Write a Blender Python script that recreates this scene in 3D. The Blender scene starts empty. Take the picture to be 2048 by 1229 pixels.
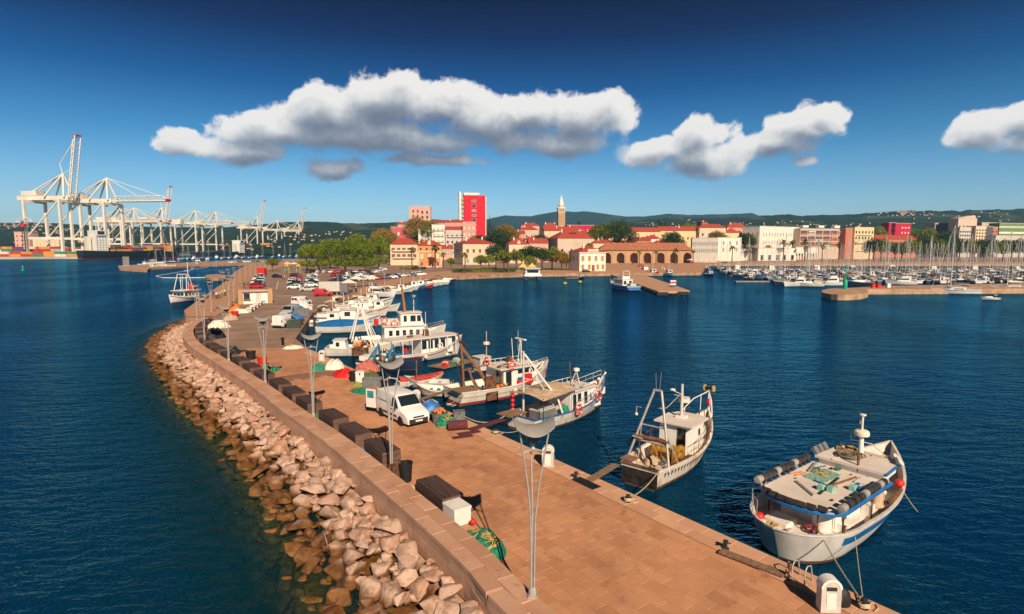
import bpy, bmesh, math, random
import numpy as np
from mathutils import Vector, Matrix, noise
R = math.radians; PI = math.pi
sc = bpy.context.scene; col = sc.collection
rnd = random.Random(7)
# ---------------------------------------------------------------- camera, world, sun, exposure
FPX, PIT, CZ = 1150.0, math.atan(116.5/1150.0), 13.0
cam = bpy.data.cameras.new('camera'); co = bpy.data.objects.new('camera', cam); col.objects.link(co)
cam.sensor_width = 36; cam.lens = 36*FPX/2048; cam.clip_end = 60000; cam.clip_start = 0.2
co.location = (0, 0, CZ); co.rotation_euler = (PI/2-PIT, 0, 0); sc.camera = co
sc.view_settings.view_transform = 'Standard'; sc.view_settings.look = 'None'
sc.view_settings.gamma = 1; sc.view_settings.exposure = 0.42
SUN = Vector((0.30*math.cos(R(35)), -0.954*math.cos(R(35)), math.sin(R(35)))).normalized()
sl = bpy.data.lights.new('sun', 'SUN'); sl.energy = 4.8; sl.angle = R(0.5); sl.color = (1, 0.81, 0.60)
so = bpy.data.objects.new('sun', sl); col.objects.link(so); so.location = (40, -60, 90)
so.rotation_euler = SUN.to_track_quat('Z', 'Y').to_euler()

class NT:                                    # small node-tree helper
    def __init__(s, t): s.t = t; s.n = t.nodes; s.l = t.links
    def add(s, ty, **kw):
        n = s.n.new(ty)
        for k, v in kw.items(): setattr(n, k, v)
        return n
    def put(s, sock, v):
        if v is None: return
        if hasattr(v, 'is_output'): s.l.new(v, sock)
        else:
            if hasattr(sock.default_value, '__len__') and not hasattr(v, '__len__'): v = (v, v, v)
            if hasattr(sock.default_value, '__len__') and len(sock.default_value) == 4 and len(v) == 3: v = (*v, 1)
            sock.default_value = v
    def math(s, op, a, b=None, c=None, clamp=False):
        n = s.add('ShaderNodeMath', operation=op, use_clamp=clamp)
        for i, v in enumerate((a, b, c)): s.put(n.inputs[i], v)
        return n.outputs[0]
    def vm(s, op, a, b=None):
        n = s.add('ShaderNodeVectorMath', operation=op); s.put(n.inputs[0], a); s.put(n.inputs[1], b)
        return n.outputs['Value' if op in ('LENGTH', 'DOT_PRODUCT') else 'Vector']
    def mix(s, f, a, b, blend='MIX'):
        n = s.add('ShaderNodeMix', data_type='RGBA', blend_type=blend)
        s.put(n.inputs[0], f); s.put(n.inputs[6], a); s.put(n.inputs[7], b); return n.outputs[2]
    def noise(s, vec, scale, detail=3, rough=0.55, dist=0.0):
        n = s.add('ShaderNodeTexNoise'); s.put(n.inputs['Vector'], vec); n.inputs['Scale'].default_value = scale
        n.inputs['Detail'].default_value = detail; n.inputs['Roughness'].default_value = rough; n.inputs['Distortion'].default_value = dist
        return n.outputs[0]
    def ramp(s, f, pts, interp='LINEAR'):
        n = s.add('ShaderNodeValToRGB'); n.color_ramp.interpolation = interp; e = n.color_ramp.elements
        while len(e) < len(pts): e.new(0.5)
        for el, (p, c) in zip(e, pts):
            el.position = p; el.color = (*c, 1) if hasattr(c, '__len__') else (c, c, c, 1)
        s.put(n.inputs[0], f); return n.outputs[0]
    def mapr(s, v, a, b, c=0.0, d=1.0, smooth=True):
        n = s.add('ShaderNodeMapRange', interpolation_type='SMOOTHSTEP' if smooth else 'LINEAR')
        for i, x in enumerate((v, a, b, c, d)): s.put(n.inputs[i], x)
        return n.outputs[0]
    def sep(s, v):
        n = s.add('ShaderNodeSeparateXYZ'); s.put(n.inputs[0], v); return n.outputs
    def comb(s, x, y, z):
        n = s.add('ShaderNodeCombineXYZ')
        for i, v in enumerate((x, y, z)): s.put(n.inputs[i], v)
        return n.outputs[0]

# --- sky: Nishita plus fair-weather cumulus drawn by direction
W = bpy.data.worlds.new('World'); sc.world = W; W.use_nodes = True
w = NT(W.node_tree); w.n.clear()
sky = w.add('ShaderNodeTexSky', sky_type='NISHITA'); sky.sun_disc = False
sky.sun_elevation = R(35); sky.sun_rotation = math.atan2(SUN.x, SUN.y); sky.air_density = 1.0; sky.dust_density = 0.6; sky.ozone_density = 2.0
tc = w.add('ShaderNodeTexCoord'); d = w.vm('NORMALIZE', tc.outputs['Generated']); dx, dy, dz = w.sep(d)
hor = w.math('SQRT', w.math('ADD', w.math('MULTIPLY', dx, dx), w.math('MULTIPLY', dy, dy)))
elev = w.math('DIVIDE', dz, w.math('MAXIMUM', hor, 0.02))
az = w.math('ARCTAN2', dx, dy)
# deep polarised blue overhead, pale towards the horizon
tint = w.ramp(w.math('MULTIPLY', elev, 1.6, clamp=True), [(0.0, (0.70, 0.82, 0.92)), (0.08, (0.56, 0.72, 0.86)), (0.136, (0.41, 0.61, 0.77)), (0.275, (0.13, 0.39, 0.57)), (0.415, (0.020, 0.175, 0.36)), (0.554, (0.003, 0.042, 0.14)), (0.65, (0.0008, 0.010, 0.062)), (1.0, (0.0008, 0.010, 0.06))])
skyc = w.mix(1.0, sky.outputs[0], tint, 'MULTIPLY')
g = bpy.data.node_groups.new('cloud_density', 'ShaderNodeTree')
g.interface.new_socket('P', in_out='INPUT', socket_type='NodeSocketVector')
g.interface.new_socket('D', in_out='OUTPUT', socket_type='NodeSocketFloat'); g.interface.new_socket('M', in_out='OUTPUT', socket_type='NodeSocketFloat')
q = NT(g); gi = q.add('NodeGroupInput'); go = q.add('NodeGroupOutput'); gp = gi.outputs[0]
CL = [(400, 292, 78, 31.7), (500, 309, 107, 28.2), (560, 274, 116, 38.7), (680, 239, 116, 54.6), (780, 214, 107, 54.6), (880, 224, 97, 47.5), (960, 249, 126, 48.4), (1060, 239, 107, 52.8), (1160, 249, 102, 54.6), (780, 282, 320, 35.2), (1100, 289, 155, 33.4), (660, 342, 73, 24.6), (870, 324, 126, 15.8), (1390, 274, 58, 37.0), (1310, 307, 88, 35.2), (1420, 322, 107, 37.0), (1600, 257, 87, 44.0), (1640, 237, 53, 28.2), (1545, 297, 73, 33.4), (1590, 332, 21, 10.6), (1960, 262, 92, 37.0), (2040, 237, 78, 44.0), (2080, 287, 146, 35.2), (2150, 252, 107, 52.8), (2500, 242, 155, 52.8), (-500, 264, 194, 52.8), (-260, 304, 107, 28.2), (2900, 262, 223, 52.8)]
wob = q.vm('MULTIPLY', q.vm('SUBTRACT', q.add('ShaderNodeTexNoise').outputs['Color'], (0.5, 0.5, 0.5)), (0.05, 0.035, 0))
wn = [n for n in q.n if n.bl_idname == 'ShaderNodeTexNoise'][0]; q.put(wn.inputs['Vector'], gp); wn.inputs['Scale'].default_value = 11; wn.inputs['Detail'].default_value = 2
pw = q.vm('ADD', gp, wob); acc = None
for (cx, cy, rx, ry) in CL:
    a0 = math.atan2(cx-1024, FPX); k = math.cos(a0)
    r2 = q.vm('MULTIPLY', q.vm('SUBTRACT', pw, (a0, (498-cy)/FPX*k, 0)), (FPX/rx/max(k*k, 0.25), FPX/ry/k, 0))
    v = q.math('SUBTRACT', 1.0, q.vm('LENGTH', r2))
    acc = v if acc is None else q.math('SMOOTH_MAX', acc, v, 0.18)
n1 = q.noise(gp, 13, 9, 0.58); n2 = q.noise(q.vm('ADD', gp, (5.2, 1.3, 0)), 34, 4, 0.6)
for n_ in q.n:
    if n_.bl_idname == 'ShaderNodeTexNoise': n_.noise_dimensions = '2D'
det = q.math('ADD', q.math('MULTIPLY', q.math('SUBTRACT', n1, 0.47), 2.1), q.math('MULTIPLY', q.math('SUBTRACT', 0.30, q.math('ABSOLUTE', q.math('SUBTRACT', n2, 0.5))), 0.7))
q.put(go.inputs[0], q.math('ADD', acc, q.math('MULTIPLY', det, 0.62))); q.put(go.inputs[1], acc)
P0 = w.comb(az, elev, 0)
def dens(off):
    n = w.add('ShaderNodeGroup'); n.node_tree = g; w.put(n.inputs[0], w.vm('ADD', P0, off) if off else P0); return n.outputs
dA = dens(None); dB = dens((0.008, 0.018, 0)); dC = dens((0.012, 0.045, 0)); dD = dens((0.02, 0.10, 0))
alpha = w.math('MULTIPLY', w.mapr(dA[0], 0.04, w.math('ADD', 0.28, w.math('MULTIPLY', w.mapr(dC[1], -0.25, 0.35), 0.42))), 0.96)
tau = w.math('ADD', w.math('MULTIPLY', w.mapr(dB[0], 0.0, 1.0), 0.75), w.math('MULTIPLY', w.mapr(dC[1], -0.15, 0.75), 1.15))
tau = w.math('ADD', tau, w.math('MULTIPLY', w.mapr(dD[1], -0.1, 0.6), 0.8))
lit = w.math('ADD', w.math('POWER', 2.718, w.math('MULTIPLY', tau, -1.05)), w.math('MULTIPLY', w.math('SUBTRACT', dA[0], dB[0]), 0.28))
cc = w.ramp(lit, [(0.05, (0.165, 0.185, 0.235)), (0.22, (0.25, 0.27, 0.325)), (0.42, (0.43, 0.45, 0.48)), (0.66, (0.68, 0.67, 0.66)), (0.95, (0.86, 0.83, 0.79))])  # sunlit tops and shaded undersides put into the cloud colours
bg = w.add('ShaderNodeBackground'); bg2 = w.add('ShaderNodeBackground')
w.put(bg.inputs[0], skyc); bg.inputs[1].default_value = 0.115; w.put(bg2.inputs[0], cc); bg2.inputs[1].default_value = 0.85
ms = w.add('ShaderNodeMixShader'); w.put(ms.inputs[0], alpha); w.put(ms.inputs[1], bg.outputs[0]); w.put(ms.inputs[2], bg2.outputs[0])
inb = w.math('MULTIPLY', w.math('MULTIPLY', w.math('GREATER_THAN', elev, 0.08), w.math('LESS_THAN', elev, 0.42)), w.math('LESS_THAN', w.math('ABSOLUTE', az), 1.5))
ms2 = w.add('ShaderNodeMixShader'); w.put(ms2.inputs[0], inb); w.put(ms2.inputs[1], bg.outputs[0]); w.put(ms2.inputs[2], ms.outputs[0])
W.cycles.sampling_method = 'MANUAL'; W.cycles.sample_map_resolution = 256
wo = w.add('ShaderNodeOutputWorld'); w.put(wo.inputs[0], ms2.outputs[0])
# ---------------------------------------------------------------- helpers
def P(px, py, z=0.0):
    "photo pixel -> the place at height z that it shows"
    x = (px-1024)/FPX; v = (614.5-py)/FPX; c, s_ = math.cos(PIT), math.sin(PIT)
    d = Vector((x, c+v*s_, -s_+v*c)); t = (z-CZ)/d.z
    return Vector((d.x*t, d.y*t, z))
def PD(px, py, Y):
    "photo pixel -> the point at distance Y"
    x = (px-1024)/FPX; v = (614.5-py)/FPX; c, s_ = math.cos(PIT), math.sin(PIT)
    t = Y/(c+v*s_); return Vector((x*t, Y, CZ+(-s_+v*c)*t))
MAT = {}
def mat(name, c, rough=0.6, var=0.12, scale=3.0, metal=0.0, c2=None, bump=0.0, bscale=None, spec=0.4, rnd_=0.0, dirt=None, stretch=None, tri=False):
    if name in MAT: return MAT[name]
    m = bpy.data.materials.new(name); m.use_nodes = True; t = NT(m.node_tree); b = t.n['Principled BSDF']
    tcn = t.add('ShaderNodeTexCoord'); v = tcn.outputs['Object']
    if stretch: v = t.vm('MULTIPLY', v, stretch)
    oi = t.add('ShaderNodeObjectInfo'); v = t.vm('ADD', v, t.vm('MULTIPLY', t.comb(oi.outputs['Random'], oi.outputs['Random'], 0), (37, 91, 0)))
    n = t.noise(v, scale, 4, 0.6)
    c2 = c2 or tuple(x*(1-2.4*var) for x in c); c1 = tuple(min(1, x*(1+var)) for x in c)
    cc = t.ramp(n, [(0.32, c2), (0.68, c1)])
    if rnd_: cc = t.mix(1.0, cc, t.ramp(oi.outputs['Random'], [(0, 1-rnd_), (1, 1+rnd_)]), 'MULTIPLY')
    if dirt:
        dn = t.mapr(t.noise(v, scale*0.45, 6, 0.7), 0.52, 0.72); cc = t.mix(t.math('MULTIPLY', dn, dirt[1]), cc, dirt[0])
    t.put(b.inputs['Base Color'], cc); b.inputs['Metallic'].default_value = metal; b.inputs['Specular IOR Level'].default_value = spec
    t.put(b.inputs['Roughness'], t.math('ADD', rough, t.math('MULTIPLY', t.math('SUBTRACT', n, 0.5), 0.2)))
    if bump:
        bn = t.add('ShaderNodeBump'); bn.inputs['Strength'].default_value = bump; bn.inputs['Distance'].default_value = 0.05
        t.put(bn.inputs['Height'], t.noise(v, bscale or scale*4, 5, 0.6)); t.put(b.inputs['Normal'], bn.outputs[0])
    MAT[name] = m; return m
class MB:
    def __init__(s): s.v = []; s.f = []
    def add(s, vs, fs, M=None):
        o = len(s.v); s.v += [tuple(M @ Vector(v)) if M else tuple(v) for v in vs]; s.f += [tuple(i+o for i in f) for f in fs]; return s
    def box(s, x0, x1, y0, y1, z0, z1, M=None):
        return s.add([(x0, y0, z0), (x1, y0, z0), (x1, y1, z0), (x0, y1, z0), (x0, y0, z1), (x1, y0, z1), (x1, y1, z1), (x0, y1, z1)],
                     [(0, 3, 2, 1), (4, 5, 6, 7), (0, 1, 5, 4), (1, 2, 6, 5), (2, 3, 7, 6), (3, 0, 4, 7)], M)
    def tube(s, pts, r, n=8, cap=True, close=False):
        pts = [Vector(p) for p in pts]; rr = r if hasattr(r, '__len__') else [r]*len(pts); L = len(pts); o = len(s.v)
        up = None
        for i, p in enumerate(pts):
            if close: t = pts[(i+1) % L]-pts[i-1]
            else: t = pts[min(i+1, L-1)]-pts[max(i-1, 0)]
            t = t.normalized() if t.length > 1e-9 else Vector((0, 0, 1))
            if up is None: up = t.orthogonal().normalized()
            else:
                up = up-t*up.dot(t); up = up.normalized() if up.length > 1e-6 else t.orthogonal().normalized()
            b = t.cross(up)
            for k in range(n):
                a = 2*PI*k/n; s.v.append(tuple(p+(up*math.cos(a)+b*math.sin(a))*rr[i]))
        for i in range(L if close else L-1):
            j = (i+1) % L
            for k in range(n): s.f.append((o+i*n+k, o+i*n+(k+1) % n, o+j*n+(k+1) % n, o+j*n+k))
        if cap and not close: s.f.append(tuple(o+k for k in range(n-1, -1, -1))); s.f.append(tuple(o+(L-1)*n+k for k in range(n)))
        return s
    def lathe(s, prof, n=12, M=None):
        vs = []; fs = []
        for r, z in prof:
            for k in range(n): vs.append((r*math.cos(2*PI*k/n), r*math.sin(2*PI*k/n), z))
        for i in range(len(prof)-1):
            for k in range(n): fs.append((i*n+k, i*n+(k+1) % n, (i+1)*n+(k+1) % n, (i+1)*n+k))
        if prof[0][0] > 1e-4: fs.append(tuple(range(n-1, -1, -1)))
        if prof[-1][0] > 1e-4: fs.append(tuple((len(prof)-1)*n+k for k in range(n)))
        return s.add(vs, fs, M)
    def prism(s, poly, z0, z1, M=None):
        n = len(poly); A = sum(poly[i][0]*poly[(i+1) % n][1]-poly[(i+1) % n][0]*poly[i][1] for i in range(n))
        if A < 0: poly = poly[::-1]
        vs = [(p[0], p[1], z0) for p in poly]+[(p[0], p[1], z1) for p in poly]
        return s.add(vs, [tuple(range(n-1, -1, -1)), tuple(range(n, 2*n))]+[(i, (i+1) % n, (i+1) % n+n, i+n) for i in range(n)], M)
    def grid(s, rows, close=False, flip=False):
        o = len(s.v); nr = len(rows); nc = len(rows[0])
        for r in rows: s.v += [tuple(p) for p in r]
        for i in range(nr-1):
            for k in range(nc if close else nc-1):
                f = (o+i*nc+k, o+i*nc+(k+1) % nc, o+(i+1)*nc+(k+1) % nc, o+(i+1)*nc+k); s.f.append(f[::-1] if flip else f)
        return s
    def ball(s, c, r, n=8, m=5, sq=(1, 1, 1)):
        M = Matrix.Translation(c) @ Matrix.Diagonal((r*sq[0], r*sq[1], r*sq[2], 1))
        return s.lathe([(max(math.sin(PI*i/m), 1e-5), -math.cos(PI*i/m)) for i in range(m+1)], n, M)
    def build(s, name, m=None, parent=None, loc=(0, 0, 0), rz=0.0, smooth=None, kind=None):
        me = bpy.data.meshes.new(name); me.from_pydata(s.v, [], s.f)
        if m: me.materials.append(m)
        if smooth:
            me.polygons.foreach_set('use_smooth', [True]*len(me.polygons))
            if smooth < 179: me.set_sharp_from_angle(angle=R(smooth))
        me.update()
        return link(name, me, parent, loc, rz, kind)
def link(name, me, parent=None, loc=(0, 0, 0), rz=0.0, kind=None):
    o = bpy.data.objects.new(name, me); col.objects.link(o); o.location = loc; o.rotation_euler = (0, 0, rz)
    if parent: o.parent = parent
    if kind: o['kind'] = kind
    return o
def tag(o, label=None, cat=None, group=None, kind=None):
    if label: o['label'] = label
    if cat: o['category'] = cat
    if group: o['group'] = group
    if kind: o['kind'] = kind
    return o
def thing(name, label, cat, loc=(0, 0, 0), rz=0.0, group=None):
    o = bpy.data.objects.new(name, None); col.objects.link(o); o.location = loc; o.rotation_euler = (0, 0, rz); o.empty_display_size = 0.3
    return tag(o, label, cat, group)
KIDS = {}
def dup(root, loc, rz, label, group=None, scale=None):
    r = root.copy(); col.objects.link(r); r.location = loc; r.rotation_euler = (0, 0, rz); r['label'] = label
    if group: r['group'] = group
    if scale: r.scale = (scale, scale, scale) if not hasattr(scale, '__len__') else scale
    if root.name not in KIDS: KIDS[root.name] = [(c, list(c.children)) for c in root.children]
    for ch, gs in KIDS[root.name]:
        c = ch.copy(); col.objects.link(c); c.parent = r
        for s_ in gs: e = s_.copy(); col.objects.link(e); e.parent = c
    return r
ORD = ['first', 'second', 'third', 'fourth', 'fifth', 'sixth', 'seventh', 'eighth', 'ninth', 'tenth', 'eleventh', 'twelfth', 'thirteenth', 'fourteenth', 'fifteenth', 'sixteenth', 'seventeenth', 'eighteenth', 'nineteenth', 'twentieth', 'twenty-first', 'twenty-second', 'twenty-third', 'twenty-fourth', 'twenty-fifth', 'twenty-sixth', 'twenty-seventh', 'twenty-eighth', 'twenty-ninth', 'thirtieth']
def box(name, m, parent, *a): return MB().box(*a).build(name, m, parent)
# ---------------------------------------------------------------- setting
def V2(p): return np.array([p[0], p[1]])
def resample(pts, step):
    pts = [np.array(p[:2], float) for p in pts]; n = len(pts); out = []
    for i in range(n-1):
        p0, p1, p2, p3 = pts[max(i-1, 0)], pts[i], pts[i+1], pts[min(i+2, n-1)]
        k = max(2, int(np.linalg.norm(p2-p1)/step*2))
        for j in range(k):
            t = j/k; out.append(0.5*((2*p1)+(-p0+p2)*t+(2*p0-5*p1+4*p2-p3)*t*t+(-p0+3*p1-3*p2+p3)*t**3))
    out.append(pts[-1]); out = np.array(out); L = np.concatenate([[0], np.cumsum(np.linalg.norm(np.diff(out, axis=0), axis=1))])
    s = np.arange(0, L[-1], step); return np.stack([np.interp(s, L, out[:, 0]), np.interp(s, L, out[:, 1])], 1)
def poly_dist(pts, line):
    a = line[:-1]; b = line[1:]; best = np.full(len(pts), 1e9)
    for i in range(len(a)):
        ab = b[i]-a[i]; t = np.clip(((pts-a[i]) @ ab)/(ab @ ab), 0, 1); q_ = a[i]+t[:, None]*ab
        best = np.minimum(best, np.hypot(*(pts-q_).T))
    return best
def inside(pts, poly):
    x, y = pts[:, 0], pts[:, 1]; r = np.zeros(len(pts), bool); n = len(poly)
    for i in range(n):
        x0, y0 = poly[i]; x1, y1 = poly[(i+1) % n]
        if y0 == y1: continue
        c = ((y0 > y) != (y1 > y)) & (x < (x1-x0)*(y-y0)/(y1-y0)+x0); r ^= c
    return r
PZ = 1.5                                       # height of the quay above the water
ED = np.array([-0.594, 0.8045]); EN = np.array([-0.8045, -0.594])   # along the quay edge; from the edge towards the parapet
E0 = V2(P(1800, 1229, PZ))
def EP(s, o, z=PZ): q_ = E0+ED*s+EN*o; return Vector((q_[0], q_[1], z))
inner = [V2(P(1116, 1229, 2.1))-ED*14, V2(P(1116, 1229, 2.1))]+[V2(P(x, y, 2.1)) for x, y in [(1000, 1120), (913, 1046), (807, 962), (700, 880), (643, 842), (594, 810), (538, 770), (485, 737), (446, 714), (405, 690), (388, 670), (391, 653), (421, 634)]]
inner = resample(inner, 0.5)
tg = np.gradient(inner, axis=0); tg /= np.linalg.norm(tg, axis=1)[:, None]; nrm = np.stack([-tg[:, 1], tg[:, 0]], 1)     # to the sea side
outer = inner+nrm*1.22
shore = resample([V2(P(640, 1229, 0))-ED*16, V2(P(640, 1229, 0))]+[V2(P(x, y, 0)) for x, y in [(590, 1100), (545, 1040), (500, 960), (430, 880), (345, 790), (300, 715), (305, 680), (345, 650), (398, 632)]], 0.8)
harbour = [EP(-30, 0), EP(60.5, 0)]+[P(x, y, PZ) for x, y in [(591, 677), (624, 628), (654, 607), (697, 599), (737, 587), (785, 572), (874, 556), (910, 553), (1020, 548.5), (1120, 547), (1402, 545), (1415, 528.5), (2400, 528.5)]]
harbour = [V2(p) for p in harbour]
seaside = [V2(P(x, y, PZ)) for x, y in [(421, 640), (372, 634), (368, 621), (423, 582), (450, 564), (468, 545), (490, 531), (600, 523)]]+[np.array(p) for p in [(-225., 650.), (-420., 1500.), (-420., 5600.), (4500., 5600.), (4500., 430.)]]
land = [outer[0]-0*nrm[0]]+list(outer)+seaside
landpoly = list((inner+nrm*0.6)[::2])+seaside+harbour[::-1]
m_asph = mat('asphalt', (0.32, 0.20, 0.14), 0.9, 0.12, 0.25, c2=(0.19, 0.125, 0.092), bump=0.25, bscale=30)
ground = MB().prism([tuple(p) for p in landpoly], -4, PZ-0.03).build('ground', mat('quay_stone', (0.42, 0.25, 0.15), .9, .2, .5, c2=(0.22, 0.12, 0.07), bump=.4, bscale=3), kind='structure')
MB().add([(p[0], p[1], PZ-0.026) for p in landpoly], [tuple(range(len(landpoly)))[::-1] if sum(landpoly[i-1][0]*landpoly[i][1]-landpoly[i][0]*landpoly[i-1][1] for i in range(len(landpoly))) < 0 else tuple(range(len(landpoly)))]).build('asphalt', m_asph, kind='structure')
# --- water
depth_line_h = np.array(harbour)
xs = np.concatenate([-np.geomspace(9000, 90, 40), np.arange(-88, 70, 1.1), np.geomspace(72, 9000, 40)])
ys = np.concatenate([[-300, -100, -40, -10], np.arange(0, 150, 1.1), np.geomspace(152, 9000, 60)])
X, Y = np.meshgrid(xs, ys); pts = np.stack([X.ravel(), Y.ravel()], 1)
ds = poly_dist(pts, shore); dh = poly_dist(pts, depth_line_h)
dep = np.minimum(0.15+ds*0.5, 9); dep = np.minimum(dep, 2.6+np.maximum(dh-1.5, 0)*0.55)
dep = np.where((pts[:, 1] > 150) | (abs(pts[:, 0]) > 88), 9, dep)
me = bpy.data.meshes.new('water'); nx, ny = len(xs), len(ys)
me.from_pydata([(x, y, 0) for x, y in pts], [], [(j*nx+i, j*nx+i+1, (j+1)*nx+i+1, (j+1)*nx+i) for j in range(ny-1) for i in range(nx-1)])
at = me.attributes.new('depth', 'FLOAT', 'POINT'); at.data.foreach_set('value', dep.astype(np.float32))
mw = bpy.data.materials.new('sea_water'); mw.use_nodes = True; t = NT(mw.node_tree); b = t.n['Principled BSDF']; me.materials.append(mw)
dn = t.add('ShaderNodeAttribute', attribute_name='depth').outputs['Fac']; ps = t.add('ShaderNodeNewGeometry').outputs['Position']
patch = t.noise(ps, 0.05, 4, 0.6)
dd = t.math('ADD', dn, t.math('MULTIPLY', t.math('SUBTRACT', t.noise(ps, 0.45, 3), 0.5), 1.8))
deepc = t.mix(patch, (0.0016, 0.026, 0.062), (0.0024, 0.036, 0.080))
t.n.remove(b); df = t.add('ShaderNodeBsdfDiffuse'); gl = t.add('ShaderNodeBsdfGlossy'); gl.inputs['Roughness'].default_value = 0.06; gl.inputs['Color'].default_value = (0.10, 0.46, 0.82, 1)
t.put(df.inputs['Color'], t.ramp(t.math('DIVIDE', dd, 6.0, clamp=True), [(0.0, (0.004, 0.026, 0.024)), (0.22, (0.0015, 0.026, 0.036)), (0.45, (0.0010, 0.025, 0.054)), (1.0, (0.0008, 0.024, 0.068))]))
rot = t.add('ShaderNodeMapping'); rot.inputs['Rotation'].default_value = (0, 0, R(-22)); rot.inputs['Scale'].default_value = (0.42, 1, 1); t.put(rot.inputs[0], ps)
h = t.math('ADD', t.math('MULTIPLY', t.noise(rot.outputs[0], 1.5, 3, 0.55, 0.4), 0.40), t.math('MULTIPLY', t.noise(rot.outputs[0], 0.36, 2, 0.5), 0.55))
h = t.math('ADD', h, t.math('MULTIPLY', t.noise(ps, 5.5, 2, 0.5), 0.085))
bn = t.add('ShaderNodeBump'); t.put(bn.inputs['Strength'], t.mapr(t.noise(t.vm('MULTIPLY', ps, (1, .45, 1)), 0.035, 4, .6), .38, .62, .5, 1.0)); bn.inputs['Distance'].default_value = 0.95; t.put(bn.inputs['Height'], h); fr_ = t.add('ShaderNodeFresnel'); fr_.inputs['IOR'].default_value = 1.33; b = t.add('ShaderNodeMixShader')
for n_ in (df, gl, fr_): t.put(n_.inputs['Normal'], bn.outputs[0])
t.put(b.inputs[0], fr_.outputs[0]); t.put(b.inputs[1], df.outputs[0]); t.put(b.inputs[2], gl.outputs[0])
tr = t.add('ShaderNodeBsdfTransparent'); tr.inputs[0].default_value = (0.85, 0.88, 0.72, 1); mx = t.add('ShaderNodeMixShader')
t.put(mx.inputs[0], t.math('SUBTRACT', 1.0, t.math('MULTIPLY', t.math('POWER', 2.718, t.math('DIVIDE', dn, -0.6)), 0.95)))
t.put(mx.inputs[1], tr.outputs[0]); t.put(mx.inputs[2], b.outputs[0]); t.put(t.n['Material Output'].inputs[0], mx.outputs[0])
link('water', me, kind='structure')
# sea bed
sb = MB(); sx = np.arange(-95, 75, 2.5); sy = np.arange(-40, 160, 2.5); SX, SY = np.meshgrid(sx, sy); sp = np.stack([SX.ravel(), SY.ravel()], 1)
zz = -0.5-np.minimum(poly_dist(sp, shore)*0.27, 9); zz = np.minimum(zz, -0.6)
sb.grid([[(sp[j*len(sx)+i, 0], sp[j*len(sx)+i, 1], zz[j*len(sx)+i]+0.2*noise.noise((sp[j*len(sx)+i, 0]*.3, sp[j*len(sx)+i, 1]*.3, 0))) for i in range(len(sx))] for j in range(len(sy))])
sb.build('sea_bed', mat('sea_bed_weed', (0.03, 0.042, 0.02), 0.9, 0.3, 0.6, c2=(0.004, 0.012, 0.012)), kind='structure', smooth=180)
# --- paving of the pier: real slabs near, procedural joints further on
def tile_mat(name, c, c2, tw, th, rotz, gap=0.012, mort=(0.2, 0.11, 0.07)):
    m = bpy.data.materials.new(name); m.use_nodes = True; t = NT(m.node_tree); b = t.n['Principled BSDF']
    ps = t.add('ShaderNodeNewGeometry').outputs['Position']; mp = t.add('ShaderNodeMapping'); mp.inputs['Rotation'].default_value = (0, 0, rotz); t.put(mp.inputs[0], ps)
    br = t.add('ShaderNodeTexBrick'); t.put(br.inputs['Vector'], mp.outputs[0]); br.inputs['Scale'].default_value = 1
    br.inputs['Brick Width'].default_value = tw; br.inputs['Row Height'].default_value = th; br.inputs['Mortar Size'].default_value = gap
    br.inputs['Color1'].default_value = (*c, 1); br.inputs['Color2'].default_value = (*c2, 1); br.inputs['Mortar'].default_value = (*mort, 1)
    cc = t.mix(t.math('MULTIPLY', t.mapr(t.noise(ps, 0.35, 5, 0.65), 0.45, 0.75), 0.5), br.outputs[0], tuple(x*0.55 for x in c2))
    t.put(b.inputs['Base Color'], cc); b.inputs['Roughness'].default_value = 0.85; return m
EA = math.atan2(ED[1], ED[0])
C1, C2 = (0.47, 0.245, 0.135), (0.40, 0.195, 0.105)
m_tile = tile_mat('far_pavers', C1, C2, 0.9, 0.6, -EA)
def slab_mat(name, c1, c2, dark, amt=0.55):
    m = bpy.data.materials.new(name); m.use_nodes = True; t = NT(m.node_tree); b = t.n['Principled BSDF']
    ps = t.add('ShaderNodeNewGeometry').outputs['Position']; oi = t.add('ShaderNodeObjectInfo').outputs['Random']; at_ = t.add('ShaderNodeAttribute', attribute_name='tone').outputs['Fac']
    tone = t.math('FRACT', t.math('ADD', oi, at_))
    cc = t.ramp(tone, [(0, c1), (0.8, c2), (1.0, tuple(x*0.9 for x in c2))])
    big = t.mapr(t.noise(ps, 0.42, 6, 0.66), 0.42, 0.72); cc = t.mix(t.math('MULTIPLY', big, amt), cc, dark)
    big2 = t.mapr(t.noise(t.vm('ADD', ps, (31, 7, 0)), 0.9, 5, 0.7), 0.55, 0.75); cc = t.mix(t.math('MULTIPLY', big2, 0.35), cc, tuple(min(1, x*1.35) for x in c1))
    cc = t.mix(t.math('MULTIPLY', t.mapr(t.noise(ps, 1.7, 7, 0.75), 0.55, 0.70), 0.6), cc, (0.17, 0.085, 0.055))
    cc = t.mix(t.math('MULTIPLY', t.mapr(t.noise(ps, 9, 4, 0.7), 0.5, 0.8), 0.25), cc, tuple(x*0.6 for x in c2))
    t.put(b.inputs['Base Color'], cc); b.inputs['Roughness'].default_value = 0.82; b.inputs['Specular IOR Level'].default_value = 0.3
    bn = t.add('ShaderNodeBump'); bn.inputs['Strength'].default_value = 0.2; bn.inputs['Distance'].default_value = 0.02; t.put(bn.inputs['Height'], t.noise(ps, 14, 4, 0.6)); t.put(b.inputs['Normal'], bn.outputs[0])
    return m
m_slab = slab_mat('sandstone_slab', (0.56, 0.275, 0.145), (0.50, 0.235, 0.12), (0.27, 0.115, 0.065))
m_edge = slab_mat('pale_edge_stone', (0.62, 0.345, 0.21), (0.56, 0.30, 0.18), (0.38, 0.20, 0.13), 0.3)
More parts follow.
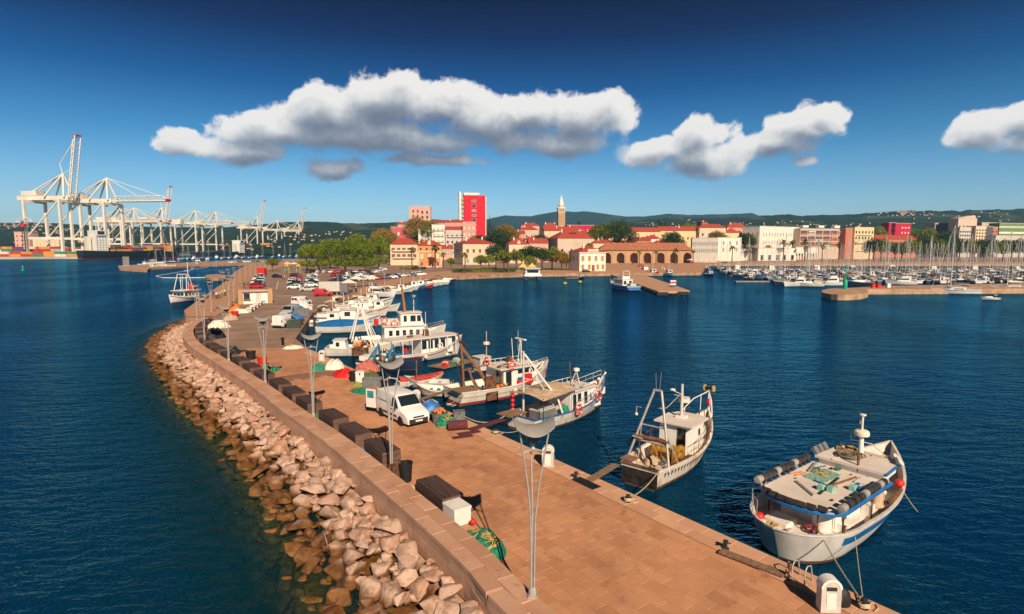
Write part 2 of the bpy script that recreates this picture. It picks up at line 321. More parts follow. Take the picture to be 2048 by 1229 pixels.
m_wall = slab_mat('parapet_stone', (0.56, 0.33, 0.22), (0.48, 0.265, 0.17), (0.36, 0.16, 0.085), 0.6)
m_mort = mat('mortar', (0.27, 0.135, 0.08), 0.9, 0.1)
pav = MB().prism([tuple(EP(-20, 0)[:2]), tuple(EP(47, 0)[:2]), tuple(EP(47, 9.6)[:2]), tuple(EP(-20, 9.6)[:2])], PZ-0.029, PZ-0.012).build('pavement', m_mort, kind='structure')
def loop_pieces(parent, name, pieces, m, mesh_of, limit=300):
    "the largest in view as parts of their own, the rest joined"
    pieces.sort(key=lambda p: p[0]); cache = {}
    for d_, key, M in pieces[:limit]:
        if key not in cache: cache[key] = mesh_of(key)
        me = cache[key]; o = bpy.data.objects.new(name, me); col.objects.link(o); o.parent = parent; o.matrix_local = M
    rest = pieces[limit:]
    if rest:
        mb = MB(); tones = []
        for d_, key, M in rest:
            if key not in cache: cache[key] = mesh_of(key)
            me = cache[key]; mb.add([v.co for v in me.vertices], [tuple(p.vertices) for p in me.polygons], M); tones += [rnd.random()]*len(me.vertices)
        o = mb.build('far_'+name, m, parent, kind='stuff')
        a = o.data.attributes.new('tone', 'FLOAT', 'POINT'); a.data.foreach_set('value', tones)
    return cache
def slab_mesh(m, bev=0.008):
    def f(key):
        l, w_, h_ = key; mb = MB(); e = bev
        mb.add([(-l/2, -w_/2, -h_), (l/2, -w_/2, -h_), (l/2, w_/2, -h_), (-l/2, w_/2, -h_), (-l/2, -w_/2, -e), (l/2, -w_/2, -e), (l/2, w_/2, -e), (-l/2, w_/2, -e), (-l/2+e, -w_/2+e, 0), (l/2-e, -w_/2+e, 0), (l/2-e, w_/2-e, 0), (-l/2+e, w_/2-e, 0)],
               [(0, 1, 5, 4), (1, 2, 6, 5), (2, 3, 7, 6), (3, 0, 4, 7), (4, 5, 9, 8), (5, 6, 10, 9), (6, 7, 11, 10), (7, 4, 8, 11), (8, 9, 10, 11)])
        me = bpy.data.meshes.new('slab'); me.from_pydata(mb.v, [], mb.f); me.materials.append(m); return me
    return f
pcs = []; EW = 1.25
for r_ in range(14):
    o0 = EW+0.02+r_*0.58; s_ = -6-(r_ % 2)*0.45-rnd.random()*0.3
    while s_ < 45:
        c = EP(s_, o0+0.29, PZ+rnd.uniform(-.003, .003)); dist = (Vector((c.x, c.y, 0))-Vector((0, 0, 0))).length
        pcs.append((dist if c.y > 15 else 900, (0.885, 0.565, 0.02), Matrix.Translation(c) @ Matrix.Rotation(EA+rnd.uniform(-.004, .004), 4, 'Z'))); s_ += 0.9
loop_pieces(pav, 'slab', pcs, m_slab, slab_mesh(m_slab))
quay = thing('quay_edge', 'pale stone edge of the pier above the harbour water', 'quay edge', EP(0, 0, 0))
pcs = []; iv = Matrix.Translation(-EP(0, 0, 0))
for r_, (oa, ob, ln) in enumerate([(0.0, 0.62, 1.25), (0.635, 1.25, 1.6)]):
    s_ = -10+r_*0.5
    while s_ < 59:
        c = EP(s_, (oa+ob)/2-0.03, PZ+0.015); pcs.append((c.length if c.y > 15 else 900, (ln-0.015, ob-oa, 0.32 if r_ == 0 else 0.04), iv @ Matrix.Translation(c) @ Matrix.Rotation(EA, 4, 'Z'))); s_ += ln
loop_pieces(quay, 'edge_stone', pcs, m_edge, slab_mesh(m_edge, 0.012))
# far paving, asphalt patches
pavf = [EP(47, 0.0), EP(60, 0.0)]+[P(609, 696, PZ), P(495, 697, PZ), P(446, 718, PZ), P(490, 745, PZ)]+[EP(47, 9.7)]
MB().add([(p.x, p.y, PZ+0.004) for p in pavf], [tuple(range(len(pavf)))]).build('far_paving', slab_mat('far_sandstone', (0.56, 0.275, 0.145), (0.50, 0.235, 0.12), (0.27, 0.115, 0.065)), kind='structure')
# --- parapet wall: coping slabs in two rows over courses of blocks
par = thing('parapet_wall', 'long low sandstone parapet wall curving along the seaward side of the pier', 'wall', (inner[0][0], inner[0][1], 0))
off = Vector((inner[0][0], inner[0][1], 0)); iv = Matrix.Translation(-off)
core = MB(); core.grid([[(*(inner[i]+nrm[i]*a), z) for a, z in ((0.05, 1.3), (0.05, 1.93), (1.15, 1.93), (1.19, 0.2), (1.19, -0.6))] for i in range(0, len(inner))], flip=True)
co_ = core.build('wall_core', m_mort, par); co_.location = -off
pcs = []; step = 0.5
for row in range(2):
    i = row*2
    while i+3 < len(inner):
        ln = 1.5; a = i; b_ = i+3; mid = (inner[a]+inner[b_])/2; d_ = inner[b_]-inner[a]; l = np.linalg.norm(d_); n_ = np.array([-d_[1], d_[0]])/l
        c = mid+n_*(0.29 if row == 0 else 0.925); w_ = 0.62 if row == 0 else 0.63
        dist = np.hypot(*c); pcs.append((dist if c[1] > 14 else 900, (math.floor((l-0.01)*50)/50, w_, 0.19), iv @ Matrix.Translation((c[0], c[1], 2.1+rnd.uniform(-.008, .008))) @ Matrix.Rotation(math.atan2(d_[1], d_[0]), 4, 'Z'))); i += 3
loop_pieces(par, 'coping_stone', pcs, m_wall, slab_mesh(m_wall, 0.02), 160)
pcs = []
for row in range(3):
    i = row % 2
    while i+2 < len(outer):
        a, b_ = outer[i], outer[i+2]; mid = (a+b_)/2; d_ = b_-a; l = np.linalg.norm(d_); n_ = np.array([-d_[1], d_[0]])/l; c = mid-n_*0.06
        pcs.append((np.hypot(*c) if c[1] > 14 else 900, (math.floor((l-0.008)*50)/50, 0.12, 0.36), iv @ Matrix.Translation((c[0], c[1], 1.90-row*0.372)) @ Matrix.Rotation(math.atan2(d_[1], d_[0]), 4, 'Z'))); i += 2
loop_pieces(par, 'wall_block', pcs, m_wall, slab_mesh(m_wall, 0.01), 140)
# --- breakwater of loose boulders
def rock_mesh(seed):
    r_ = random.Random(seed); bm = bmesh.new(); st = Vector((r_.uniform(0.95, 1.35), r_.uniform(0.75, 1.0), r_.uniform(0.6, 0.85)))
    for k in range(13):
        n_ = Vector((r_.gauss(0, 1), r_.gauss(0, 1), r_.gauss(0, 1))).normalized()*r_.uniform(.92, 1.2); bm.verts.new((n_.x*st.x, n_.y*st.y, n_.z*st.z))
    h_ = bmesh.ops.convex_hull(bm, input=bm.verts); bmesh.ops.delete(bm, geom=[v for v in bm.verts if not v.link_faces], context='VERTS')
    bmesh.ops.bevel(bm, geom=list(bm.edges), offset=.05, segments=1, profile=.5, affect='EDGES'); bmesh.ops.triangulate(bm, faces=[f for f in bm.faces if len(f.verts) > 4]); bmesh.ops.subdivide_edges(bm, edges=[e for e in bm.edges if e.calc_length() > .5], cuts=1)
    for v in bm.verts: n0 = v.co.normalized(); v.co += n0*(0.05*noise.noise(v.co*2.4+Vector((seed, 0, 0))))
    me = bpy.data.meshes.new('stone'); bm.to_mesh(me); bm.free(); me.polygons.foreach_set('use_smooth', [True]*len(me.polygons)); me.set_sharp_from_angle(angle=R(30)); return me
mr = bpy.data.materials.new('boulder_rock'); mr.use_nodes = True; t = NT(mr.node_tree); b = t.n['Principled BSDF']
ps = t.add('ShaderNodeNewGeometry').outputs['Position']; oi = t.add('ShaderNodeObjectInfo').outputs['Random']; at_ = t.add('ShaderNodeAttribute', attribute_name='tone').outputs['Fac']
tone = t.math('FRACT', t.math('ADD', oi, at_))
cc = t.ramp(tone, [(0, (0.50, 0.325, 0.245)), (0.3, (0.60, 0.40, 0.30)), (0.6, (0.47, 0.32, 0.25)), (0.85, (0.50, 0.265, 0.17)), (1, (0.64, 0.45, 0.345))])
cc = t.mix(t.math('MULTIPLY', t.mapr(t.noise(ps, 2.2, 7, 0.7), 0.45, 0.62), 0.68), cc, (0.23, 0.13, 0.085)); cc = t.mix(t.math('MULTIPLY', t.mapr(t.noise(ps, 9, 6, 0.7), 0.5, 0.72), 0.55), cc, (0.62, 0.44, 0.33))
zz_ = t.math('ADD', t.sep(ps)[2], t.math('MULTIPLY', t.math('SUBTRACT', t.noise(ps, 0.8, 4), 0.5), 0.5))
wet = t.ramp(t.noise(ps, 1.6, 5, 0.65), [(0.3, (0.040, 0.018, 0.008)), (0.5, (0.16, 0.066, 0.018)), (0.7, (0.26, 0.115, 0.03))])
cc = t.mix(t.mapr(zz_, 0.42, 0.70, 1, 0), cc, wet)
und = t.ramp(t.noise(ps, 2.4, 5, 0.7), [(0.35, (0.045, 0.05, 0.012)), (0.65, (0.30, 0.22, 0.05))]); cc = t.mix(t.mapr(zz_, -0.10, 0.08, 1, 0), cc, und)
t.put(b.inputs['Base Color'], cc); t.put(b.inputs['Roughness'], t.mapr(zz_, 0.2, 0.6, 0.45, 0.85)); b.inputs['Specular IOR Level'].default_value = 0.35
bn = t.add('ShaderNodeBump'); bn.inputs['Strength'].default_value = 0.8; bn.inputs['Distance'].default_value = 0.12; t.put(bn.inputs['Height'], t.noise(ps, 3.4, 9, 0.72)); t.put(b.inputs['Normal'], bn.outputs[0])
RM = [rock_mesh(k) for k in range(16)]
for me in RM: me.materials.append(mr)
bpoly = list(outer)+list(shore[::-1])
N = 46000; rs = np.random.RandomState(3); cand = np.stack([rs.uniform(-75, 6, N), rs.uniform(4, 112, N)], 1)
dW = poly_dist(cand, outer); dS = poly_dist(cand, shore); ins = inside(cand, np.array(bpoly))
placed = []; cell = {}
def free(x, y, r_, k=0.80):
    ci, cj = int(x//1.5), int(y//1.5)
    for i in range(ci-1, ci+2):
        for j in range(cj-1, cj+2):
            for (a, b_, q_) in cell.get((i, j), ()):
                if (a-x)**2+(b_-y)**2 < ((q_+r_)*k)**2: return False
    return True
for phase, (ra, rb, kk) in enumerate([(0.46, 0.64, 0.80), (0.31, 0.45, 0.68), (0.20, 0.30, 0.62), (0.11, 0.18, 0.62)]):
    for i in range(N):
        x, y = cand[i]; di = dS[i] if ins[i] else -dS[i]
        if di < -3.4 or (not ins[i] and dW[i] < 0.3) or y > 110 or dW[i] > 26: continue
        if di < 0 and rs.rand() > (0.85 if di > -1.6 else 0.4): continue
        r_ = ra+(rb-ra)*rs.rand()
        if phase == 3 and (y > 60): continue
        if dW[i] < r_*0.45 or not free(x, y, r_, kk): continue
        z = 1.22*di/(di+dW[i]) if di > 0 else di*0.24-0.14
        cell.setdefault((int(x//1.5), int(y//1.5)), []).append((x, y, r_)); placed.append((x, y, z-(0.10 if phase == 0 else 0.05), r_))
cell2 = cell; cell = {}
for i in range(N):
    x, y = cand[i]; di = dS[i] if ins[i] else -dS[i]
    if di < -1.2 or (not ins[i]) and dW[i] < .3 or y > 75 or dW[i] > 26: continue
    r_ = 0.24+0.16*rs.rand()
    if dW[i] < .12 or not free(x, y, r_, 0.72): continue
    z = 1.22*di/(di+dW[i]) if di > 0 else di*0.24-0.14
    cell.setdefault((int(x//1.5), int(y//1.5)), []).append((x, y, r_)); placed.append((x, y, z-0.30, r_))
bw = thing('breakwater', 'breakwater of loose pale boulders turning brown and weedy at the waterline', 'breakwater', (-10, 25, 0)); iv = Matrix.Translation((10, -25, 0))
placed.sort(key=lambda p: -p[3]/math.hypot(p[0], p[1], 12) if (p[1] > 13 and p[2] > -0.5) else 0)
mbr = MB(); tones = []; sm = []
for i, (x, y, z, r_) in enumerate(placed):
    M = iv @ Matrix.Translation((x, y, z)) @ Matrix.Rotation(rnd.uniform(0, 6.28), 4, 'Z') @ Matrix.Rotation(rnd.uniform(-.5, .5), 4, 'X') @ Matrix.Scale(r_, 4)
    if i < 300: o = link('stone', RM[i % 16], bw); o.matrix_local = M
    else:
        me = RM[i % 16]; n0 = len(mbr.v); mbr.add([v.co for v in me.vertices], [tuple(p.vertices) for p in me.polygons], M); tones += [rnd.random()]*len(me.vertices)
o = mbr.build('far_stones', mr, bw, smooth=30, kind='stuff'); a = o.data.attributes.new('tone', 'FLOAT', 'POINT'); a.data.foreach_set('value', tones)
bed = MB(); rows = []
for i in range(0, len(outer), 3):
    j = int(np.argmin(np.hypot(*(shore-outer[i]).T))); a, c = outer[i], shore[j]
    rows.append([(*a, 0.75)]+[(*(a+(c-a)*k), 0.85*(1-k)-0.40) for k in (0.3, 0.6, 1.0)]+[(*(a+(c-a)*1.6), -1.6)])
bed.grid(rows, flip=True); o = bed.build('rubble_bed', mr, bw, smooth=180); o.location = (10, -25, 0)
# --- hills
def hill(name, prof, D0, D1, m, z0=0.0, rough=1.0, step=7, back=1.25):
    xs_ = np.arange(prof[0][0], prof[-1][0]+1, step); px = [p[0] for p in prof]; py = [p[1] for p in prof]; nr = 15; rows = []
    for r_ in range(nr+3):
        row = []; u = min(r_/nr, 1.0); D = D0+(D1-D0)*u if r_ <= nr else D1*(1+(back-1)*(r_-nr)/3)
        for x in xs_:
            top = PD(x, np.interp(x, px, py), D1).z; wx = (x-1024)/FPX*D; nz = noise.fractal(Vector((wx*0.0022, D*0.0022, 3.3)), 1.0, 2.0, 5)
            hgt = z0+(top-z0)*(u**1.25)*(1+0.35*rough*nz*(1-u)) if r_ <= nr else top*(1-0.35*(r_-nr))
            if r_ == nr: hgt += (top*0.03*rough)*noise.fractal(Vector((x*0.05, 1.7, D1*.01)), 1, 2, 4)
            row.append((wx, D, hgt))
        rows.append(row)
    return MB().grid(rows).build(name, m, smooth=180, kind='structure')
def hill_mat(name, c1, c2, c3):
    m = bpy.data.materials.new(name); m.use_nodes = True; t = NT(m.node_tree); b = t.n['Principled BSDF']; ps = t.add('ShaderNodeNewGeometry').outputs['Position']
    cc = t.ramp(t.noise(ps, 0.02, 8, 0.75), [(0.4, c1), (0.62, c2)]); cc = t.mix(t.mapr(t.noise(t.vm('MULTIPLY', ps, (1, 0.4, 3)), 0.009, 4), 0.56, 0.64), cc, c3)
    t.put(b.inputs['Base Color'], cc); b.inputs['Roughness'].default_value = 1; b.inputs['Specular IOR Level'].default_value = 0.05
    bn = t.add('ShaderNodeBump'); bn.inputs['Strength'].default_value = 1; bn.inputs['Distance'].default_value = 14; t.put(bn.inputs['Height'], t.noise(ps, 0.035, 6, 0.7)); t.put(b.inputs['Normal'], bn.outputs[0]); return m
mh = hill_mat('hill_forest', (0.008, 0.024, 0.010), (0.036, 0.062, 0.020), (0.085, 0.105, 0.035)); mh2 = hill_mat('mountain_forest', (0.012, 0.03, 0.02), (0.028, 0.05, 0.028), (0.06, 0.07, 0.05))
hill('hills', [(-500, 440), (0, 447), (60, 446), (130, 447), (200, 452), (420, 456), (500, 452), (560, 446), (620, 443), (700, 447), (780, 446), (900, 452), (1000, 462), (1100, 470)], 1150, 2300, mh, 2)
hill('mountains', [(700, 452), (860, 440), (970, 440), (1010, 431), (1060, 433), (1100, 425), (1115, 423), (1180, 424), (1215, 429), (1250, 434), (1290, 433), (1330, 428), (1380, 430), (1440, 429), (1500, 427), (1512, 431), (1600, 434), (1700, 440)], 3000, 5200, mh2, 0, 0.5)
hill('hills', [(1180, 455), (1290, 440), (1350, 434), (1420, 437), (1500, 435), (1560, 430), (1600, 431), (1680, 430), (1750, 425), (1800, 422), (1900, 422), (2048, 418), (2250, 414), (2600, 410)], 1100, 2600, mh, 0)
# ---------------------------------------------------------------- things on the pier
m_galv = mat('galvanised_steel', (0.47, 0.43, 0.39), 0.5, 0.08, 4, 0.35)
m_shade = mat('lamp_sailcloth_metal', (0.31, 0.29, 0.27), 0.55, 0.06, 2)
m_dark = mat('dark_metal', (0.03, 0.033, 0.04), 0.5, 0.1, 4)
m_black = mat('black_rubber', (0.014, 0.014, 0.016), 0.6, 0.15, 4)
m_white = mat('white_paint', (0.78, 0.74, 0.68), 0.4, 0.05, 1.2, dirt=((0.45, 0.36, 0.27), 0.35))
m_cream = mat('cream_paint', (0.72, 0.64, 0.50), 0.6, 0.06, 1.0)
m_rust = mat('rusty_steel', (0.17, 0.075, 0.04), 0.85, 0.35, 3)
m_wood = mat('weathered_wood', (0.26, 0.155, 0.095), 0.85, 0.2, 2, stretch=(1, 6, 6))
m_red = mat('red_plastic', (0.62, 0.022, 0.018), 0.45, 0.12, 3)
m_blue = mat('blue_tarpaulin', (0.035, 0.16, 0.46), 0.45, 0.15, 3)
m_green = mat('green_netting', (0.015, 0.26, 0.15), 0.8, 0.4, 9, c2=(0.004, 0.07, 0.05), bump=0.9, bscale=40)
m_rope = mat('pale_rope', (0.56, 0.45, 0.30), 0.9, 0.15, 8)
m_yrope = mat('ochre_rope', (0.50, 0.33, 0.10), 0.9, 0.2, 8)
m_orange = mat('orange_float', (0.70, 0.20, 0.045), 0.5, 0.2, 5)
m_tan = mat('tan_canvas', (0.50, 0.36, 0.24), 0.85, 0.15, 2)
m_glass = mat('dark_glass', (0.012, 0.022, 0.03), 0.08, 0.1, 1, spec=0.8)
m_yellow = mat('yellow_paint', (0.62, 0.36, 0.05), 0.5, 0.15, 3)
m_maroon = mat('maroon_matting', (0.13, 0.03, 0.035), 0.9, 0.2, 6, bump=0.4)
m_teal = mat('teal_paint', (0.02, 0.17, 0.27), 0.45, 0.1, 2)
m_pink = mat('faded_red_net', (0.55, 0.16, 0.12), 0.9, 0.25, 8, bump=0.7, bscale=30)
m_grey = mat('grey_plastic', (0.16, 0.165, 0.17), 0.55, 0.12, 3)
m_lgrey = mat('pale_grey_paint', (0.55, 0.52, 0.48), 0.5, 0.06, 2, dirt=((0.3, 0.22, 0.15), 0.3))
m_cloth = mat('white_canvas', (0.72, 0.66, 0.56), 0.8, 0.08, 3)
LG = 'three legged promenade lamps'
def make_lamp():
    t_ = thing('street_lamp', '', 'street lamp', group=LG); hub = 4.75
    MB().box(-.16, .16, -.12, .12, 0, .05).lathe([(.13, .05), (.12, .26), (.09, .32)], 8).build('base', m_galv, t_, smooth=40)
    for k in range(3):
        a = PI/2+k*2*PI/3; ux, uy = math.cos(a), math.sin(a)
        MB().tube([(ux*r_, uy*r_, z) for r_, z in ((.05, .1), (.065, 1.5), (.09, 2.6), (.19, 3.6), (.36, 4.6), (.52, 5.45))], [.034, .032, .031, .030, .028, .026], 8).build('pole', m_galv, t_, smooth=60)
    b_ = MB()
    for k in range(3):
        a = PI/2+k*2*PI/3; b_.tube([(0, 0, hub+.05), (.39*math.cos(a), .39*math.sin(a), hub)], .03, 6)
    b_.ball((0, 0, hub+.05), .07, 8, 5); b_.build('brace', m_galv, t_, smooth=60)
    n = 11; rows = []; rows2 = []
    for i in range(n):
        u = -1+2*i/(n-1); row = []; row2 = []
        for j in range(n):
            v = -1+2*j/(n-1); z = 5.52+0.26*u*u-0.16*v*v; x, y = u*0.64*(1-.10*v*v), v*0.56*(1-.10*u*u); row.append((x, y, z)); row2.append((x, y, z-0.03))
        rows.append(row); rows2.append(row2)
    s_ = MB().grid(rows, flip=True).grid(rows2)
    o2 = n*n
    for seq in ([i*n for i in range(n)], [i*n+n-1 for i in range(n-1, -1, -1)], list(range(n-1, -1, -1)), [(n-1)*n+j for j in range(n)]):
        for a, b2 in zip(seq, seq[1:]): s_.f.append((a, b2, b2+o2, a+o2))
    s_.build('lamp_shade', m_shade, t_, smooth=50)
    MB().box(-.2, .2, -.14, .14, 5.06, 5.22).box(-.05, .05, -.04, .04, 4.9, 5.07).build('floodlight', m_dark, t_)
    return t_
lamp0 = make_lamp()
LAMPS = [(1065, 1193, 2.1, 'tall three legged lamp nearest the camera, standing on the parapet wall'), (783, 945, 1.9, 'three legged lamp rising in front of the white van'), (627, 836, 1.8, 'three legged lamp beside the dark wooden boxes, left of the white van'),
         (531, 768, 1.8, 'three legged lamp where the sandstone paving meets the asphalt'), (458, 724, 1.8, 'three legged lamp behind the parapet at the start of its bend'), (410, 690, 1.8, 'three legged lamp at the outermost bend of the parapet'),
         (394, 642, 1.8, 'three legged lamp at the far end of the parapet beside the red striped boat'), (423, 624, 1.5, 'three legged lamp at the corner of the landing platform'), (458, 611, 1.5, 'three legged lamp seaward of the white kiosk'), (468, 602, 1.5, 'three legged lamp just left of the kiosk stone end wall')]
n_ = 0
for i, y in enumerate([588, 578, 570, 563, 557, 552, 547.5, 543.5, 540, 537]):
    LAMPS.append((446+i*8.3+(590-y)*0.35, y, 1.5, '%s lamp of the far seaside row, counted from the kiosk' % ORD[i]))
for i, (x, y, s_) in enumerate([(727, 574, 'between the cream parasols'), (676, 584, 'left of the cream parasols'), (807, 563, 'beside the row of cars near the small boats'), (705, 543, 'in front of the pine trees'), (769, 570, 'right of the cream parasols'), (840, 556, 'at the end of the small boat mooring'), (748, 541, 'under the right hand pine')]):
    LAMPS.append((x, y, 1.5, 'three legged car park lamp '+s_))
for i, (x, y, z, lb) in enumerate(LAMPS):
    p = P(x, y, z); rz = 0.15+0.5*rnd.random() if i > 1 else (0.12, 0.5)[i]
    if i == 0: lamp0.location = p; lamp0.rotation_euler = (0, 0, rz); lamp0['label'] = lb
    else: dup(lamp0, p, rz, lb, LG)
# --- wooden storage boxes
m_bd = mat('dark_boards', (0.075, 0.043, 0.034), 0.8, 0.3, 1.5, stretch=(1, 9, 9), rnd_=0.28, c2=(0.04, 0.023, 0.02))
m_bd2 = mat('lit_end_boards', (0.15, 0.085, 0.06), 0.8, 0.3, 1.5, stretch=(9, 1, 9), rnd_=0.25, c2=(0.08, 0.045, 0.035))  # lighter copy of the dark boards: sunlight on the end faces put into colour
BG = 'dark wooden storage boxes along the parapet'
def make_box(L_=2.55, W_=1.05, H_=0.86):
    t_ = thing('storage_box', '', 'storage box', group=BG)
    box('carcass', m_dark, t_, -L_/2+.03, L_/2-.03, -W_/2+.03, W_/2-.03, 0, H_-.04)
    n = 9; w_ = W_/n; me = MB().box(-L_/2, L_/2, -w_/2+.006, w_/2-.006, 0, .03).build('board', m_bd, t_, (0, -W_/2+w_/2, H_-.03)).data
    for k in range(1, n): link('board', me, t_, (0, -W_/2+w_*(k+.5), H_-.03+rnd.uniform(-.004, .002)))
    n = 7; h_ = (H_-.04)/n; ms_ = MB().box(-L_/2, L_/2, -.015, .015, -h_/2+.005, h_/2-.005); mi = None
    for sy in (-1, 1):
        for k in range(n):
            if mi is None: mi = ms_.build('side_board', m_bd, t_, (0, sy*(W_/2-.012), h_*(k+.5))).data
            else: link('side_board', mi, t_, (0, sy*(W_/2-.012), h_*(k+.5)))
    ms_ = MB().box(-.015, .015, -W_/2+.03, W_/2-.03, -h_/2+.005, h_/2-.005); mi = None
    for sx in (-1, 1):
        for k in range(n):
            if mi is None: mi = ms_.build('end_board', m_bd2, t_, (sx*(L_/2-.012), 0, h_*(k+.5))).data
            else: link('end_board', mi, t_, (sx*(L_/2-.012), 0, h_*(k+.5)))
    return t_
box0 = make_box()
BX = [(878, 973), (763.6, 889), (710, 856), (666.6, 827), (617.5, 798), (588, 779), (560, 762), (528, 744), (503.5, 730), (482, 717), (458, 705), (441, 696), (427, 688), (414, 679), (407, 667), (407, 659), (411, 651), (418, 645), (430, 639)]
BL = ['nearest dark wooden storage box, beside the white chest', 'dark wooden storage box between the steel cabinet and the lamp in front of the van']
for i, (x, y) in enumerate(BX):
    p = P(x, y, 2.36); j = int(np.argmin(np.hypot(inner[:, 0]-p.x, inner[:, 1]-p.y))); a = math.atan2(tg[j][1], tg[j][0]); q_ = inner[j]-nrm[j]*0.72
    if i < 11: q_ = np.array([p.x, p.y]); dd_ = (q_-inner[j]) @ nrm[j]; q_ = q_-nrm[j]*max(0, dd_+0.62)
    lb = BL[i] if i < 2 else '%s dark wooden storage box along the parapet, counting away from the camera' % ORD[i]
    loc = (q_[0], q_[1], PZ)
    if i == 0: box0.location = loc; box0.rotation_euler = (0, 0, a); box0['label'] = lb
    else: dup(box0, loc, a, lb, BG)
# --- small builders
def mound(name, label, cat, m, c, rx, ry, h_, rz=0, seed=1, coils=0, cm=None, rough=0.35, base=None):
    t_ = thing(name, label, cat, c, rz); n = 30; rows = []
    for i in range(11):
        u = i/10; row = []
        for k in range(n):
            a = 2*PI*k/n; p_ = Vector((math.cos(a)*u, math.sin(a)*u, 0)); nz = noise.fractal(p_*2.2+Vector((seed*3.1, seed, seed*.7)), .9, 2, 4); fold = noise.noise(Vector((math.cos(a)*4, math.sin(a)*4, seed+u*1.2))); rr = u*(1+.22*noise.noise(Vector((math.cos(a)*1.5, math.sin(a)*1.5, seed))))
            z = h_*max(0.0, (1-u**3)*(1+rough*1.3*nz)+.16*fold*u*(1-u)*2) if i < 10 else -0.02
            row.append((rx*rr*(1+.05*fold*u)*math.cos(a), ry*rr*(1+.05*fold*u)*math.sin(a), z))
        rows.append(row)
    MB().grid(rows, True).build(base or 'pile', m, t_, smooth=70)
    r_ = random.Random(seed)
    for k in range(coils):
        pts = []; cx, cy = r_.uniform(-.5, .5)*rx, r_.uniform(-.5, .5)*ry; ra = r_.uniform(.15, .42)*min(rx, ry)*1.4; ph = r_.uniform(0, 6)
        for j in range(16):
            a = ph+j*.55; x, y = cx+ra*math.cos(a)*(1+.25*r_.random()), cy+ra*math.sin(a)*(1+.3*r_.random()); u = min(1, math.hypot(x/rx, y/ry)); pts.append((x, y, max(.03, h_*(1-u**2.2)*1.08)+.03*r_.random()))
        MB().tube(pts, .022, 5).build('rope_strand', cm or m_yrope, t_, smooth=60)
    return t_
def tub(name, label, m, c, r_, h_, fill=None, cat='bucket', rim=True):
    t_ = thing(name, label, cat, c)
    MB().lathe([(r_*.82, 0), (r_*.9, h_*.5), (r_, h_), (r_*1.06, h_), (r_*1.06, h_-.05), (r_*.93, h_-.05), (r_*.80, .1), (.001, .1)], 18).build('bucket', m, t_, smooth=40)
    if fill:
        b_ = MB(); q_ = random.Random(5)
        for k in range(22): a, q2 = q_.uniform(0, 6.28), r_*.75*math.sqrt(q_.random()); b_.ball((q2*math.cos(a), q2*math.sin(a), h_-.02+.16*(1-(q2/r_)**2)+q_.uniform(-.03, .03)), q_.uniform(.07, .12), 7, 5)
        b_.build('floats', fill, t_, smooth=180, kind='stuff')
    return t_
def crate(label, m, c, l, w_, h_, rz, cat='crate', name='fish_crate'):
    t_ = thing(name, label, cat, c, rz); b_ = MB().box(-l/2, l/2, -w_/2, w_/2, 0, .03)
    b_.box(-l/2, l/2, -w_/2, -w_/2+.03, .03, h_).box(-l/2, l/2, w_/2-.03, w_/2, .03, h_).box(-l/2, -l/2+.03, -w_/2+.03, w_/2-.03, .03, h_).box(l/2-.03, l/2, -w_/2+.03, w_/2-.03, .03, h_); b_.build('body', m, t_)
    r_ = MB()
    for sy in (-1, 1): r_.box(-l/2-.02, l/2+.02, sy*(w_/2+.003), sy*(w_/2+.025), h_-.07, h_+.01)
    for sx in (-1, 1): r_.box(sx*(l/2+.003), sx*(l/2+.025), -w_/2, w_/2, h_-.07, h_+.01)
    r_.build('rim', m, t_); return t_
def chest(label, m, c, l, w_, h_, rz, name='chest', cat='chest'):
    t_ = thing(name, label, cat, c, rz); box('body', m, t_, -l/2, l/2, -w_/2, w_/2, 0, h_*.86); box('lid', m, t_, -l/2-.02, l/2+.02, -w_/2-.02, w_/2+.02, h_*.86+.006, h_); box('latch', m_dark, t_, -.05, .05, -w_/2-.04, -w_/2-.021, h_*.74, h_*.93); return t_
def pedestal(label, c, rz=0, s_=1.0):
    t_ = thing('power_pedestal', label, 'power pedestal', c, rz); prof = [(-.31, 0), (.31, 0)]+[(.31*math.cos(a), .80+.30*math.sin(a)) for a in [PI*k/10 for k in range(11)]]
    Mx = Matrix.Rotation(PI/2, 4, 'X'); MB().prism(prof, -.17, .17, Mx).build('cabinet', m_lgrey, t_, smooth=35)
    arch = [(.33*math.cos(a), .80+.32*math.sin(a)) for a in [PI*k/10 for k in range(11)]]+[(.25*math.cos(a), .80+.24*math.sin(a)) for a in [PI*k/10 for k in range(10, -1, -1)]]
    MB().prism(arch, -.19, .19, Mx).build('hood', m_white, t_, smooth=35)
    box('front_panel', m_white, t_, -.15, .15, -.186, -.172, .12, .66); box('socket', m_dark, t_, -.16, .16, -.187, -.172, .74, .86); box('side_outlet', m_grey, t_, .312, .36, -.08, .08, .35, .55)
    t_.scale = (s_, s_, s_); return t_
def bollard(label, c, rope=False):
    t_ = thing('bollard', label, 'bollard', c); MB().lathe([(.14, 0), (.14, .03), (.07, .06), (.06, .24), (.10, .28), (.10, .33), (.03, .36)], 12).build('post', m_dark, t_, smooth=40); MB().tube([(-.2, 0, .22), (.2, 0, .22)], .03, 6).build('crossbar', m_dark, t_)
    if rope:
        b_ = MB()
        for k in range(3): b_.tube([(.15*math.cos(a)*(1+.3*k*.3), .15*math.sin(a), .09+.05*k+.02*math.sin(3*a)) for a in [2*PI*j/12 for j in range(12)]], .028, 5, close=True)
        b_.tube([(.1, .1, .06), (.3, .3, .02), (.5, .2, .02), (.42, -.05, .02), (.2, -.2, .02)], .026, 5); b_.build('rope_coil', m_rope, t_, smooth=60)
    return t_
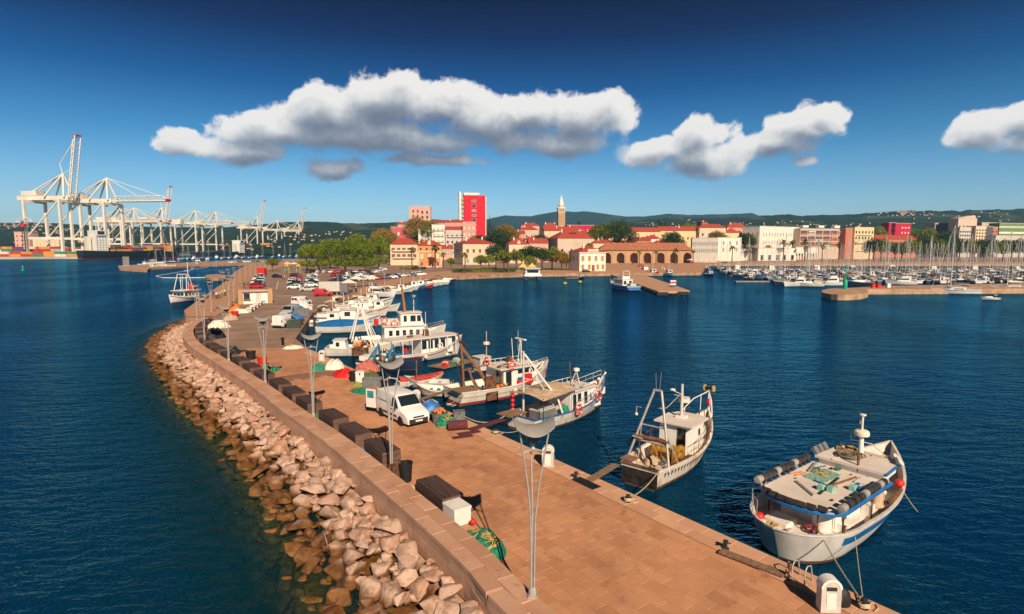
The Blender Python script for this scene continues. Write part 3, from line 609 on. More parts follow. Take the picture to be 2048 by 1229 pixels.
def rope(label, a, b_, sag, m=None, r_=.018, name='mooring_rope'):
    a, b_ = Vector(a), Vector(b_); o = MB().tube([a.lerp(b_, k/14)-Vector((0, 0, sag*4*(k/14)*(1-k/14))) for k in range(15)], r_, 5).build(name, m or m_rope, smooth=60); return tag(o, label, 'rope')
def plank(name, label, a, b_, w_, m, thick=.05, cat='gangway', seg=0, battens=0):
    a, b_ = Vector(a), Vector(b_); d_ = b_-a; L_ = d_.length; x = d_.normalized(); y = Vector((0, 0, 1)).cross(x).normalized(); z = x.cross(y)
    t_ = thing(name, label, cat, a); M = Matrix((x, y, z)).transposed().to_4x4()
    if seg:
        for k in range(seg): MB().box(k*L_/seg+.01, (k+1)*L_/seg-.01, -w_/2, w_/2, 0, thick, M).build('tread', m, t_)
    else:
        for k in (-1, 1): MB().box(0, L_, min(k*.008, k*w_/2), max(k*.008, k*w_/2), 0, thick, M).build('board', m, t_)
    for k in range(battens): MB().box((k+.5)*L_/battens-.03, (k+.5)*L_/battens+.03, -w_/2, w_/2, thick+.002, thick+.025, M).build('batten', m, t_)
    return t_
def G(x, y, z=PZ): return P(x, y, z+.016)
# near pier clutter
wa = math.atan2(tg[20][1], tg[20][0])
chest('white fish chest against the end of the nearest wooden box', m_white, G(914, 1042), .95, .8, .75, wa, cat='chest')
mound('fishing_net', 'heap of green netting with ochre ropes against the parapet, near the closest lamp', 'fishing net', m_green, G(968, 1092), 1.25, .62, .5, wa, 3, 9)
tag(MB().ball(G(946, 1054)+Vector((0, 0, .22)), .13, 12, 8).build('float_ball', m_red, smooth=180), 'small red float ball beside the white chest', 'float')
tub('rubbish_bin', 'black plastic bin behind the steel cabinet by the parapet', m_black, G(812, 962), .34, .95, cat='bin')
t_ = thing('steel_cabinet', 'small brown steel cabinet at the foot of the lamp in front of the van', 'cabinet', G(789, 960), wa); MB().prism([(-.3, 0), (.3, 0), (.3, .72), (-.3, .98)], -.22, .22, Matrix.Rotation(PI/2, 4, 'X')).build('body', m_rust, t_); box('door', m_grey, t_, -.25, .25, -.24, -.222, .1, .65); box('handle', m_dark, t_, .15, .19, -.262, -.241, .35, .45)
mound('rope_heap', 'tangle of pale rope between the black bin and the nearest box', 'rope', m_tan, G(829, 985), .42, .3, .28, wa, 8, 4, m_rope)
mound('tarp_bundle', 'small blue bundle tucked between two wooden boxes near the lamp', 'bundle', m_blue, G(727, 908), .3, .25, .35, wa, 4)
mound('fishing_net', 'small green net heap between two boxes left of the van', 'fishing net', m_green, G(640, 842), .45, .3, .45, wa, 5, 2)
for i, (x, y, r_, lb) in enumerate([(1656, 1220, .30, 'power pedestal at the bottom right corner of the pier'), (1096, 932, .2, 'power pedestal on the quay edge between the two nearest gangways'), (832, 810, .2, 'power pedestal just behind the white van'), (645, 722, .2, 'power pedestal beside the white net heap'), (622, 620, .3, 'power pedestal by the tubs at the far quay corner')]): pedestal(lb, G(x, y), r_-0.35)
for x, y, ro, lb in [(1256, 1004, True, 'bollard with a rope coil astern of the rusty trawler'), (1451, 1098, False, 'plain bollard at the left end of the lying plank'), (1152, 957, False, 'small bollard beside the black doormat'), (1728, 1217, True, 'rope wrapped bollard at the bottom right of the quay'), (991, 868, True, 'bollard with a rope knot near the maroon matting'), (898, 812, True, 'bollard beside the dark bait box')]: bollard(lb, G(x, y), ro)
t_ = thing('mooring_post', 'rusty mooring post with a hanging rope at the end of the lying plank', 'mooring post', G(1577, 1160)); MB().tube([(0, 0, 0), (0, 0, .62)], .05, 8).build('post', m_rust, t_); MB().tube([(0, .08, .62), (.1, .05, .5), (.13, 0, .3), (.06, -.06, .2), (-.05, 0, .35), (0, .08, .6)], .025, 5).build('rope_loop', m_rope, t_)
t_ = thing('ladder', 'bent steel handrails of the quay ladder beside the power pedestal', 'ladder', G(1606, 1160))
for k in (-.22, .22): e = Vector((ED[0], ED[1], 0))*k; nn = Vector((EN[0], EN[1], 0)); MB().tube([e+nn*.35, e+nn*.35+Vector((0, 0, .5)), e+nn*.2+Vector((0, 0, .66)), e-nn*.05+Vector((0, 0, .6)), e-nn*.2+Vector((0, 0, .1)), e-nn*.2+Vector((0, 0, -1.6))], .025, 7).build('handrail', m_galv, t_, smooth=60)
plank('loose_gangway', 'brown gangway plank lying along the quay edge', G(1440, 1106)+Vector((0, 0, .05)), G(1570, 1155)+Vector((0, 0, .05)), .34, m_wood, .07, seg=8)
t_ = thing('bag', 'black bag slumped beside the power pedestal at bottom right', 'bag', G(1686, 1212)); MB().lathe([(.05, 0), (.26, .02), (.30, .2), (.24, .42), (.14, .55), (.03, .6)], 10, Matrix.Diagonal((.85, .6, 1, 1))).build('body', m_black, t_, smooth=60); MB().tube([(-.1, -.12, .5), (-.16, -.2, .3), (-.1, -.2, .1)], .02, 5).build('strap', m_dark, t_)
t_ = thing('doormat', 'black mat on the quay at the foot of the trawler gangway', 'mat', G(1172, 967), EA); MB().prism([(-.75, -.3), (.75, -.3), (.75, .3), (-.75, .3)], 0, .02).build('mat', m_black, t_)
plank('gangway', 'weathered gangway plank from the quay to the rusty trawler', G(1180, 963)+Vector((0, 0, .03)), P(1232, 930, 1.25), .42, m_wood, .06, battens=7)
# stores beside the van
t_ = thing('rubber_mat_roll', 'rolled maroon rubber matting beside the green net', 'matting', G(915, 860), .25); Mx = Matrix.Rotation(PI/2, 4, 'Y'); MB().lathe([(.29, -.62), (.31, -.5), (.31, .5), (.29, .62), (.12, .60), (.1, .4)], 14, Matrix.Translation((0, 0, .31)) @ Mx).build('roll', m_maroon, t_, smooth=50); MB().lathe([(.2, -.63), (.2, -.6)], 12, Matrix.Translation((0, 0, .31)) @ Mx).build('roll_core', m_black, t_)
for i, (x, y, l, w_, lb) in enumerate([(938, 866, 1.5, .5, 'maroon mat laid beside the rolled matting'), (925, 874, 1.3, .45, 'dark red mat nearest the camera in front of the rolled matting')]):
    tag(MB().box(-l/2, l/2, -w_/2, w_/2, 0, .018+.004*i).build('rubber_mat', m_maroon, None, G(x, y), .45), lb, 'mat')
plank('gangway', 'maroon covered gangway from the quay to the trawler with the canvas canopy', G(940, 862)+Vector((0, 0, .04)), P(1006, 840, 1.35), .55, m_maroon, .06, seg=6)
mound('fishing_net', 'bright green netting heap in front of the orange float bucket', 'fishing net', m_green, G(893, 851), .75, .6, .62, .2, 11, 6)
tub('float_bucket', 'dark bucket heaped with orange net floats', m_grey, G(879, 845), .55, .72, m_orange)
chest('dark grey bait box with a pale lid on the quay edge', m_grey, G(918, 838), .75, .65, .55, .2)
t_ = thing('pallet', 'wooden pallet under the blue tarpaulin', 'pallet', G(862, 832), .2)
for k in range(5): box('slat', m_wood, t_, -.8, .8, -.55+k*.24, -.38+k*.24, .32, .36)
for k in (-.7, 0, .65): box('bearer', m_wood, t_, k-.05, k+.05, -.55, .6, 0, .315)
o = mound('tarpaulin_stack', 'stack under a blue tarpaulin on a pallet beside the van', 'tarpaulin', m_blue, G(862, 832)+Vector((0, 0, .37)), .85, .62, .72, .2, 6, 3, m_rope, .15, 'tarpaulin')
mound('wrapped_net', 'white wrapped net heap with straps near the far power pedestal', 'fishing net', m_cloth, G(670, 737), 1.05, .8, .85, .4, 13, 5, m_rope, .2)
mound('fishing_net', 'green net coil on the paving left of the white heap', 'fishing net', m_green, G(638, 740), .8, .5, .5, .5, 14, 6, m_green)
mound('tarpaulin', 'bright red tarpaulin spilling over crates at the quay', 'tarpaulin', m_red, G(690, 752), 1.35, .85, .6, -.5, 15, 0, None, .5)
mound('fishing_net', 'faded pink net heap behind the red tarpaulin', 'fishing net', m_pink, G(735, 742), 1.2, .85, .9, .1, 16, 3, m_pink)
tub('bucket', 'black bucket between the red tarpaulin and the white panel box', m_black, G(708, 762), .42, .8)
chest('white upright chest beside the black bucket and pink net', m_white, G(721, 767), .7, .6, 1.05, .1)
crate('dark crate stack with nets behind the open van door', m_grey, G(745, 772), 1.6, .9, .65, .15)
tub('bucket', 'large black tub just behind the van', m_black, G(774, 782), .5, .85)
mound('fishing_net', 'dull green net piled on the dark crate behind the van', 'fishing net', mat('olive_netting', (0.10, 0.12, 0.05), 0.9, 0.3, 9, bump=.8, bscale=30), G(741, 766)+Vector((0, 0, .6)), .75, .4, .35, .2, 18, 2)
mound('fishing_net', 'long green net trailing across the paving behind the van', 'fishing net', m_green, G(729, 786), 1.5, .5, .3, -.45, 19, 4, m_green)
mound('fishing_net', 'yellow green net clump beside the white upright chest', 'fishing net', mat('yellow_netting', (0.34, 0.33, 0.06), 0.9, 0.3, 9, bump=.8, bscale=30), G(716, 772), .5, .35, .3, 0, 20)
# farther along, by the quay corner
mound('tarpaulin', 'blue tarpaulin heap right of the parked white van', 'tarpaulin', m_blue, G(590, 642), 1.6, 1.2, 1.15, .3, 21)
mound('tarpaulin', 'farther blue tarpaulin heap by the grey van', 'tarpaulin', m_blue, G(593, 623), 1.7, 1.2, 1.2, .3, 22)
crate('dark green crates beside the blue tarpaulin', mat('dark_green_plastic', (0.03, 0.06, 0.04), .6), G(588, 655), 1.9, 1.3, 1.1, .3)
crate('dark crate pile behind the blue tarpaulins', m_grey, G(603, 632), 2.4, 1.4, 1.2, .3)
for x, y, r_, lb, mm in [(575, 634, .55, 'maroon tub left of the blue tarpaulin heap', m_maroon), (582, 635, .55, 'maroon tub touching the blue tarpaulin heap', m_maroon), (600, 650, .55, 'maroon tub at the quay edge by the green crates', m_maroon), (571, 690, .5, 'black bucket with a yellow top at the corner of the quay', m_black), (502, 719, .5, 'dark bucket with green net among the wooden boxes', m_black), (525, 733, .45, 'red bucket behind a wooden box near the asphalt', m_red), (470, 633, .6, 'red tub beside the orange net heap', m_red)]: tub('bucket', lb, mm, G(x, y), r_, .85, cat='tub')
crate('wooden crate leaning beside the yellow topped bucket', m_wood, G(578, 692), 1.0, .9, .95, .4)
for x, y, rx, ry, h_, lb, mm in [(586, 697, 1.1, .6, .35, 'white net trailing from the quay corner to the boats', m_cloth), (571, 647, .8, .7, .9, 'cream sacks in front of the parked white van', m_tan), (605, 616, 1.5, 1.1, 1.1, 'pale net heap near the far quay corner', m_cloth), (599, 611, 1.6, .9, .9, 'yellow net heap beyond the blue tarpaulins', m_yellow), (428, 676, 1.4, 1.0, 1.1, 'black tarpaulin heap beside the boxes at the bend', m_black), (436, 655, 1.8, 1.2, .9, 'white tarpaulin heap beside the boxes at the bend', m_cloth), (462, 640, 1.3, 1, .8, 'pale heap of nets seaward of the orange net', m_tan), (469, 624, 1.5, 1.2, 1.3, 'round heap of orange netting near the kiosk', m_orange), (483, 626, 1.4, .8, .7, 'pale sacks between the orange net and the benches', m_cloth), (465, 708, .8, .7, .8, 'dark green bundle on a wooden box near the bend', m_dark), (529, 736, .5, .35, .3, 'small green net behind the red bucket', m_green), (550, 742, .5, .3, .35, 'scrap of green net in the shadow of a lamp shade', m_green)]:
    mound('net_heap' if 'net' in lb else 'covered_heap', lb, 'net heap' if 'net' in lb else 'heap', mm, G(x, y), rx, ry, h_, rnd.random(), rnd.randint(30, 90), 2)
# ---------------------------------------------------------------- boats
m_hull = mat('white_hull_paint', (0.74, 0.68, 0.60), 0.45, 0.06, 1.6, dirt=((0.40, 0.23, 0.12), 0.5), stretch=(1, 1, .22))
m_hullr = mat('rust_streaked_hull', (0.70, 0.62, 0.53), 0.55, 0.08, 2.6, dirt=((0.33, 0.14, 0.05), 0.9), stretch=(1, 1, .22))
m_deck = mat('worn_deck', (0.60, 0.49, 0.39), 0.75, 0.12, 1.4, dirt=((0.28, 0.17, 0.10), 0.5))
m_roof_ = mat('pale_roof_paint', (0.70, 0.61, 0.54), 0.6, 0.05, .8, dirt=((0.45, 0.34, 0.25), 0.3))
m_bluep = mat('blue_paint', (0.015, 0.13, 0.36), 0.4, 0.1, 2)
m_redp = mat('red_paint', (0.45, 0.02, 0.03), 0.45, 0.1, 2)
m_bottom = mat('antifouling', (0.12, 0.05, 0.03), 0.8, 0.3, 2, c2=(0.06, 0.05, 0.03))
m_navy = mat('navy_paint', (0.02, 0.035, 0.075), 0.45, 0.1, 2)
m_brownp = mat('brown_steel', (0.24, 0.115, 0.05), 0.7, 0.2, 3)
m_fl = mat('smoked_lamp_glass', (0.05, 0.042, 0.038), .35, .2, 4)
class Boat:
    def __init__(s, name, label, cat, loc, head, L, B, fs, fm, fb, dr=.6, sw=.82, rnd_stern=False, rake=.9, group=None, scale=1, fine=2.3):
        s.t = thing(name, label, cat, loc, head, group); s.t.scale = (scale,)*3; s.L, s.B, s.fs, s.fm, s.fb, s.dr, s.sw, s.rs, s.rake, s.fine = L, B, fs, fm, fb, dr, sw, rnd_stern, rake, fine
    def b(s, t):
        if t > .45: v = 1-((t-.45)/.55)**s.fine
        elif s.rs: v = math.sqrt(max(0, 1-((.24-min(t, .24))/.24)**2))*(.90+.10*min(1, t/.45))
        else: v = s.sw+(1-s.sw)*math.sin(min(t/.45, 1)*PI/2)
        return max(v*s.B/2, .015)
    def sh(s, t): return s.fm+((s.fs-s.fm)*((.4-t)/.4)**2 if t < .4 else (s.fb-s.fm)*((t-.4)/.6)**1.9)
    def pt(s, t, z, off=0.0):
        sh = s.sh(t); u = max(0, min(1, (z+s.dr)/(sh+s.dr))); q_ = .30+.55*max(0, t-.35)**1.3*1.6; y = s.b(t)*(u**q_)+off
        x = t*s.L-s.rake*(1-u)**1.2*t**7
        if s.rs: x += (1-u)*.9*max(0, 1-t/.2)**1.5
        return x, y, z
    def ts(s, n=26, t0=0, t1=1):
        a = [t0+(t1-t0)*k/n for k in range(n+1)]
        if s.rs and t0 == 0: a = [0, .004, .012, .025, .045, .07, .1, .14]+[k for k in a if k > .15]
        return a
    def shell(s, m, deck=None, bul=.5, n=26, nz=9, bottom=True, capm=None):
        mb = MB(); t_ = s.ts(n); rows = []
        for t in t_:
            zs = [-s.dr+(s.sh(t)+s.dr)*k/nz for k in range(nz+1)]; r_ = [s.pt(t, z) for z in zs]
            rows.append([(x, -y, z) for x, y, z in r_[::-1]]+[(x, y, z) for x, y, z in r_[1:]])
        mb.grid(rows, flip=True); nn = len(rows[0]); mb.f.append(tuple(range(nn))); s.hull = mb.build('hull', m, s.t, smooth=55)
        s.bul = bul; mb = MB(); d_ = []
        for t in s.ts(n, 0.012, .965):
            z = s.sh(t)-bul; x, y, _ = s.pt(t, z); y = max(y-.07, .01); d_.append([(x, -y, z), (x, -y*.5, z+.02), (x, 0, z+.03), (x, y*.5, z+.02), (x, y, z)])
        mb.grid(d_, flip=True); mb.build('deck', deck or m_deck, s.t, smooth=60)
        mb = MB(); a, c = [], []
        for t in s.ts(n, 0.006, .975):
            z = s.sh(t); x, y, _ = s.pt(t, z); x2, y2, z2 = s.pt(t, z-bul-.03); a.append([(x, max(y-.07, .004), z+.004), (x2, max(y2-.07, .004), z2)]); c.append([(x, -max(y-.07, .004), z+.004), (x2, -max(y2-.07, .004), z2)])
        mb.grid(a, flip=False).grid(c, flip=True)
        r0 = [a[0][0], a[0][1]]; q0 = [c[0][0], c[0][1]]; mb.grid([r0, q0]); mb.build('bulwark', m, s.t, smooth=60)
        mb = MB()
        for sg in (-1, 1): mb.grid([[(x, sg*max(y-.10, .002), z+.03), (x, sg*(y+.03), z+.03), (x, sg*(y+.03), z-.04)] for x, y, z in [s.pt(t, s.sh(t)) for t in s.ts(n)]], flip=sg > 0)
        x, y, z = s.pt(0, s.sh(0)); mb.box(x-.03, x+.10, -y-.03, y+.03, z-.04, z+.032)
        mb.build('cap_rail', capm or m, s.t, smooth=50)
        if bottom: s.stripe(-s.dr*.9, .10, m_bottom, 'bottom_paint', True)
        return s
    def stripe(s, z0, z1, m, name='stripe', absz=False, t0=0.0, t1=.985, off=.012):
        mb = MB()
        for sg in (-1, 1):
            rows = []
            for t in s.ts(30, t0, t1):
                a, c = (z0, z1) if absz else (s.sh(t)+z0, s.sh(t)+z1)
                rows.append([(x, sg*y, z) for x, y, z in (s.pt(t, a, off), s.pt(t, (a+c)/2, off), s.pt(t, c, off))])
            mb.grid(rows, flip=sg < 0)
        if t0 == 0 and not s.rs:
            a, c = (z0, z1) if absz else (s.sh(0)+z0, s.sh(0)+z1); x, y, _ = s.pt(0, a); _, y2, _ = s.pt(0, c); mb.add([(x-off, -y-off, a), (x-off, y+off, a), (x-off, y2+off, c), (x-off, -y2-off, c)], [(0, 3, 2, 1)])
        return mb.build(name, m, s.t, smooth=60)
    def rail(s, t0, t1, h_, sides=(-1, 1), n=8, m=None, mid=True, name='railing', join=False, inset=.06):
        mb = MB()
        P_ = {}
        for sg in sides:
            pts = []
            for k in range(n+1):
                t = t0+(t1-t0)*k/n; x, y, z = s.pt(t, s.sh(t)); y = max(y-inset, 0)*sg; pts.append((x, y, z+h_)); mb.tube([(x, y, z), (x, y, z+h_)], .018, 5)
            mb.tube(pts, .022, 6)
            if mid: mb.tube([(x, y, z-h_*.5) for x, y, z in pts], .016, 5)
            P_[sg] = pts
        return mb.build(name, m or m_galv, s.t, smooth=60)
def house(t_, x0, x1, w_, z0, z1, m=None, roof=None, over=.15, wins=(), taper=.05, name='wheelhouse', slope=.25, th=.08, round_=0):
    "cabin with a raked front, a roof slab and framed windows; wins: (side, a, b, z0, z1)"
    m = m or m_white; h_ = z1-z0; w2 = w_*(1-taper)
    b_ = MB().add([(x0, -w_, z0), (x1, -w_, z0), (x1, w_, z0), (x0, w_, z0), (x0, -w2, z1), (x1-slope, -w2, z1), (x1-slope, w2, z1), (x0, w2, z1)], [(0, 3, 2, 1), (4, 5, 6, 7), (0, 1, 5, 4), (1, 2, 6, 5), (2, 3, 7, 6), (3, 0, 4, 7)])
    hs = b_.build(name, m, t_)
    if roof:
        pl = [(x0-over, -w2-over), (x1-slope+over*.6, -w2-over), (x1-slope+over*1.6, -w2*.55), (x1-slope+over*1.6, w2*.55), (x1-slope+over*.6, w2+over), (x0-over, w2+over)]
        MB().prism(pl, z1+.003, z1+th).build('roof', roof, t_)
    for (sd, a, c, za, zb) in wins:
        fa, fb_ = (za-z0)/h_, (zb-z0)/h_
        if sd in 'LR':
            sg = 1 if sd == 'L' else -1; f = lambda x, q_, o: (x, sg*(w_+(w2-w_)*q_+o), z0+h_*q_)
        elif sd == 'F': f = lambda y, q_, o: (x1-slope*q_+o, y, z0+h_*q_)
        else: f = lambda y, q_, o: (x0-o, y, z0+h_*q_)
        def pane(e, o, mm, nm, par):
            v = [f(a-e, fa-e/h_, o), f(c+e, fa-e/h_, o), f(c+e, fb_+e/h_, o), f(a-e, fb_+e/h_, o)]; v2 = [f(a-e, fa-e/h_, o-.012), f(c+e, fa-e/h_, o-.012), f(c+e, fb_+e/h_, o-.012), f(a-e, fb_+e/h_, o-.012)]
            fs = [(0, 1, 2, 3), (7, 6, 5, 4), (0, 4, 5, 1), (1, 5, 6, 2), (2, 6, 7, 3), (3, 7, 4, 0)]
            if sd in 'LB': fs = [q_[::-1] for q_ in fs]
            if sd == 'L' or sd == 'F' or sd == 'R' or sd == 'B': pass
            return MB().add(v+v2, fs).build(nm, mm, par)
        tall = zb-za > 1.1
        pane(.035, .014, m_lgrey if not tall else m_white, 'door_frame' if tall else 'window_frame', hs); pane(0, .022, m_glass, 'door' if tall else 'window', hs)
    return hs
def lifebuoy(t_, c, ax='y', r_=.34, m=None):
    q_ = MB(); pts = []
    for k in range(16):
        a = 2*PI*k/16; pts.append((c[0]+r_*math.cos(a)*(ax == 'y'), c[1]+r_*math.cos(a)*(ax == 'x'), c[2]+r_*math.sin(a)))
    o = q_.tube(pts, .075, 6, close=True).build('lifebuoy', m or mat('lifebuoy_red', (0.66, 0.05, 0.02), .5, .08), t_, smooth=60)
    for k in range(4):
        a = PI/4+PI/2*k; b_ = MB(); p = Vector((c[0]+r_*math.cos(a)*(ax == 'y'), c[1]+r_*math.cos(a)*(ax == 'x'), c[2]+r_*math.sin(a))); tn = Vector((-math.sin(a)*(ax == 'y'), -math.sin(a)*(ax == 'x'), math.cos(a)))*.05; b_.tube([p-tn, p+tn], .08, 6); b_.build('band', m_white, o)
def mast(t_, x, y, z0, z1, r_=.06, m=None, cross=(), name='mast', radar=None, lean=0):
    b_ = MB().tube([(x, y, z0), (x+lean, y, z1)], [r_, r_*.7], 8)
    for z, w_ in cross: b_.tube([(x+lean*(z-z0)/(z1-z0), y-w_, z), (x+lean*(z-z0)/(z1-z0), y+w_, z)], .025, 6)
    o = b_.build(name, m or m_white, t_, smooth=60)
    if radar:
        xr, zr, kind = radar
        if kind == 'dome': MB().lathe([(.10, 0), (.34, .03), (.36, .12), (.34, .24), (.26, .30), (.01, .31)], 14, Matrix.Translation((xr, y, zr))).build('radar_dome', m_cream, t_, smooth=40)
        else: MB().lathe([(.13, 0), (.15, .12), (.12, .2)], 10, Matrix.Translation((xr, y, zr))).box(xr-.09, xr+.09, y-.75, y+.75, zr+.21, zr+.33).build('radar_scanner', m_white, t_, smooth=40)
    return o
def heading(a, b_): return math.atan2(b_[1]-a[1], b_[0]-a[0])
BO = {}
def coil(t_, c, r_, n, m, seed, name='rope_coil', th=.035):
    q_ = random.Random(seed); b_ = MB()
    for k in range(n):
        cx, cy, rr = c[0]+q_.uniform(-.3, .3)*r_, c[1]+q_.uniform(-.3, .3)*r_, r_*q_.uniform(.45, 1); b_.tube([(cx+rr*math.cos(a)*(1+.15*q_.random()), cy+rr*.8*math.sin(a)*(1+.2*q_.random()), c[2]+.02+.025*k*.4+.03*q_.random()) for a in [2*PI*j/12 for j in range(12)]], th, 5, close=True)
    return b_.build(name, m, t_, smooth=60)
def clutter(t_, x0, x1, y0, y1, z, n, seed, big=.3):
    q_ = random.Random(seed); ms_ = [m_tan, m_wood, m_grey, m_rope, m_lgrey, m_bluep, m_green, m_orange, m_rust, m_dark, m_cream]
    for k in range(n):
        x, y, m = q_.uniform(x0, x1), q_.uniform(y0, y1), q_.choice(ms_); kind = q_.randint(0, 4); a = q_.uniform(.3, 1)*big
        M = Matrix.Translation((x, y, z)) @ Matrix.Rotation(q_.uniform(0, 3.1), 4, 'Z')
        if kind == 0: MB().box(-a*.6, a*.6, -a*.4, a*.4, 0, a*.5, M).box(-a*.55, a*.55, -a*.45, -a*.41, .02, a*.4, M).build('deck_crate', m, t_)
        elif kind == 1: MB().lathe([(a*.3, 0), (a*.36, a*.7), (a*.3, a*.72)], 9, M).build('deck_bucket', m, t_, smooth=40)
        elif kind == 2: coil(t_, (x, y, z), a*.8, 4, q_.choice([m_rope, m_yrope, m_green, m_tan]), seed*31+k, 'rope_coil', .02)
        elif kind == 3: MB().tube([M @ Vector(v) for v in ((-a*1.6, 0, .04), (0, .04, .06), (a*1.6, 0, .05))], .03, 5).build('deck_spar', m, t_)
        else: MB().ball((x, y, z+a*.3), a*.4, 8, 6, (1.2, 1, .8)).build('deck_bundle', m, t_, smooth=180)
# 1 --- blue striped seiner, lower right
a, c = P(1546, 1082, 0.95), P(1777, 890, 2.4); hd = heading(a, c); L1 = (V2(c)-V2(a)); L1 = float(np.linalg.norm(L1))+.35
B1 = Boat('fishing_boat', 'white fishing boat with a blue stripe and floodlit flat upper deck, nearest the camera', 'fishing boat', (a.x, a.y, 0), hd, L1, 4.6, 1.5, 1.4, 2.55, .8, rnd_stern=True, rake=1.2); T = B1.t
B1.shell(mat('grey_white_hull', (0.63, 0.58, 0.53), .4, .08, 1.8, dirt=((0.4, 0.24, 0.12), 0.45), stretch=(1, 1, .2)), m_roof_, .55, 40); B1.stripe(-.62, -.24, m_bluep, t0=.16); B1.stripe(.10, .16, m_rust, 'rust_line', True, 0.02, .9, .014)
lx = L1
house(T, 3.0, 8.9, 1.2, .85, 2.02, m_white, None, wins=[('R', 3.6, 4.1, .9, 1.85), ('R', 4.6, 5.1, 1.4, 1.8), ('R', 7.0, 7.5, .9, 1.85), ('R', 8.0, 8.5, 1.4, 1.85), ('L', 7.0, 7.8, 1.4, 1.85), ('F', -1.1, -.4, 1.4, 1.9), ('F', -.3, .3, 1.4, 1.9), ('F', .4, 1.1, 1.4, 1.9), ('B', -.9, -.3, .9, 1.85)])
MB().lathe([(.42, .85), (.42, 2.0)], 14, Matrix.Translation((2.9, -.7, 0))).build('round_locker', m_white, T, smooth=40)
box('deck_step', m_white, T, 3.2, 5.0, -1.6, -1.205, .8, 1.15); box('side_locker', m_white, T, 5.6, 6.6, -1.65, -1.206, .8, 1.4); box('stern_hatch', m_white, T, 1.35, 2.4, .15, 1.15, .8, 1.15)
def canopy(x0, x1, w_, z, nose):
    pl = [(x0+nose*(1-math.cos(q_)), w_*math.sin(q_)*1.0) for q_ in [PI/2*k/8 for k in range(9)]]; pl = [(x, y) for x, y in pl]
    pl = [(x0+nose-nose*math.cos(q_), -w_*math.sin(q_)) for q_ in [PI/2*(8-k)/8 for k in range(8)]]+[(x0+nose-nose*math.cos(q_), w_*math.sin(q_)) for q_ in [PI/2*k/8 for k in range(9)]]
    return [(x1, -w_)]+pl+[(x1, w_)]
pl = canopy(1.35, 7.4, 1.78, 2.8, 1.2); MB().prism(pl, 2.03, 2.15).build('upper_deck', m_roof_, T)
edge = [(x, y, 2.05) for x, y in pl]; MB().tube([(x, y, 2.07) for x, y in pl], .10, 6).build('blue_edge', m_bluep, T, smooth=60)
MB().tube([(x*.998+.01, y*.95, 2.24) for x, y in pl[1:-1]], .03, 6).build('lamp_rail', m_galv, T, smooth=60)
pl2 = [(7.15, -1.6), (9.4, -1.48), (9.75, -.9), (9.8, 0), (9.75, .9), (9.4, 1.48), (7.15, 1.6)]; MB().prism(pl2, 2.42, 2.54).build('front_roof', m_roof_, T); MB().prism([(7.3, -1.45), (9.3, -1.35), (9.3, 1.35), (7.3, 1.45)], 2.0, 2.415).build('front_coaming', m_white, T)
MB().tube([(x, y, 2.47) for x, y in pl2[:2]], .08, 6).build('roof_edge', m_bluep, T)
for sy, xs_ in ((1, [2.2+.42*k for k in range(12)]), (-1, [2.0, 2.6, 3.2, 3.7, 4.2, 4.6, 5.0, 5.4, 5.8, 6.2])):
    for k, x in enumerate(xs_):
        M = Matrix.Translation((x, sy*1.75, 2.27)) @ Matrix.Rotation(sy*(-.55), 4, 'X'); b_ = MB()
        b_.lathe([(.09, -.2), (.16, -.19), (.175, 0), (.16, .19), (.09, .2)], 12, M @ Matrix.Translation((0, .03, .2)) @ Matrix.Rotation(PI/2, 4, 'Y')).box(-.05, .05, -.02, .06, -.12, .05, M)
        b_.build('floodlight', m_galv if k % 4 == 0 else m_fl, T, smooth=50)
for k in range(7):
    q_ = -1.2+k*.4; MB().box(-.08, .08, -.18, .18, 0, .22, Matrix.Translation((1.32+.35*abs(q_)**2*.5, q_, 2.20)) @ Matrix.Rotation(.5, 4, 'Y')).build('floodlight', m_fl, T)
for k, x in enumerate([7.4, 7.9, 8.4]): MB().box(-.18, .18, -.06, .10, 0, .4, Matrix.Translation((x, 1.55, 2.55)) @ Matrix.Rotation(-.6, 4, 'X')).build('floodlight', m_grey, T)
for k, (x, y) in enumerate([(9.4, 1.3), (9.2, -1.35), (9.5, -1.1), (8.9, -1.5)]):
    MB().lathe([(.06, 0), (.16, .12), (.2, .22), (.15, .24)], 10, Matrix.Translation((x, y, 2.59)) @ Matrix.Rotation(.9, 4, 'X')).tube([(x, y, 2.55), (x, y, 2.67)], .03, 5).build('search_lamp', m_lgrey, T, smooth=40)
o = mast(T, 9.1, .2, 2.55, 3.75, .14, m_white, [(3.2, .5)], radar=(9.1, 3.5, 'dome')); MB().tube([(9.1, .2, 3.75), (9.1, .2, 4.55)], .05, 6).lathe([(.02, 4.55), (.16, 4.57), (.16, 4.63), (.02, 4.65)], 8, Matrix.Translation((9.1, .2, 0))).build('mast_top', m_white, T, smooth=50)
MB().tube([(9.1, -.3, 3.2), (9.5, -.9, 2.55)], .025, 5).tube([(9.1, .7, 3.2), (9.1, .7, 3.5)], .02, 5).box(9.05, 9.15, .2, .32, 4.1, 4.3).build('mast_fittings', m_galv, T)
coil(T, (8.3, .35, 2.55), .62, 10, mat('brown_rope', (0.20, 0.15, 0.11), .9), 2); coil(T, (9.2, .9, 2.55), .5, 6, m_yrope, 3)
MB().tube([(7.35, -.35, 2.2), (7.35, -.35, 3.1)], .06, 8).build('exhaust_pipe', m_rust, T)
MB().prism([(4.6, .1), (6.4, .0), (6.6, .9), (4.8, 1.15)], 2.153, 2.18).build('green_net', mat('sheer_green_net', (0.25, 0.42, 0.33), .9, .25, 6), T)
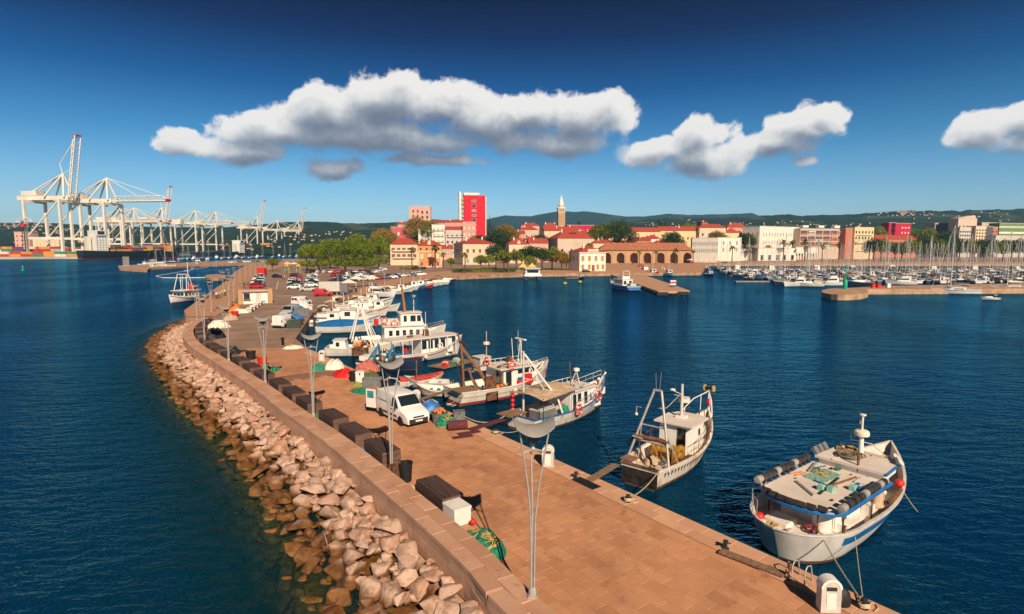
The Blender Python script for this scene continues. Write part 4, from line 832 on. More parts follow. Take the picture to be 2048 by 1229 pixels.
for k, (x, y, l, a_) in enumerate([(4.6, -.2, 2.6, .1), (5.2, -.35, 2.9, -.15), (6.1, -.95, 1.8, .05), (3.4, .35, 1.6, .9), (6.3, 1.3, 1.5, .2)]): MB().box(-l/2, l/2, -.05, .05, 2.155, 2.21+.01*k, Matrix.Translation((x, y, 0)) @ Matrix.Rotation(a_, 4, 'Z')).build('spar', (m_dark, m_wood, m_bluep, m_galv, m_galv)[k], T)
for k, (x, y) in enumerate([(3.9, -.15), (4.05, -.5), (5.0, -1.05)]): MB().box(x-.16, x+.16, y-.12, y+.12, 2.16, 2.38).build('fish_box', mat('mint_plastic', (0.25, 0.55, 0.46), .5), T)
box('hatch', m_white, T, 5.9, 6.9, -1.5, -.75, 2.155, 2.24); 
for x, y in [(1.7, -1.0), (1.7, 1.0), (2.7, -1.6), (2.7, 1.6), (5.6, -1.65)]: MB().tube([(x, y, .85), (x, y, 2.05)], .035, 6).build('deck_post', m_rust, T)
MB().ball((8.6, -1.75, 1.75), .22, 12, 8).build('red_buoy', m_red, T, smooth=180); MB().ball((1.1, 1.2, 1.2), .22, 12, 8).build('red_buoy', m_red, T, smooth=180)
coil(T, (1.1, .75, .98), .38, 5, m_yrope, 5, th=.03); coil(T, (2.1, -.6, .98), .36, 4, mat('maroon_hose', (0.2, 0.03, 0.04), .6), 6, 'hose')
mm = MB(); mm.grid([[(6.5+.5*math.cos(a)*(1-.3*k/4)+.05*math.sin(5*a), -1.55+.3*math.sin(a)*(1-.3*k/4), 1.2+.2*k) for a in [2*PI*j/16 for j in range(16)]] for k in range(5)], True); mm.build('canvas_cover', m_tan, T, smooth=80)
MB().tube([(6.4, -2.0, 1.5), (6.9, -2.1, 1.6), (7.4, -2.05, 1.6), (8.0, -2.0, 1.7)], .10, 6).build('net_on_rail', m_rust, T, smooth=60)
B1.rail(.03, .12, .75, (1,), 3); MB().lathe([(.06, 0), (.06, .3), (.1, .32)], 8, Matrix.Translation((1.9, -1.95, 1.45))).build('mooring_bitt', m_rust, T)
clutter(T, .9, 2.6, -1.1, 1.2, .98, 7, 1, .35); clutter(T, 2.2, 7, -1.5, 1.5, 2.155, 16, 2, .3); clutter(T, 7.3, 9.4, -1.2, 1.2, 2.545, 6, 3, .25); clutter(T, 9.8, 11.4, -.5, .5, 1.75, 5, 4, .3); BO[1] = B1
# 2 --- rusty stern trawler
a, c = P(1278, 968, 0.2), P(1412, 845, 1.5); hd = heading(a, c); L2 = float(np.linalg.norm(V2(c)-V2(a)))+.4
B2 = Boat('fishing_boat', 'small rust stained trawler with an inverted V gantry and a yellow winch', 'fishing boat', (a.x, a.y, 0), hd, L2, 3.2, 1.15, 1.1, 2.35, .7, sw=.72, rake=1.0); T = B2.t
B2.shell(m_hullr, m_deck, .62, 34, capm=m_hullr); B2.stripe(.1, .2, m_rust, 'rust_line', True, off=.014)
x, y, z = B2.pt(0, 1.0); MB().box(-.03, -.002, -y+.05, y-.05, .12, 1.0).build('dark_transom', mat('near_black_transom', (0.035, 0.025, 0.022), .8, .4, 3), T); MB().box(-.06, .14, -y, y, 1.15, 1.22).build('transom_rail', m_rust, T)  # near-black sheet over the transom
for sg in (-1, 1):
    for k in range(17):
        t = .06+k*.034; x, y, z = B2.pt(t, B2.sh(t)-.22, .02); x2, y2, _ = B2.pt(t+.021, B2.sh(t)-.22, .02); x3, y3, z3 = B2.pt(t+.011, B2.sh(t)-.52, .02)
        MB().add([(x, sg*y, z), (x2, sg*y2, z), (x3, sg*y3, z3)], [(0, 1, 2) if sg < 0 else (2, 1, 0)]).build('scupper', m_dark, T)
hx = 4.3
house(T, hx, hx+2.3, .98, .55, 2.55, m_white, m_roof_, .28, wins=[('B', -.75, -.2, .7, 2.35), ('R', hx+1.3, hx+1.55, 1.7, 2.1), ('F', -.75, -.1, 1.7, 2.25), ('F', .1, .75, 1.7, 2.25), ('L', hx+.8, hx+1.5, 1.7, 2.2)], th=.10)
box('fore_trunk', m_white, T, hx+2.35, hx+3.4, -.6, .6, .9, 1.75); box('door_ajar', m_white, T, hx-.5, hx-.03, -.98, -.93, .6, 2.3)
G2 = MB()
for sg in (-1, 1): G2.tube([(.9, sg*1.32, .9), (1.5, sg*.75, 3.1), (2.0, sg*.22, 5.0)], .075, 8)
G2.tube([(2.0, -.26, 5.02), (2.0, .26, 5.02)], .08, 8).tube([(1.55, -.75, 3.05), (1.55, .75, 3.05)], .05, 6).tube([(1.3, -1.0, 2.2), (1.3, 1.0, 2.2)], .07, 8); G2.build('gantry', m_galv, T, smooth=60)
MB().tube([(1.9, 1.1, .8), (1.5, .72, 3.0)], .04, 6).tube([(2.3, -1.3, .8), (1.45, -.8, 2.8)], .05, 6).tube([(2.0, .1, 5.0), (2.0, .15, 6.0)], .012, 4).tube([(2.0, -.1, 5.0), (2.0, -.18, 6.1)], .012, 4).tube([(1.6, .8, 4.0), (1.6, 1.1, 4.0), (1.6, 1.1, 3.6)], .03, 5).build('gantry_stays', m_galv, T)
MB().ball((1.6, 1.1, 3.55), .1, 8, 5).ball((1.8, -.4, 4.1), .1, 8, 5).build('deck_lamp', m_cream, T, smooth=180)
m_winch = mat('yellow_winch_paint', (0.42, 0.21, 0.03), .6, .3, 4)
W_ = MB().lathe([(.42, -.5), (.42, -.44), (.2, -.42), (.2, .42), (.42, .44), (.42, .5)], 14, Matrix.Translation((3.35, .1, 1.15)) @ Matrix.Rotation(PI/2, 4, 'X')); W_.build('winch_drum', m_winch, T, smooth=40)
W_ = MB().box(2.9, 3.8, -.68, -.52, .55, 1.5).box(2.9, 3.8, .62, .78, .55, 1.5).lathe([(.3, -.15), (.3, .15)], 12, Matrix.Translation((3.9, -.75, 1.2)) @ Matrix.Rotation(PI/2, 4, 'X')).lathe([(.24, -.12), (.24, .12)], 12, Matrix.Translation((3.4, -.85, 1.0)) @ Matrix.Rotation(PI/2, 4, 'X')).box(3.2, 4.1, -.2, .2, .55, .8); W_.build('winch_frame', m_winch, T)
MB().tube([(1.3, -1.0, 2.35), (1.35, -.5, 2.42), (1.3, .2, 2.4), (1.3, 1.0, 2.35)], .13, 7).build('rolled_net', m_rust, T, smooth=60); MB().box(1.1, 1.7, .7, 1.3, 2.25, 2.3, Matrix.Rotation(.1, 4, 'X')).build('otter_board', m_tan, T)
mb = mound('x', '', 'x', m_tan, (0, 0, 0), .5, .4, .35, 0, 44); ch = list(mb.children)[0]; ch.parent = T; ch.location = (2.4, .5, .58); ch.name = 'net_pile'; bpy.data.objects.remove(mb)
box('hatch_cover', m_wood, T, .25, 1.0, .55, 1.35, 1.22, 1.28); box('deck_hatch', m_rust, T, 2.2, 3.1, -1.3, -.85, .6, .85)
mast(T, hx+1.2, .1, 2.66, 4.75, .11, m_lgrey, [(4.0, .5)], radar=(hx+1.55, 3.55, 'dome')); box('mast_foot', m_white, T, hx+.95, hx+1.5, -.2, .4, 2.66, 2.78); MB().lathe([(.02, 0), (.17, .03), (.17, .09), (.02, .14)], 10, Matrix.Translation((hx+1.0, .62, 4.3))).tube([(hx+1.2, .1, 4.1), (hx+1.0, .62, 4.3)], .02, 5).build('antenna', m_white, T, smooth=50)
MB().tube([(2.0, 0, 4.0), (3.4, .1, 3.7), (4.2, .1, 3.9), (hx+1.2, .1, 4.2)], .02, 5).build('stay_wire', m_rope, T)
hb = MB()
for sg in (-1, 1):
    pts = []
    for q_ in (0, .15, .35, .6, .8, .92, 1.0):
        t = .72+.27*q_; x, y, z = B2.pt(t, B2.sh(t)); pts.append((x, sg*max(y-.08, .05), z+.1+1.15*math.sin(min(q_*1.5, 1)*PI/2)))
    hb.tube([(pts[0][0]-.1, pts[0][1], pts[0][2]-.1)]+pts, .035, 6); hb.tube([(pts[2][0], pts[2][1], pts[2][2]), (pts[2][0]-.1, pts[2][1], pts[2][2]-1.1)], .025, 5).tube([(pts[4][0], pts[4][1], pts[4][2]), (pts[4][0]-.05, pts[4][1], pts[4][2]-1.3)], .025, 5)
hb.build('bow_rail', m_white, T, smooth=60)
Mr = Matrix.Translation((L2-.05, 0, 3.75)) @ Matrix.Rotation(PI/2, 4, 'X'); MB().lathe([(.1, -.3), (.1, .3)], 10, Mr).build('bow_roller', m_black, T, smooth=40)
for sg in (-1, 1): MB().lathe([(.22, -.04), (.22, .04)], 12, Matrix.Translation((L2-.05, sg*.3, 3.75)) @ Matrix.Rotation(PI/2, 4, 'X')).build('roller_cheek', m_yellow, T, smooth=30)
MB().tube([(L2-.1, 0, 2.3), (L2-.06, 0, 3.7)], .05, 6).build('roller_post', m_white, T); MB().ball((L2-.25, -.1, 2.85), .2, 10, 7, (1, 1, 1.25)).build('red_buoy', m_red, T, smooth=180)
B2.rail(.38, .86, .75, (-1, 1), 7, m_rust, True); box('bench', m_rust, T, 3.0, 4.2, -1.2, -.95, .6, .95)
clutter(T, .4, 4.0, -1.1, 1.1, .58, 16, 5, .35); clutter(T, 4.4, 6.2, -.8, .8, 2.66, 4, 6, .2); clutter(T, 7, 8.6, -.4, .4, 1.35, 5, 7, .3); BO[2] = B2
# 3 --- trawler with canvas awning
a, c = P(1040, 858, 0.2), P(1201, 775, 1.5); hd = heading(a, c); L3 = float(np.linalg.norm(V2(c)-V2(a)))+.6
B3 = Boat('fishing_boat', 'white trawler with a tan canvas awning and two red lifebuoys on its rail', 'fishing boat', (a.x, a.y, 0), hd, L3, 3.6, 1.1, 1.05, 2.3, .7, sw=.8); T = B3.t
B3.shell(m_hullr, m_deck, .5, 34, capm=m_bluep); B3.stripe(.1, .2, m_rust, 'rust_line', True, off=.014); B3.stripe(-.55, -.42, m_lgrey, 'rubbing_strake')
t0 = .47; MB().add([(B3.pt(t, B3.sh(t)-q_, .016)[0], -B3.pt(t, B3.sh(t)-q_, .016)[1], B3.sh(t)-q_) for t, q_ in ((.46, .34), (.62, .34), (.62, .22), (.46, .22))], [(0, 1, 2, 3)]).build('name_panel', m_dark, T)
house(T, 4.3, 8.2, 1.2, .6, 2.2, m_white, m_roof_, .15, wins=[('R', 6.0, 6.4, 1.1, 2.0), ('R', 4.6, 5.0, .9, 2.0), ('R', 5.2, 5.6, 1.4, 2.0), ('F', -.9, -.2, 1.4, 2.0), ('F', .2, .9, 1.4, 2.0)], slope=.7, th=.07)
MB().add([(6.75, -1.205, 1.2), (7.1, -1.19, 1.2), (6.8, -1.165, 1.95)], [(0, 1, 2)]).build('blue_door_flag', m_teal, T); box('fore_house', m_white, T, 8.25, 9.4, -.75, .75, 1.2, 1.75)
aw = []
for i in range(9):
    u = i/8; aw.append([(.6+3.9*u+.05*math.sin(9*v), -1.7+3.4*v, 2.72+.12*math.sin(PI*v)-.25*abs(v-.5)+.05*noise.noise(Vector((u*4, v*4, 2)))-.18*(1-u)) for v in [k/8 for k in range(9)]])
MB().grid(aw, flip=True).grid([[(x, y, z-.02) for x, y, z in r_] for r_ in aw]).build('canvas_awning', mat('tan_awning', (0.55, 0.39, 0.26), .9, .15, 2, bump=.4, bscale=8), T, smooth=60)
fr = MB()
for x, y in [(.7, -1.6), (.7, 1.6), (4.2, -1.6), (4.2, 1.6)]: fr.tube([(x, y, .8), (x, y, 2.55)], .03, 6)
fr.build('awning_frame', m_dark, T)
MB().tube([(1.0, .6, .8), (1.0, .6, 5.6)], .08, 8).build('mast', m_lgrey, T); MB().tube([(1.05, .55, 5.4), (3.0, -1.0, 2.0), (3.2, -1.3, .9)], .075, 8).tube([(1.05, .4, 5.0), (3.4, -.6, .9)], .04, 6).tube([(1.0, .6, 3.6), (3.6, .8, 2.9)], .035, 6).build('derrick', m_white, T, smooth=60)
chb = MB().box(1.1, 2.9, -.9, .1, .55, 1.35).build('deck_chest', m_grey, T); box('chest_lid', m_lgrey, chb, 1.07, 2.93, -.93, .13, 1.352, 1.41)
MB().ball((3.3, -.9, 1.6), .2, 10, 7).build('red_buoy', m_red, T, smooth=180)
for k in range(4): MB().ball((.75, 1.45, 2.2-k*.35), .16, 8, 6).build('float', m_red if k < 3 else m_orange, T, smooth=180)
mb = mound('x', '', 'x', m_green, (0, 0, 0), .5, .4, .7, 0, 46, 0); ch = list(mb.children)[0]; ch.parent = T; ch.location = (3.8, -1.0, .6); ch.name = 'net_pile'; bpy.data.objects.remove(mb)
for k, (x0, y0) in enumerate([(-.9, .3), (-.9, .65), (-.9, 1.0), (-.9, 1.35)]): MB().box(x0, .9, y0-.16, y0+.16, 1.16, 1.22).build('stern_board', m_wood, T)
for x, zz_ in ((4.4, 0), (7.4, .25)): lifebuoy(T, (x, -(B3.pt(x/L3, 1.3)[1])-.09, B3.sh(x/L3)+.02+zz_*.3), 'y', .36)
B3.rail(.45, .97, .7, (-1, 1), 9, m_galv); rb = MB().tube([(4.4, 1.25, 2.6), (7.6, 1.15, 2.6)], .025, 5).tube([(4.4, -1.25, 2.5), (7.4, -1.15, 2.5)], .02, 5)
for k in range(6): rb.tube([(4.4+k*.62, 1.22, 2.28), (4.4+k*.62, 1.22, 2.6)], .018, 5)
rb.build('roof_rail', m_white, T)
for dx_, dy_ in ((.3, .3), (-.3, .3), (0, -.35)): MB().tube([(6.9+dx_, .3+dy_, 2.28), (6.9, .3, 3.3)], .03, 5).build('radar_leg', m_white, T)
MB().lathe([(.1, 3.28), (.24, 3.3), (.25, 3.5), (.05, 3.56)], 12, Matrix.Translation((6.9, .3, 0))).build('radar_dome', m_white, T, smooth=40); MB().tube([(6.1, .2, 2.28), (5.9, .2, 4.2)], .035, 6).tube([(5.95, -.2, 3.5), (5.95, .5, 3.5)], .02, 5).build('aerial_mast', m_rust, T)
for k, (x, y, mm) in enumerate([(5.0, .8, m_tan), (5.5, .3, mat('mint_plastic', (0, 0, 0))), (5.2, -.4, m_dark), (4.7, .2, m_tan)]): box('roof_clutter', mm, T, x, x+.35, y, y+.25, 2.276, 2.4)
MB().tube([(L3-.9, -.05, 1.95), (L3-.1, 0, 2.5), (L3+.15, 0, 2.65)], .07, 6).lathe([(.1, 0), (.16, .1), (.1, .22)], 8, Matrix.Translation((L3-.7, .1, 2.1))).build('bow_fitting', m_white, T, smooth=50); MB().ball((8.6, -.2, 1.95), .2, 8, 6).build('red_cap', m_red, T, smooth=180)
clutter(T, .4, 4.0, -1.4, 1.4, .6, 16, 8, .4); clutter(T, 4.6, 7.4, -.9, .9, 2.28, 10, 9, .25); clutter(T, 1, 4, -1.2, 1.2, 2.75, 5, 10, .2); BO[3] = B3
# 4 --- yellow striped trawler with brown gallows
a, c = P(905, 803, 0.2), P(1088, 742, 1.6); hd = heading(a, c); L4 = float(np.linalg.norm(V2(c)-V2(a)))+.5
B4 = Boat('fishing_boat', 'white trawler with a yellow line, brown gallows and a red crate on its side deck', 'fishing boat', (a.x, a.y, 0), hd, L4, 3.9, 1.25, 1.2, 2.6, .7, sw=.85); T = B4.t
B4.shell(m_hull, m_deck, .55, 34); B4.stripe(.12, .3, m_redp, 'red_bottom', True, off=.014); B4.stripe(-.52, -.45, m_yellow, 'yellow_line')
house(T, 4.2, 8.3, 1.3, .7, 2.6, m_white, m_roof_, .35, wins=[('R', 5.9, 6.4, 2.05, 2.4), ('R', 6.6, 7.1, 2.05, 2.4), ('R', 7.3, 7.7, 2.05, 2.4), ('F', -1, -.4, 2.0, 2.45), ('F', -.3, .3, 2.0, 2.45), ('F', .4, 1, 2.0, 2.45), ('B', -.9, -.3, .9, 2.4), ('R', 4.6, 5.2, .9, 2.35)], th=.09, slope=.5)
rr = MB()
for sg in (-1, 1):
    rr.tube([(4.0, sg*1.5, 3.0), (7.9, sg*1.45, 3.0)], .025, 5)
    for k in range(7): rr.tube([(4.0+k*.65, sg*1.49, 2.69), (4.0+k*.65, sg*1.49, 3.0)], .02, 5)
rr.build('roof_rail', m_white, T)
lifebuoy(T, (3.85, .6, 3.05), 'x', .36); lifebuoy(T, (5.0, -1.58, 2.95), 'y', .36)
g4 = MB().tube([(1.7, 1.0, .8), (1.4, .9, 4.9)], .13, 6).tube([(1.4, .9, 4.6), (2.6, 0, 2.6), (3.3, -.9, .9)], .15, 6).tube([(1.4, .9, 4.9), (1.2, 1.2, 5.8)], .09, 6).tube([(1.7, -1.3, .8), (1.5, -.1, 2.9)], .08, 6).tube([(1.6, .9, 2.5), (4.0, .5, 2.8)], .07, 6); g4.build('gallows', m_brownp, T, smooth=60)
MB().tube([(1.25, 1.0, 5.0), (1.5, .8, 5.0), (1.9, .5, 4.6)], .12, 6).tube([(1.7, 1.2, .8), (1.2, 1.3, 3.0)], .07, 6).build('gallows_head', m_dark, T)
MB().box(2.2, 3.3, -1.75, -1.55, .8, 2.3).build('brown_panel', m_rust, T); MB().box(2.2, 3.3, -1.99, -1.93, .3, 1.0).build('side_door', m_rust, T)
cr = MB().box(5.7, 7.2, -1.78, -1.42, 1.15, 1.55).box(6.3, 7.1, -1.75, -1.45, 1.56, 2.0); cr.build('red_crate', m_red, T); box('blue_crate', m_bluep, T, 5.75, 6.25, -1.74, -1.46, 1.56, 1.78)
for k in range(9): MB().ball((3.6+.22*(k % 5)+.1*rnd.random(), -1.35+.2*(k//5), 1.15+.2*rnd.random()), .16, 7, 5).build('float', (m_yellow, m_red, m_orange, m_green)[k % 4], T, smooth=180)
MB().tube([(4.15, -1.35, 1.1), (4.15, -1.35, 2.4)], .13, 8).build('rust_pipe', m_brownp, T); MB().ball((5.0, -2.15, .75), .22, 10, 8, (1, 1, 1.6)).build('fender', m_cream, T, smooth=180)
for k in range(4): box('gunwale_board', m_wood, T, -.3, 1.9, -1.6+.42*k, -1.22+.42*k, 1.28, 1.33)
for sy in (-.3, .3): MB().tube([(7.0, sy, 2.7), (7.1, sy*.3, 4.6)], .035, 6).build('mast_leg', m_white, T)
mast(T, 7.1, 0, 2.7, 4.6, .05, m_white, [(3.8, .4)], radar=(7.1, 4.6, 'bar')); MB().tube([(7.1, .4, 3.8), (7.1, .4, 5.6)], .015, 4).tube([(6.7, .6, 2.7), (6.6, .7, 4.9)], .03, 5).build('aerials', m_white, T)
MB().lathe([(.28, -.2), (.28, .2)], 10, Matrix.Translation((6.4, .8, 3.0)) @ Matrix.Rotation(PI/2, 4, 'X')).build('roof_drum', m_rust, T); MB().tube([(4.0, -.9, 2.8), (5.4, -.5, 2.85), (5.7, -.3, 2.82)], .12, 6).build('net_roll', m_rust, T, smooth=60)
MB().tube([(8.9, 0, 1.9), (9.5, -.1, 2.4)], .05, 6).box(9.3, 9.4, -.9, -.84, 1.2, 2.0).build('anchor', m_rust, T); B4.rail(.86, .99, .3, (-1, 1), 3)
plank('gangway', 'wooden gangway from the quay behind the van to the yellow lined trawler', G(838, 802)+Vector((0, 0, .05)), P(902, 780, 1.35), .4, m_wood, .06)
clutter(T, .3, 4.0, -1.5, 1.5, .75, 20, 11, .45); clutter(T, 4.4, 7.5, -1.2, 1.2, 2.7, 9, 12, .3); BO[4] = B4
# mooring lines of the near boats
rope('pale double mooring line of the rusty trawler', P(1320, 938, 1.1), G(1256, 1004)+Vector((0, 0, .15)), .25, r_=.028)
rope('mooring line from the stern bitt of the blue striped boat to the rope wrapped bollard', P(1632, 1050, 1.3), G(1728, 1217)+Vector((0, 0, .15)), .15, r_=.028)
rope('thin slack line from the blue striped boat down to the rope wrapped bollard', P(1707, 1040, 1.0), G(1726, 1213)+Vector((0, 0, .15)), .12, r_=.016)
rope('bow line of the blue striped boat running down into the water', P(1773, 918, 1.9), P(1850, 1040, -.2), .3, r_=.02)
rope('slack line from the canopy trawler to the quay bollard', P(1010, 832, 1.2), G(925, 836)+Vector((0, 0, .2)), .5, r_=.025)
rope('mooring line of the yellow lined trawler to the bollard by the bait box', P(938, 776, 1.2), G(898, 812)+Vector((0, 0, .2)), .3, r_=.025)
rope('stern rope of the canopy trawler sagging to the bollard by the matting', P(1060, 850, 1.0), G(991, 868)+Vector((0, 0, .2)), .3, r_=.022)
# --- passenger boat and the boats beyond it
def ends(xa, ya, za, xb, yb, zb):
    a, c = P(xa, ya, za), P(xb, yb, zb); return (a.x, a.y, 0), heading(a, c), float(np.linalg.norm(V2(c)-V2(a)))
loc, hd, L_ = ends(768, 722, .4, 917, 680, 1.8)
Bp = Boat('passenger_boat', 'long white passenger boat with a red line and a flat canopy on posts', 'passenger boat', loc, hd, L_+.5, 3.3, 1.0, 1.0, 2.4, .6, sw=.7); T = Bp.t; L_ += .5
Bp.shell(m_hull, m_deck, .45, 30); Bp.stripe(-.42, -.30, m_redp, 'red_line'); Bp.stripe(-.02, .05, m_bluep, 'blue_rail', t0=.8)
k_ = L_/10
house(T, 3.9*k_, 8.1*k_, 1.05, .7, 2.55, m_white, None, wins=[('R', 4.1*k_+.85*q_, 4.1*k_+.85*q_+.6, 1.35, 2.35) for q_ in range(4)]+[('F', -.8, -.1, 1.6, 2.4), ('F', .1, .8, 1.6, 2.4)], slope=.15)
MB().prism([(.3, -1.5), (8.6*k_, -1.4), (9.0*k_, -.8), (9.0*k_, .8), (8.6*k_, 1.4), (.3, 1.5)], 2.62, 2.74).build('canopy_roof', m_roof_, T)
for q_ in range(8):
    for sg in (-1, 1): MB().tube([(.5+q_*1.12*k_, sg*1.4, .85), (.5+q_*1.12*k_, sg*1.38, 2.62)], .045, 6).build('canopy_post', m_white, T)
box('bench', m_bluep, T, .8, 3.2, -1.2, -.7, .6, 1.05); box('bench', m_bluep, T, .8, 3.2, .7, 1.2, .6, 1.05); box('red_canister', m_red, T, 2.6, 2.9, .0, .3, .6, 1.9)
MB().box(3.0, 3.7, -.2, .1, 2.745, 2.95).box(5.2, 5.7, -.3, .3, 2.745, 3.5).build('roof_locker', m_rust, T)
fr = MB()
for sx in (-.45, .45):
    for sy in (-.4, .4): fr.tube([(5.45+sx, sy, 2.74), (5.45, 0, 4.2)], .03, 5)
fr.tube([(5.45, 0, 4.1), (5.45, 0, 5.6)], .03, 5); fr.build('roof_frame', m_white, T)
for x in (4.2, 6.9, 7.8): MB().ball((x*k_, -1.72, .55), .24, 10, 7).build('fender', m_cream if x < 7.5 else mat('salmon', (0.6, .3, .2), .6), T, smooth=180)
lifebuoy(T, (6.4*k_, -1.12, 1.6), 'y', .3, m_white)
loc, hd, L_ = ends(705, 690, .4, 885, 657, 2.0)
Bt = Boat('fishing_boat', 'large white trawler with an orange mast and radar behind the passenger boat', 'fishing boat', loc, hd, L_+.5, 4.0, 1.2, 1.2, 2.6, .6); T = Bt.t
Bt.shell(m_hull, m_deck, .5, 26)
house(T, 4.0, 9.6, 1.4, .8, 2.7, m_white, m_roof_, .2, wins=[('R', 4.6+.9*q_, 5.05+.9*q_, 1.5, 2.2) for q_ in range(5)], slope=.3); house(T, 6.2, 9.3, 1.2, 2.8, 4.4, m_white, m_roof_, .2, wins=[('R', 6.6, 7.0, 3.3, 4.1), ('R', 7.5, 8.2, 3.3, 4.1), ('F', -1, -.1, 3.4, 4.2), ('F', .1, 1, 3.4, 4.2), ('R', 8.4, 8.9, 3.3, 4.1)], name='bridge', slope=.4)
lifebuoy(T, (5.3, -1.48, 3.1), 'y', .42); lifebuoy(T, (4.0, -1.2, 3.6), 'y', .40)
MB().tube([(7.0, 0, 4.4), (6.6, 0, 8.2)], [.2, .12], 8).build('mast', mat('orange_mast', (0.42, 0.15, 0.04), .5), T); mast(T, 8.2, 0, 4.45, 6.4, .06, m_white, [(5.6, .8)], 'radar_mast', (8.2, 6.4, 'bar'))
for k in range(6): MB().lathe([(.3, 0), (.3, .8)], 10, Matrix.Translation((3.2+.55*k, .5, 2.82))).build('life_raft', m_lgrey if k else m_red, T, smooth=40)
for sg in (-1, 1): MB().tube([(-.2, sg*1.3, 1.0), (1.0, sg*.5, 5.6)], .09, 6).build('gantry_leg', m_white, T)
MB().tube([(1.0, -.5, 5.6), (1.0, .5, 5.6)], .09, 6).build('gantry_head', m_white, T); Bt.rail(.5, .97, .6, (-1, 1), 6)
loc, hd, L_ = ends(655, 706, .3, 745, 690, 1.2)
Bg = Boat('fishing_boat', 'white hulled boat with a tall white gantry and orange floats on deck', 'fishing boat', loc, hd, L_+3, 3.4, 1.1, 1.0, 1.7, .5); T = Bg.t; Bg.shell(m_hull, m_deck, .4, 20)
house(T, .9, 2.5, .9, .6, 1.9, m_white, m_roof_, .1, wins=[('R', 1.2, 1.6, 1.2, 1.7), ('B', -.4, .4, 1.2, 1.7)])
for sg in (-1, 1): MB().tube([(5.6, sg*1.1, .8), (4.0, sg*.35, 6.6)], .10, 6).build('gantry_leg', m_white, T); MB().tube([(6.4, sg*.8, .8), (4.1, sg*.3, 6.2)], .05, 6).build('gantry_stay', m_white, T)
MB().tube([(4.0, -.4, 6.6), (4.0, .4, 6.6)], .12, 6).build('gantry_head', m_lgrey, T); MB().box(3.2, 5.2, -1.78, -1.70, .15, 1.2).build('rust_plate', m_rust, T)
for k in range(14): MB().ball((3.2+rnd.random()*2.2, -1.0+rnd.random()*1.6, 1.2+.3*rnd.random()), .22, 7, 5).build('float', (m_orange, m_maroon, m_orange, m_yellow)[k % 4], T, smooth=180)
loc, hd, L_ = ends(722, 728, .3, 775, 715, 1.2)
Bs = Boat('fishing_boat', 'dark hulled boat with blue A frames and a white and red stern', 'fishing boat', loc, hd, L_+4.2, 2.8, .9, .8, 1.4, .5); T = Bs.t; Bs.shell(m_navy, m_deck, .4, 20); Bs.stripe(-.5, -.2, m_white, 'white_band', t0=0, t1=.4); Bs.stripe(-.65, -.52, m_redp, 'red_band', t0=0, t1=.4)
for x in (1.9, 3.7): MB().tube([(x, -1.0, .6), (x+.3, 0, 2.6), (x, 1.0, .6)], .12, 6).tube([(x-.5, -.8, 1.0), (x+.3, 0, 2.5)], .09, 6).build('a_frame', m_teal, T)
MB().box(.2, 1.5, -.7, .7, .6, 1.3).build('cuddy', m_white, T)
for k in range(10): MB().ball((2.0+rnd.random()*2, -.7+rnd.random()*1.4, .8+.3*rnd.random()), .2, 7, 5).build('float', (m_maroon, m_orange, m_cream)[k % 3], T, smooth=180)
loc, hd, L_ = ends(795, 768, .3, 868, 748, .9)
Bc = Boat('rowing_boat', 'low boat under a faded red cover behind the white skiffs', 'boat', loc, hd, L_+1, 2.0, .6, .55, .9, .3); Bc.shell(m_hull, m_deck, .2, 18); rows = []
for t in [k/14 for k in range(15)]:
    x, y, z = Bc.pt(max(t, .02), Bc.sh(t)); rows.append([(x, y*v, z+.06+.35*(1-v*v)*(1-t*.5)) for v in (-1.03, -.8, -.4, 0, .4, .8, 1.03)])
MB().grid(rows, flip=True).build('boat_cover', mat('faded_red_cover', (0.52, 0.06, 0.045), .8, .2, 3), Bc.t, smooth=60)
loc, hd, L_ = ends(910, 788, .2, 832, 762, .8)
for i, (xa, ya, xb, yb, lb) in enumerate([(905, 772, 815, 758, 'pale green grey skiff beside the red covered boat'), (918, 786, 838, 773, 'white skiff with an orange stripe next to the yellow lined trawler')]):
    loc, hd, L_ = ends(xa, ya, .2, xb, yb, .8); Bk = Boat('skiff', lb, 'skiff', loc, hd, L_+.3, 2.1, .6, .6, 1.1, .3, sw=.75); Bk.shell(m_hull if i else m_lgrey, m_lgrey, .35, 18, capm=m_white if i else m_lgrey)
    for x in (1.2, 2.4, 3.6): box('thwart', m_wood if i else m_lgrey, Bk.t, x, x+.25, -.8, .8, .42, .47)
    if i: Bk.stripe(-.25, -.15, m_orange, 'orange_line')
    else: MB().tube([(3.4, 0, .3), (3.4, 0, 2.6)], .06, 6).build('short_mast', m_brownp, Bk.t)
loc, hd, L_ = ends(872, 735, .2, 920, 722, .3); t_ = thing('work_raft', 'floating work raft strewn with nets and red crates behind the trawler', 'raft', loc, hd)
for k in range(7): box('plank', m_wood, t_, 0, L_+1.2, -1.2+.35*k, -.9+.35*k, .15, .25)
for k in range(6): box('fish_crate', (m_red, m_cream, m_red, m_tan, mat('mint_plastic', (0, 0, 0)), m_cream)[k], t_, .5+k*.6, 1.0+k*.6, -.8+(k % 3)*.5, -.35+(k % 3)*.5, .255, .6)
loc, hd, L_ = ends(930, 752, .3, 975, 728, 1.2); Bw = Boat('fishing_boat', 'small dark cluttered boat with a radar mast behind the yellow lined trawler', 'fishing boat', loc, hd, L_+1, 2.4, .8, .8, 1.5, .4); Bw.shell(m_navy, m_deck, .35, 18); house(Bw.t, 1.4, 2.9, .7, .6, 2.0, m_lgrey, m_roof_, .1, wins=[('R', 1.7, 2.3, 1.3, 1.8)]); mast(Bw.t, 2.6, 0, 2.0, 4.6, .06, m_tan, [(3.4, .5)], radar=(2.6, 3.2, 'dome'))
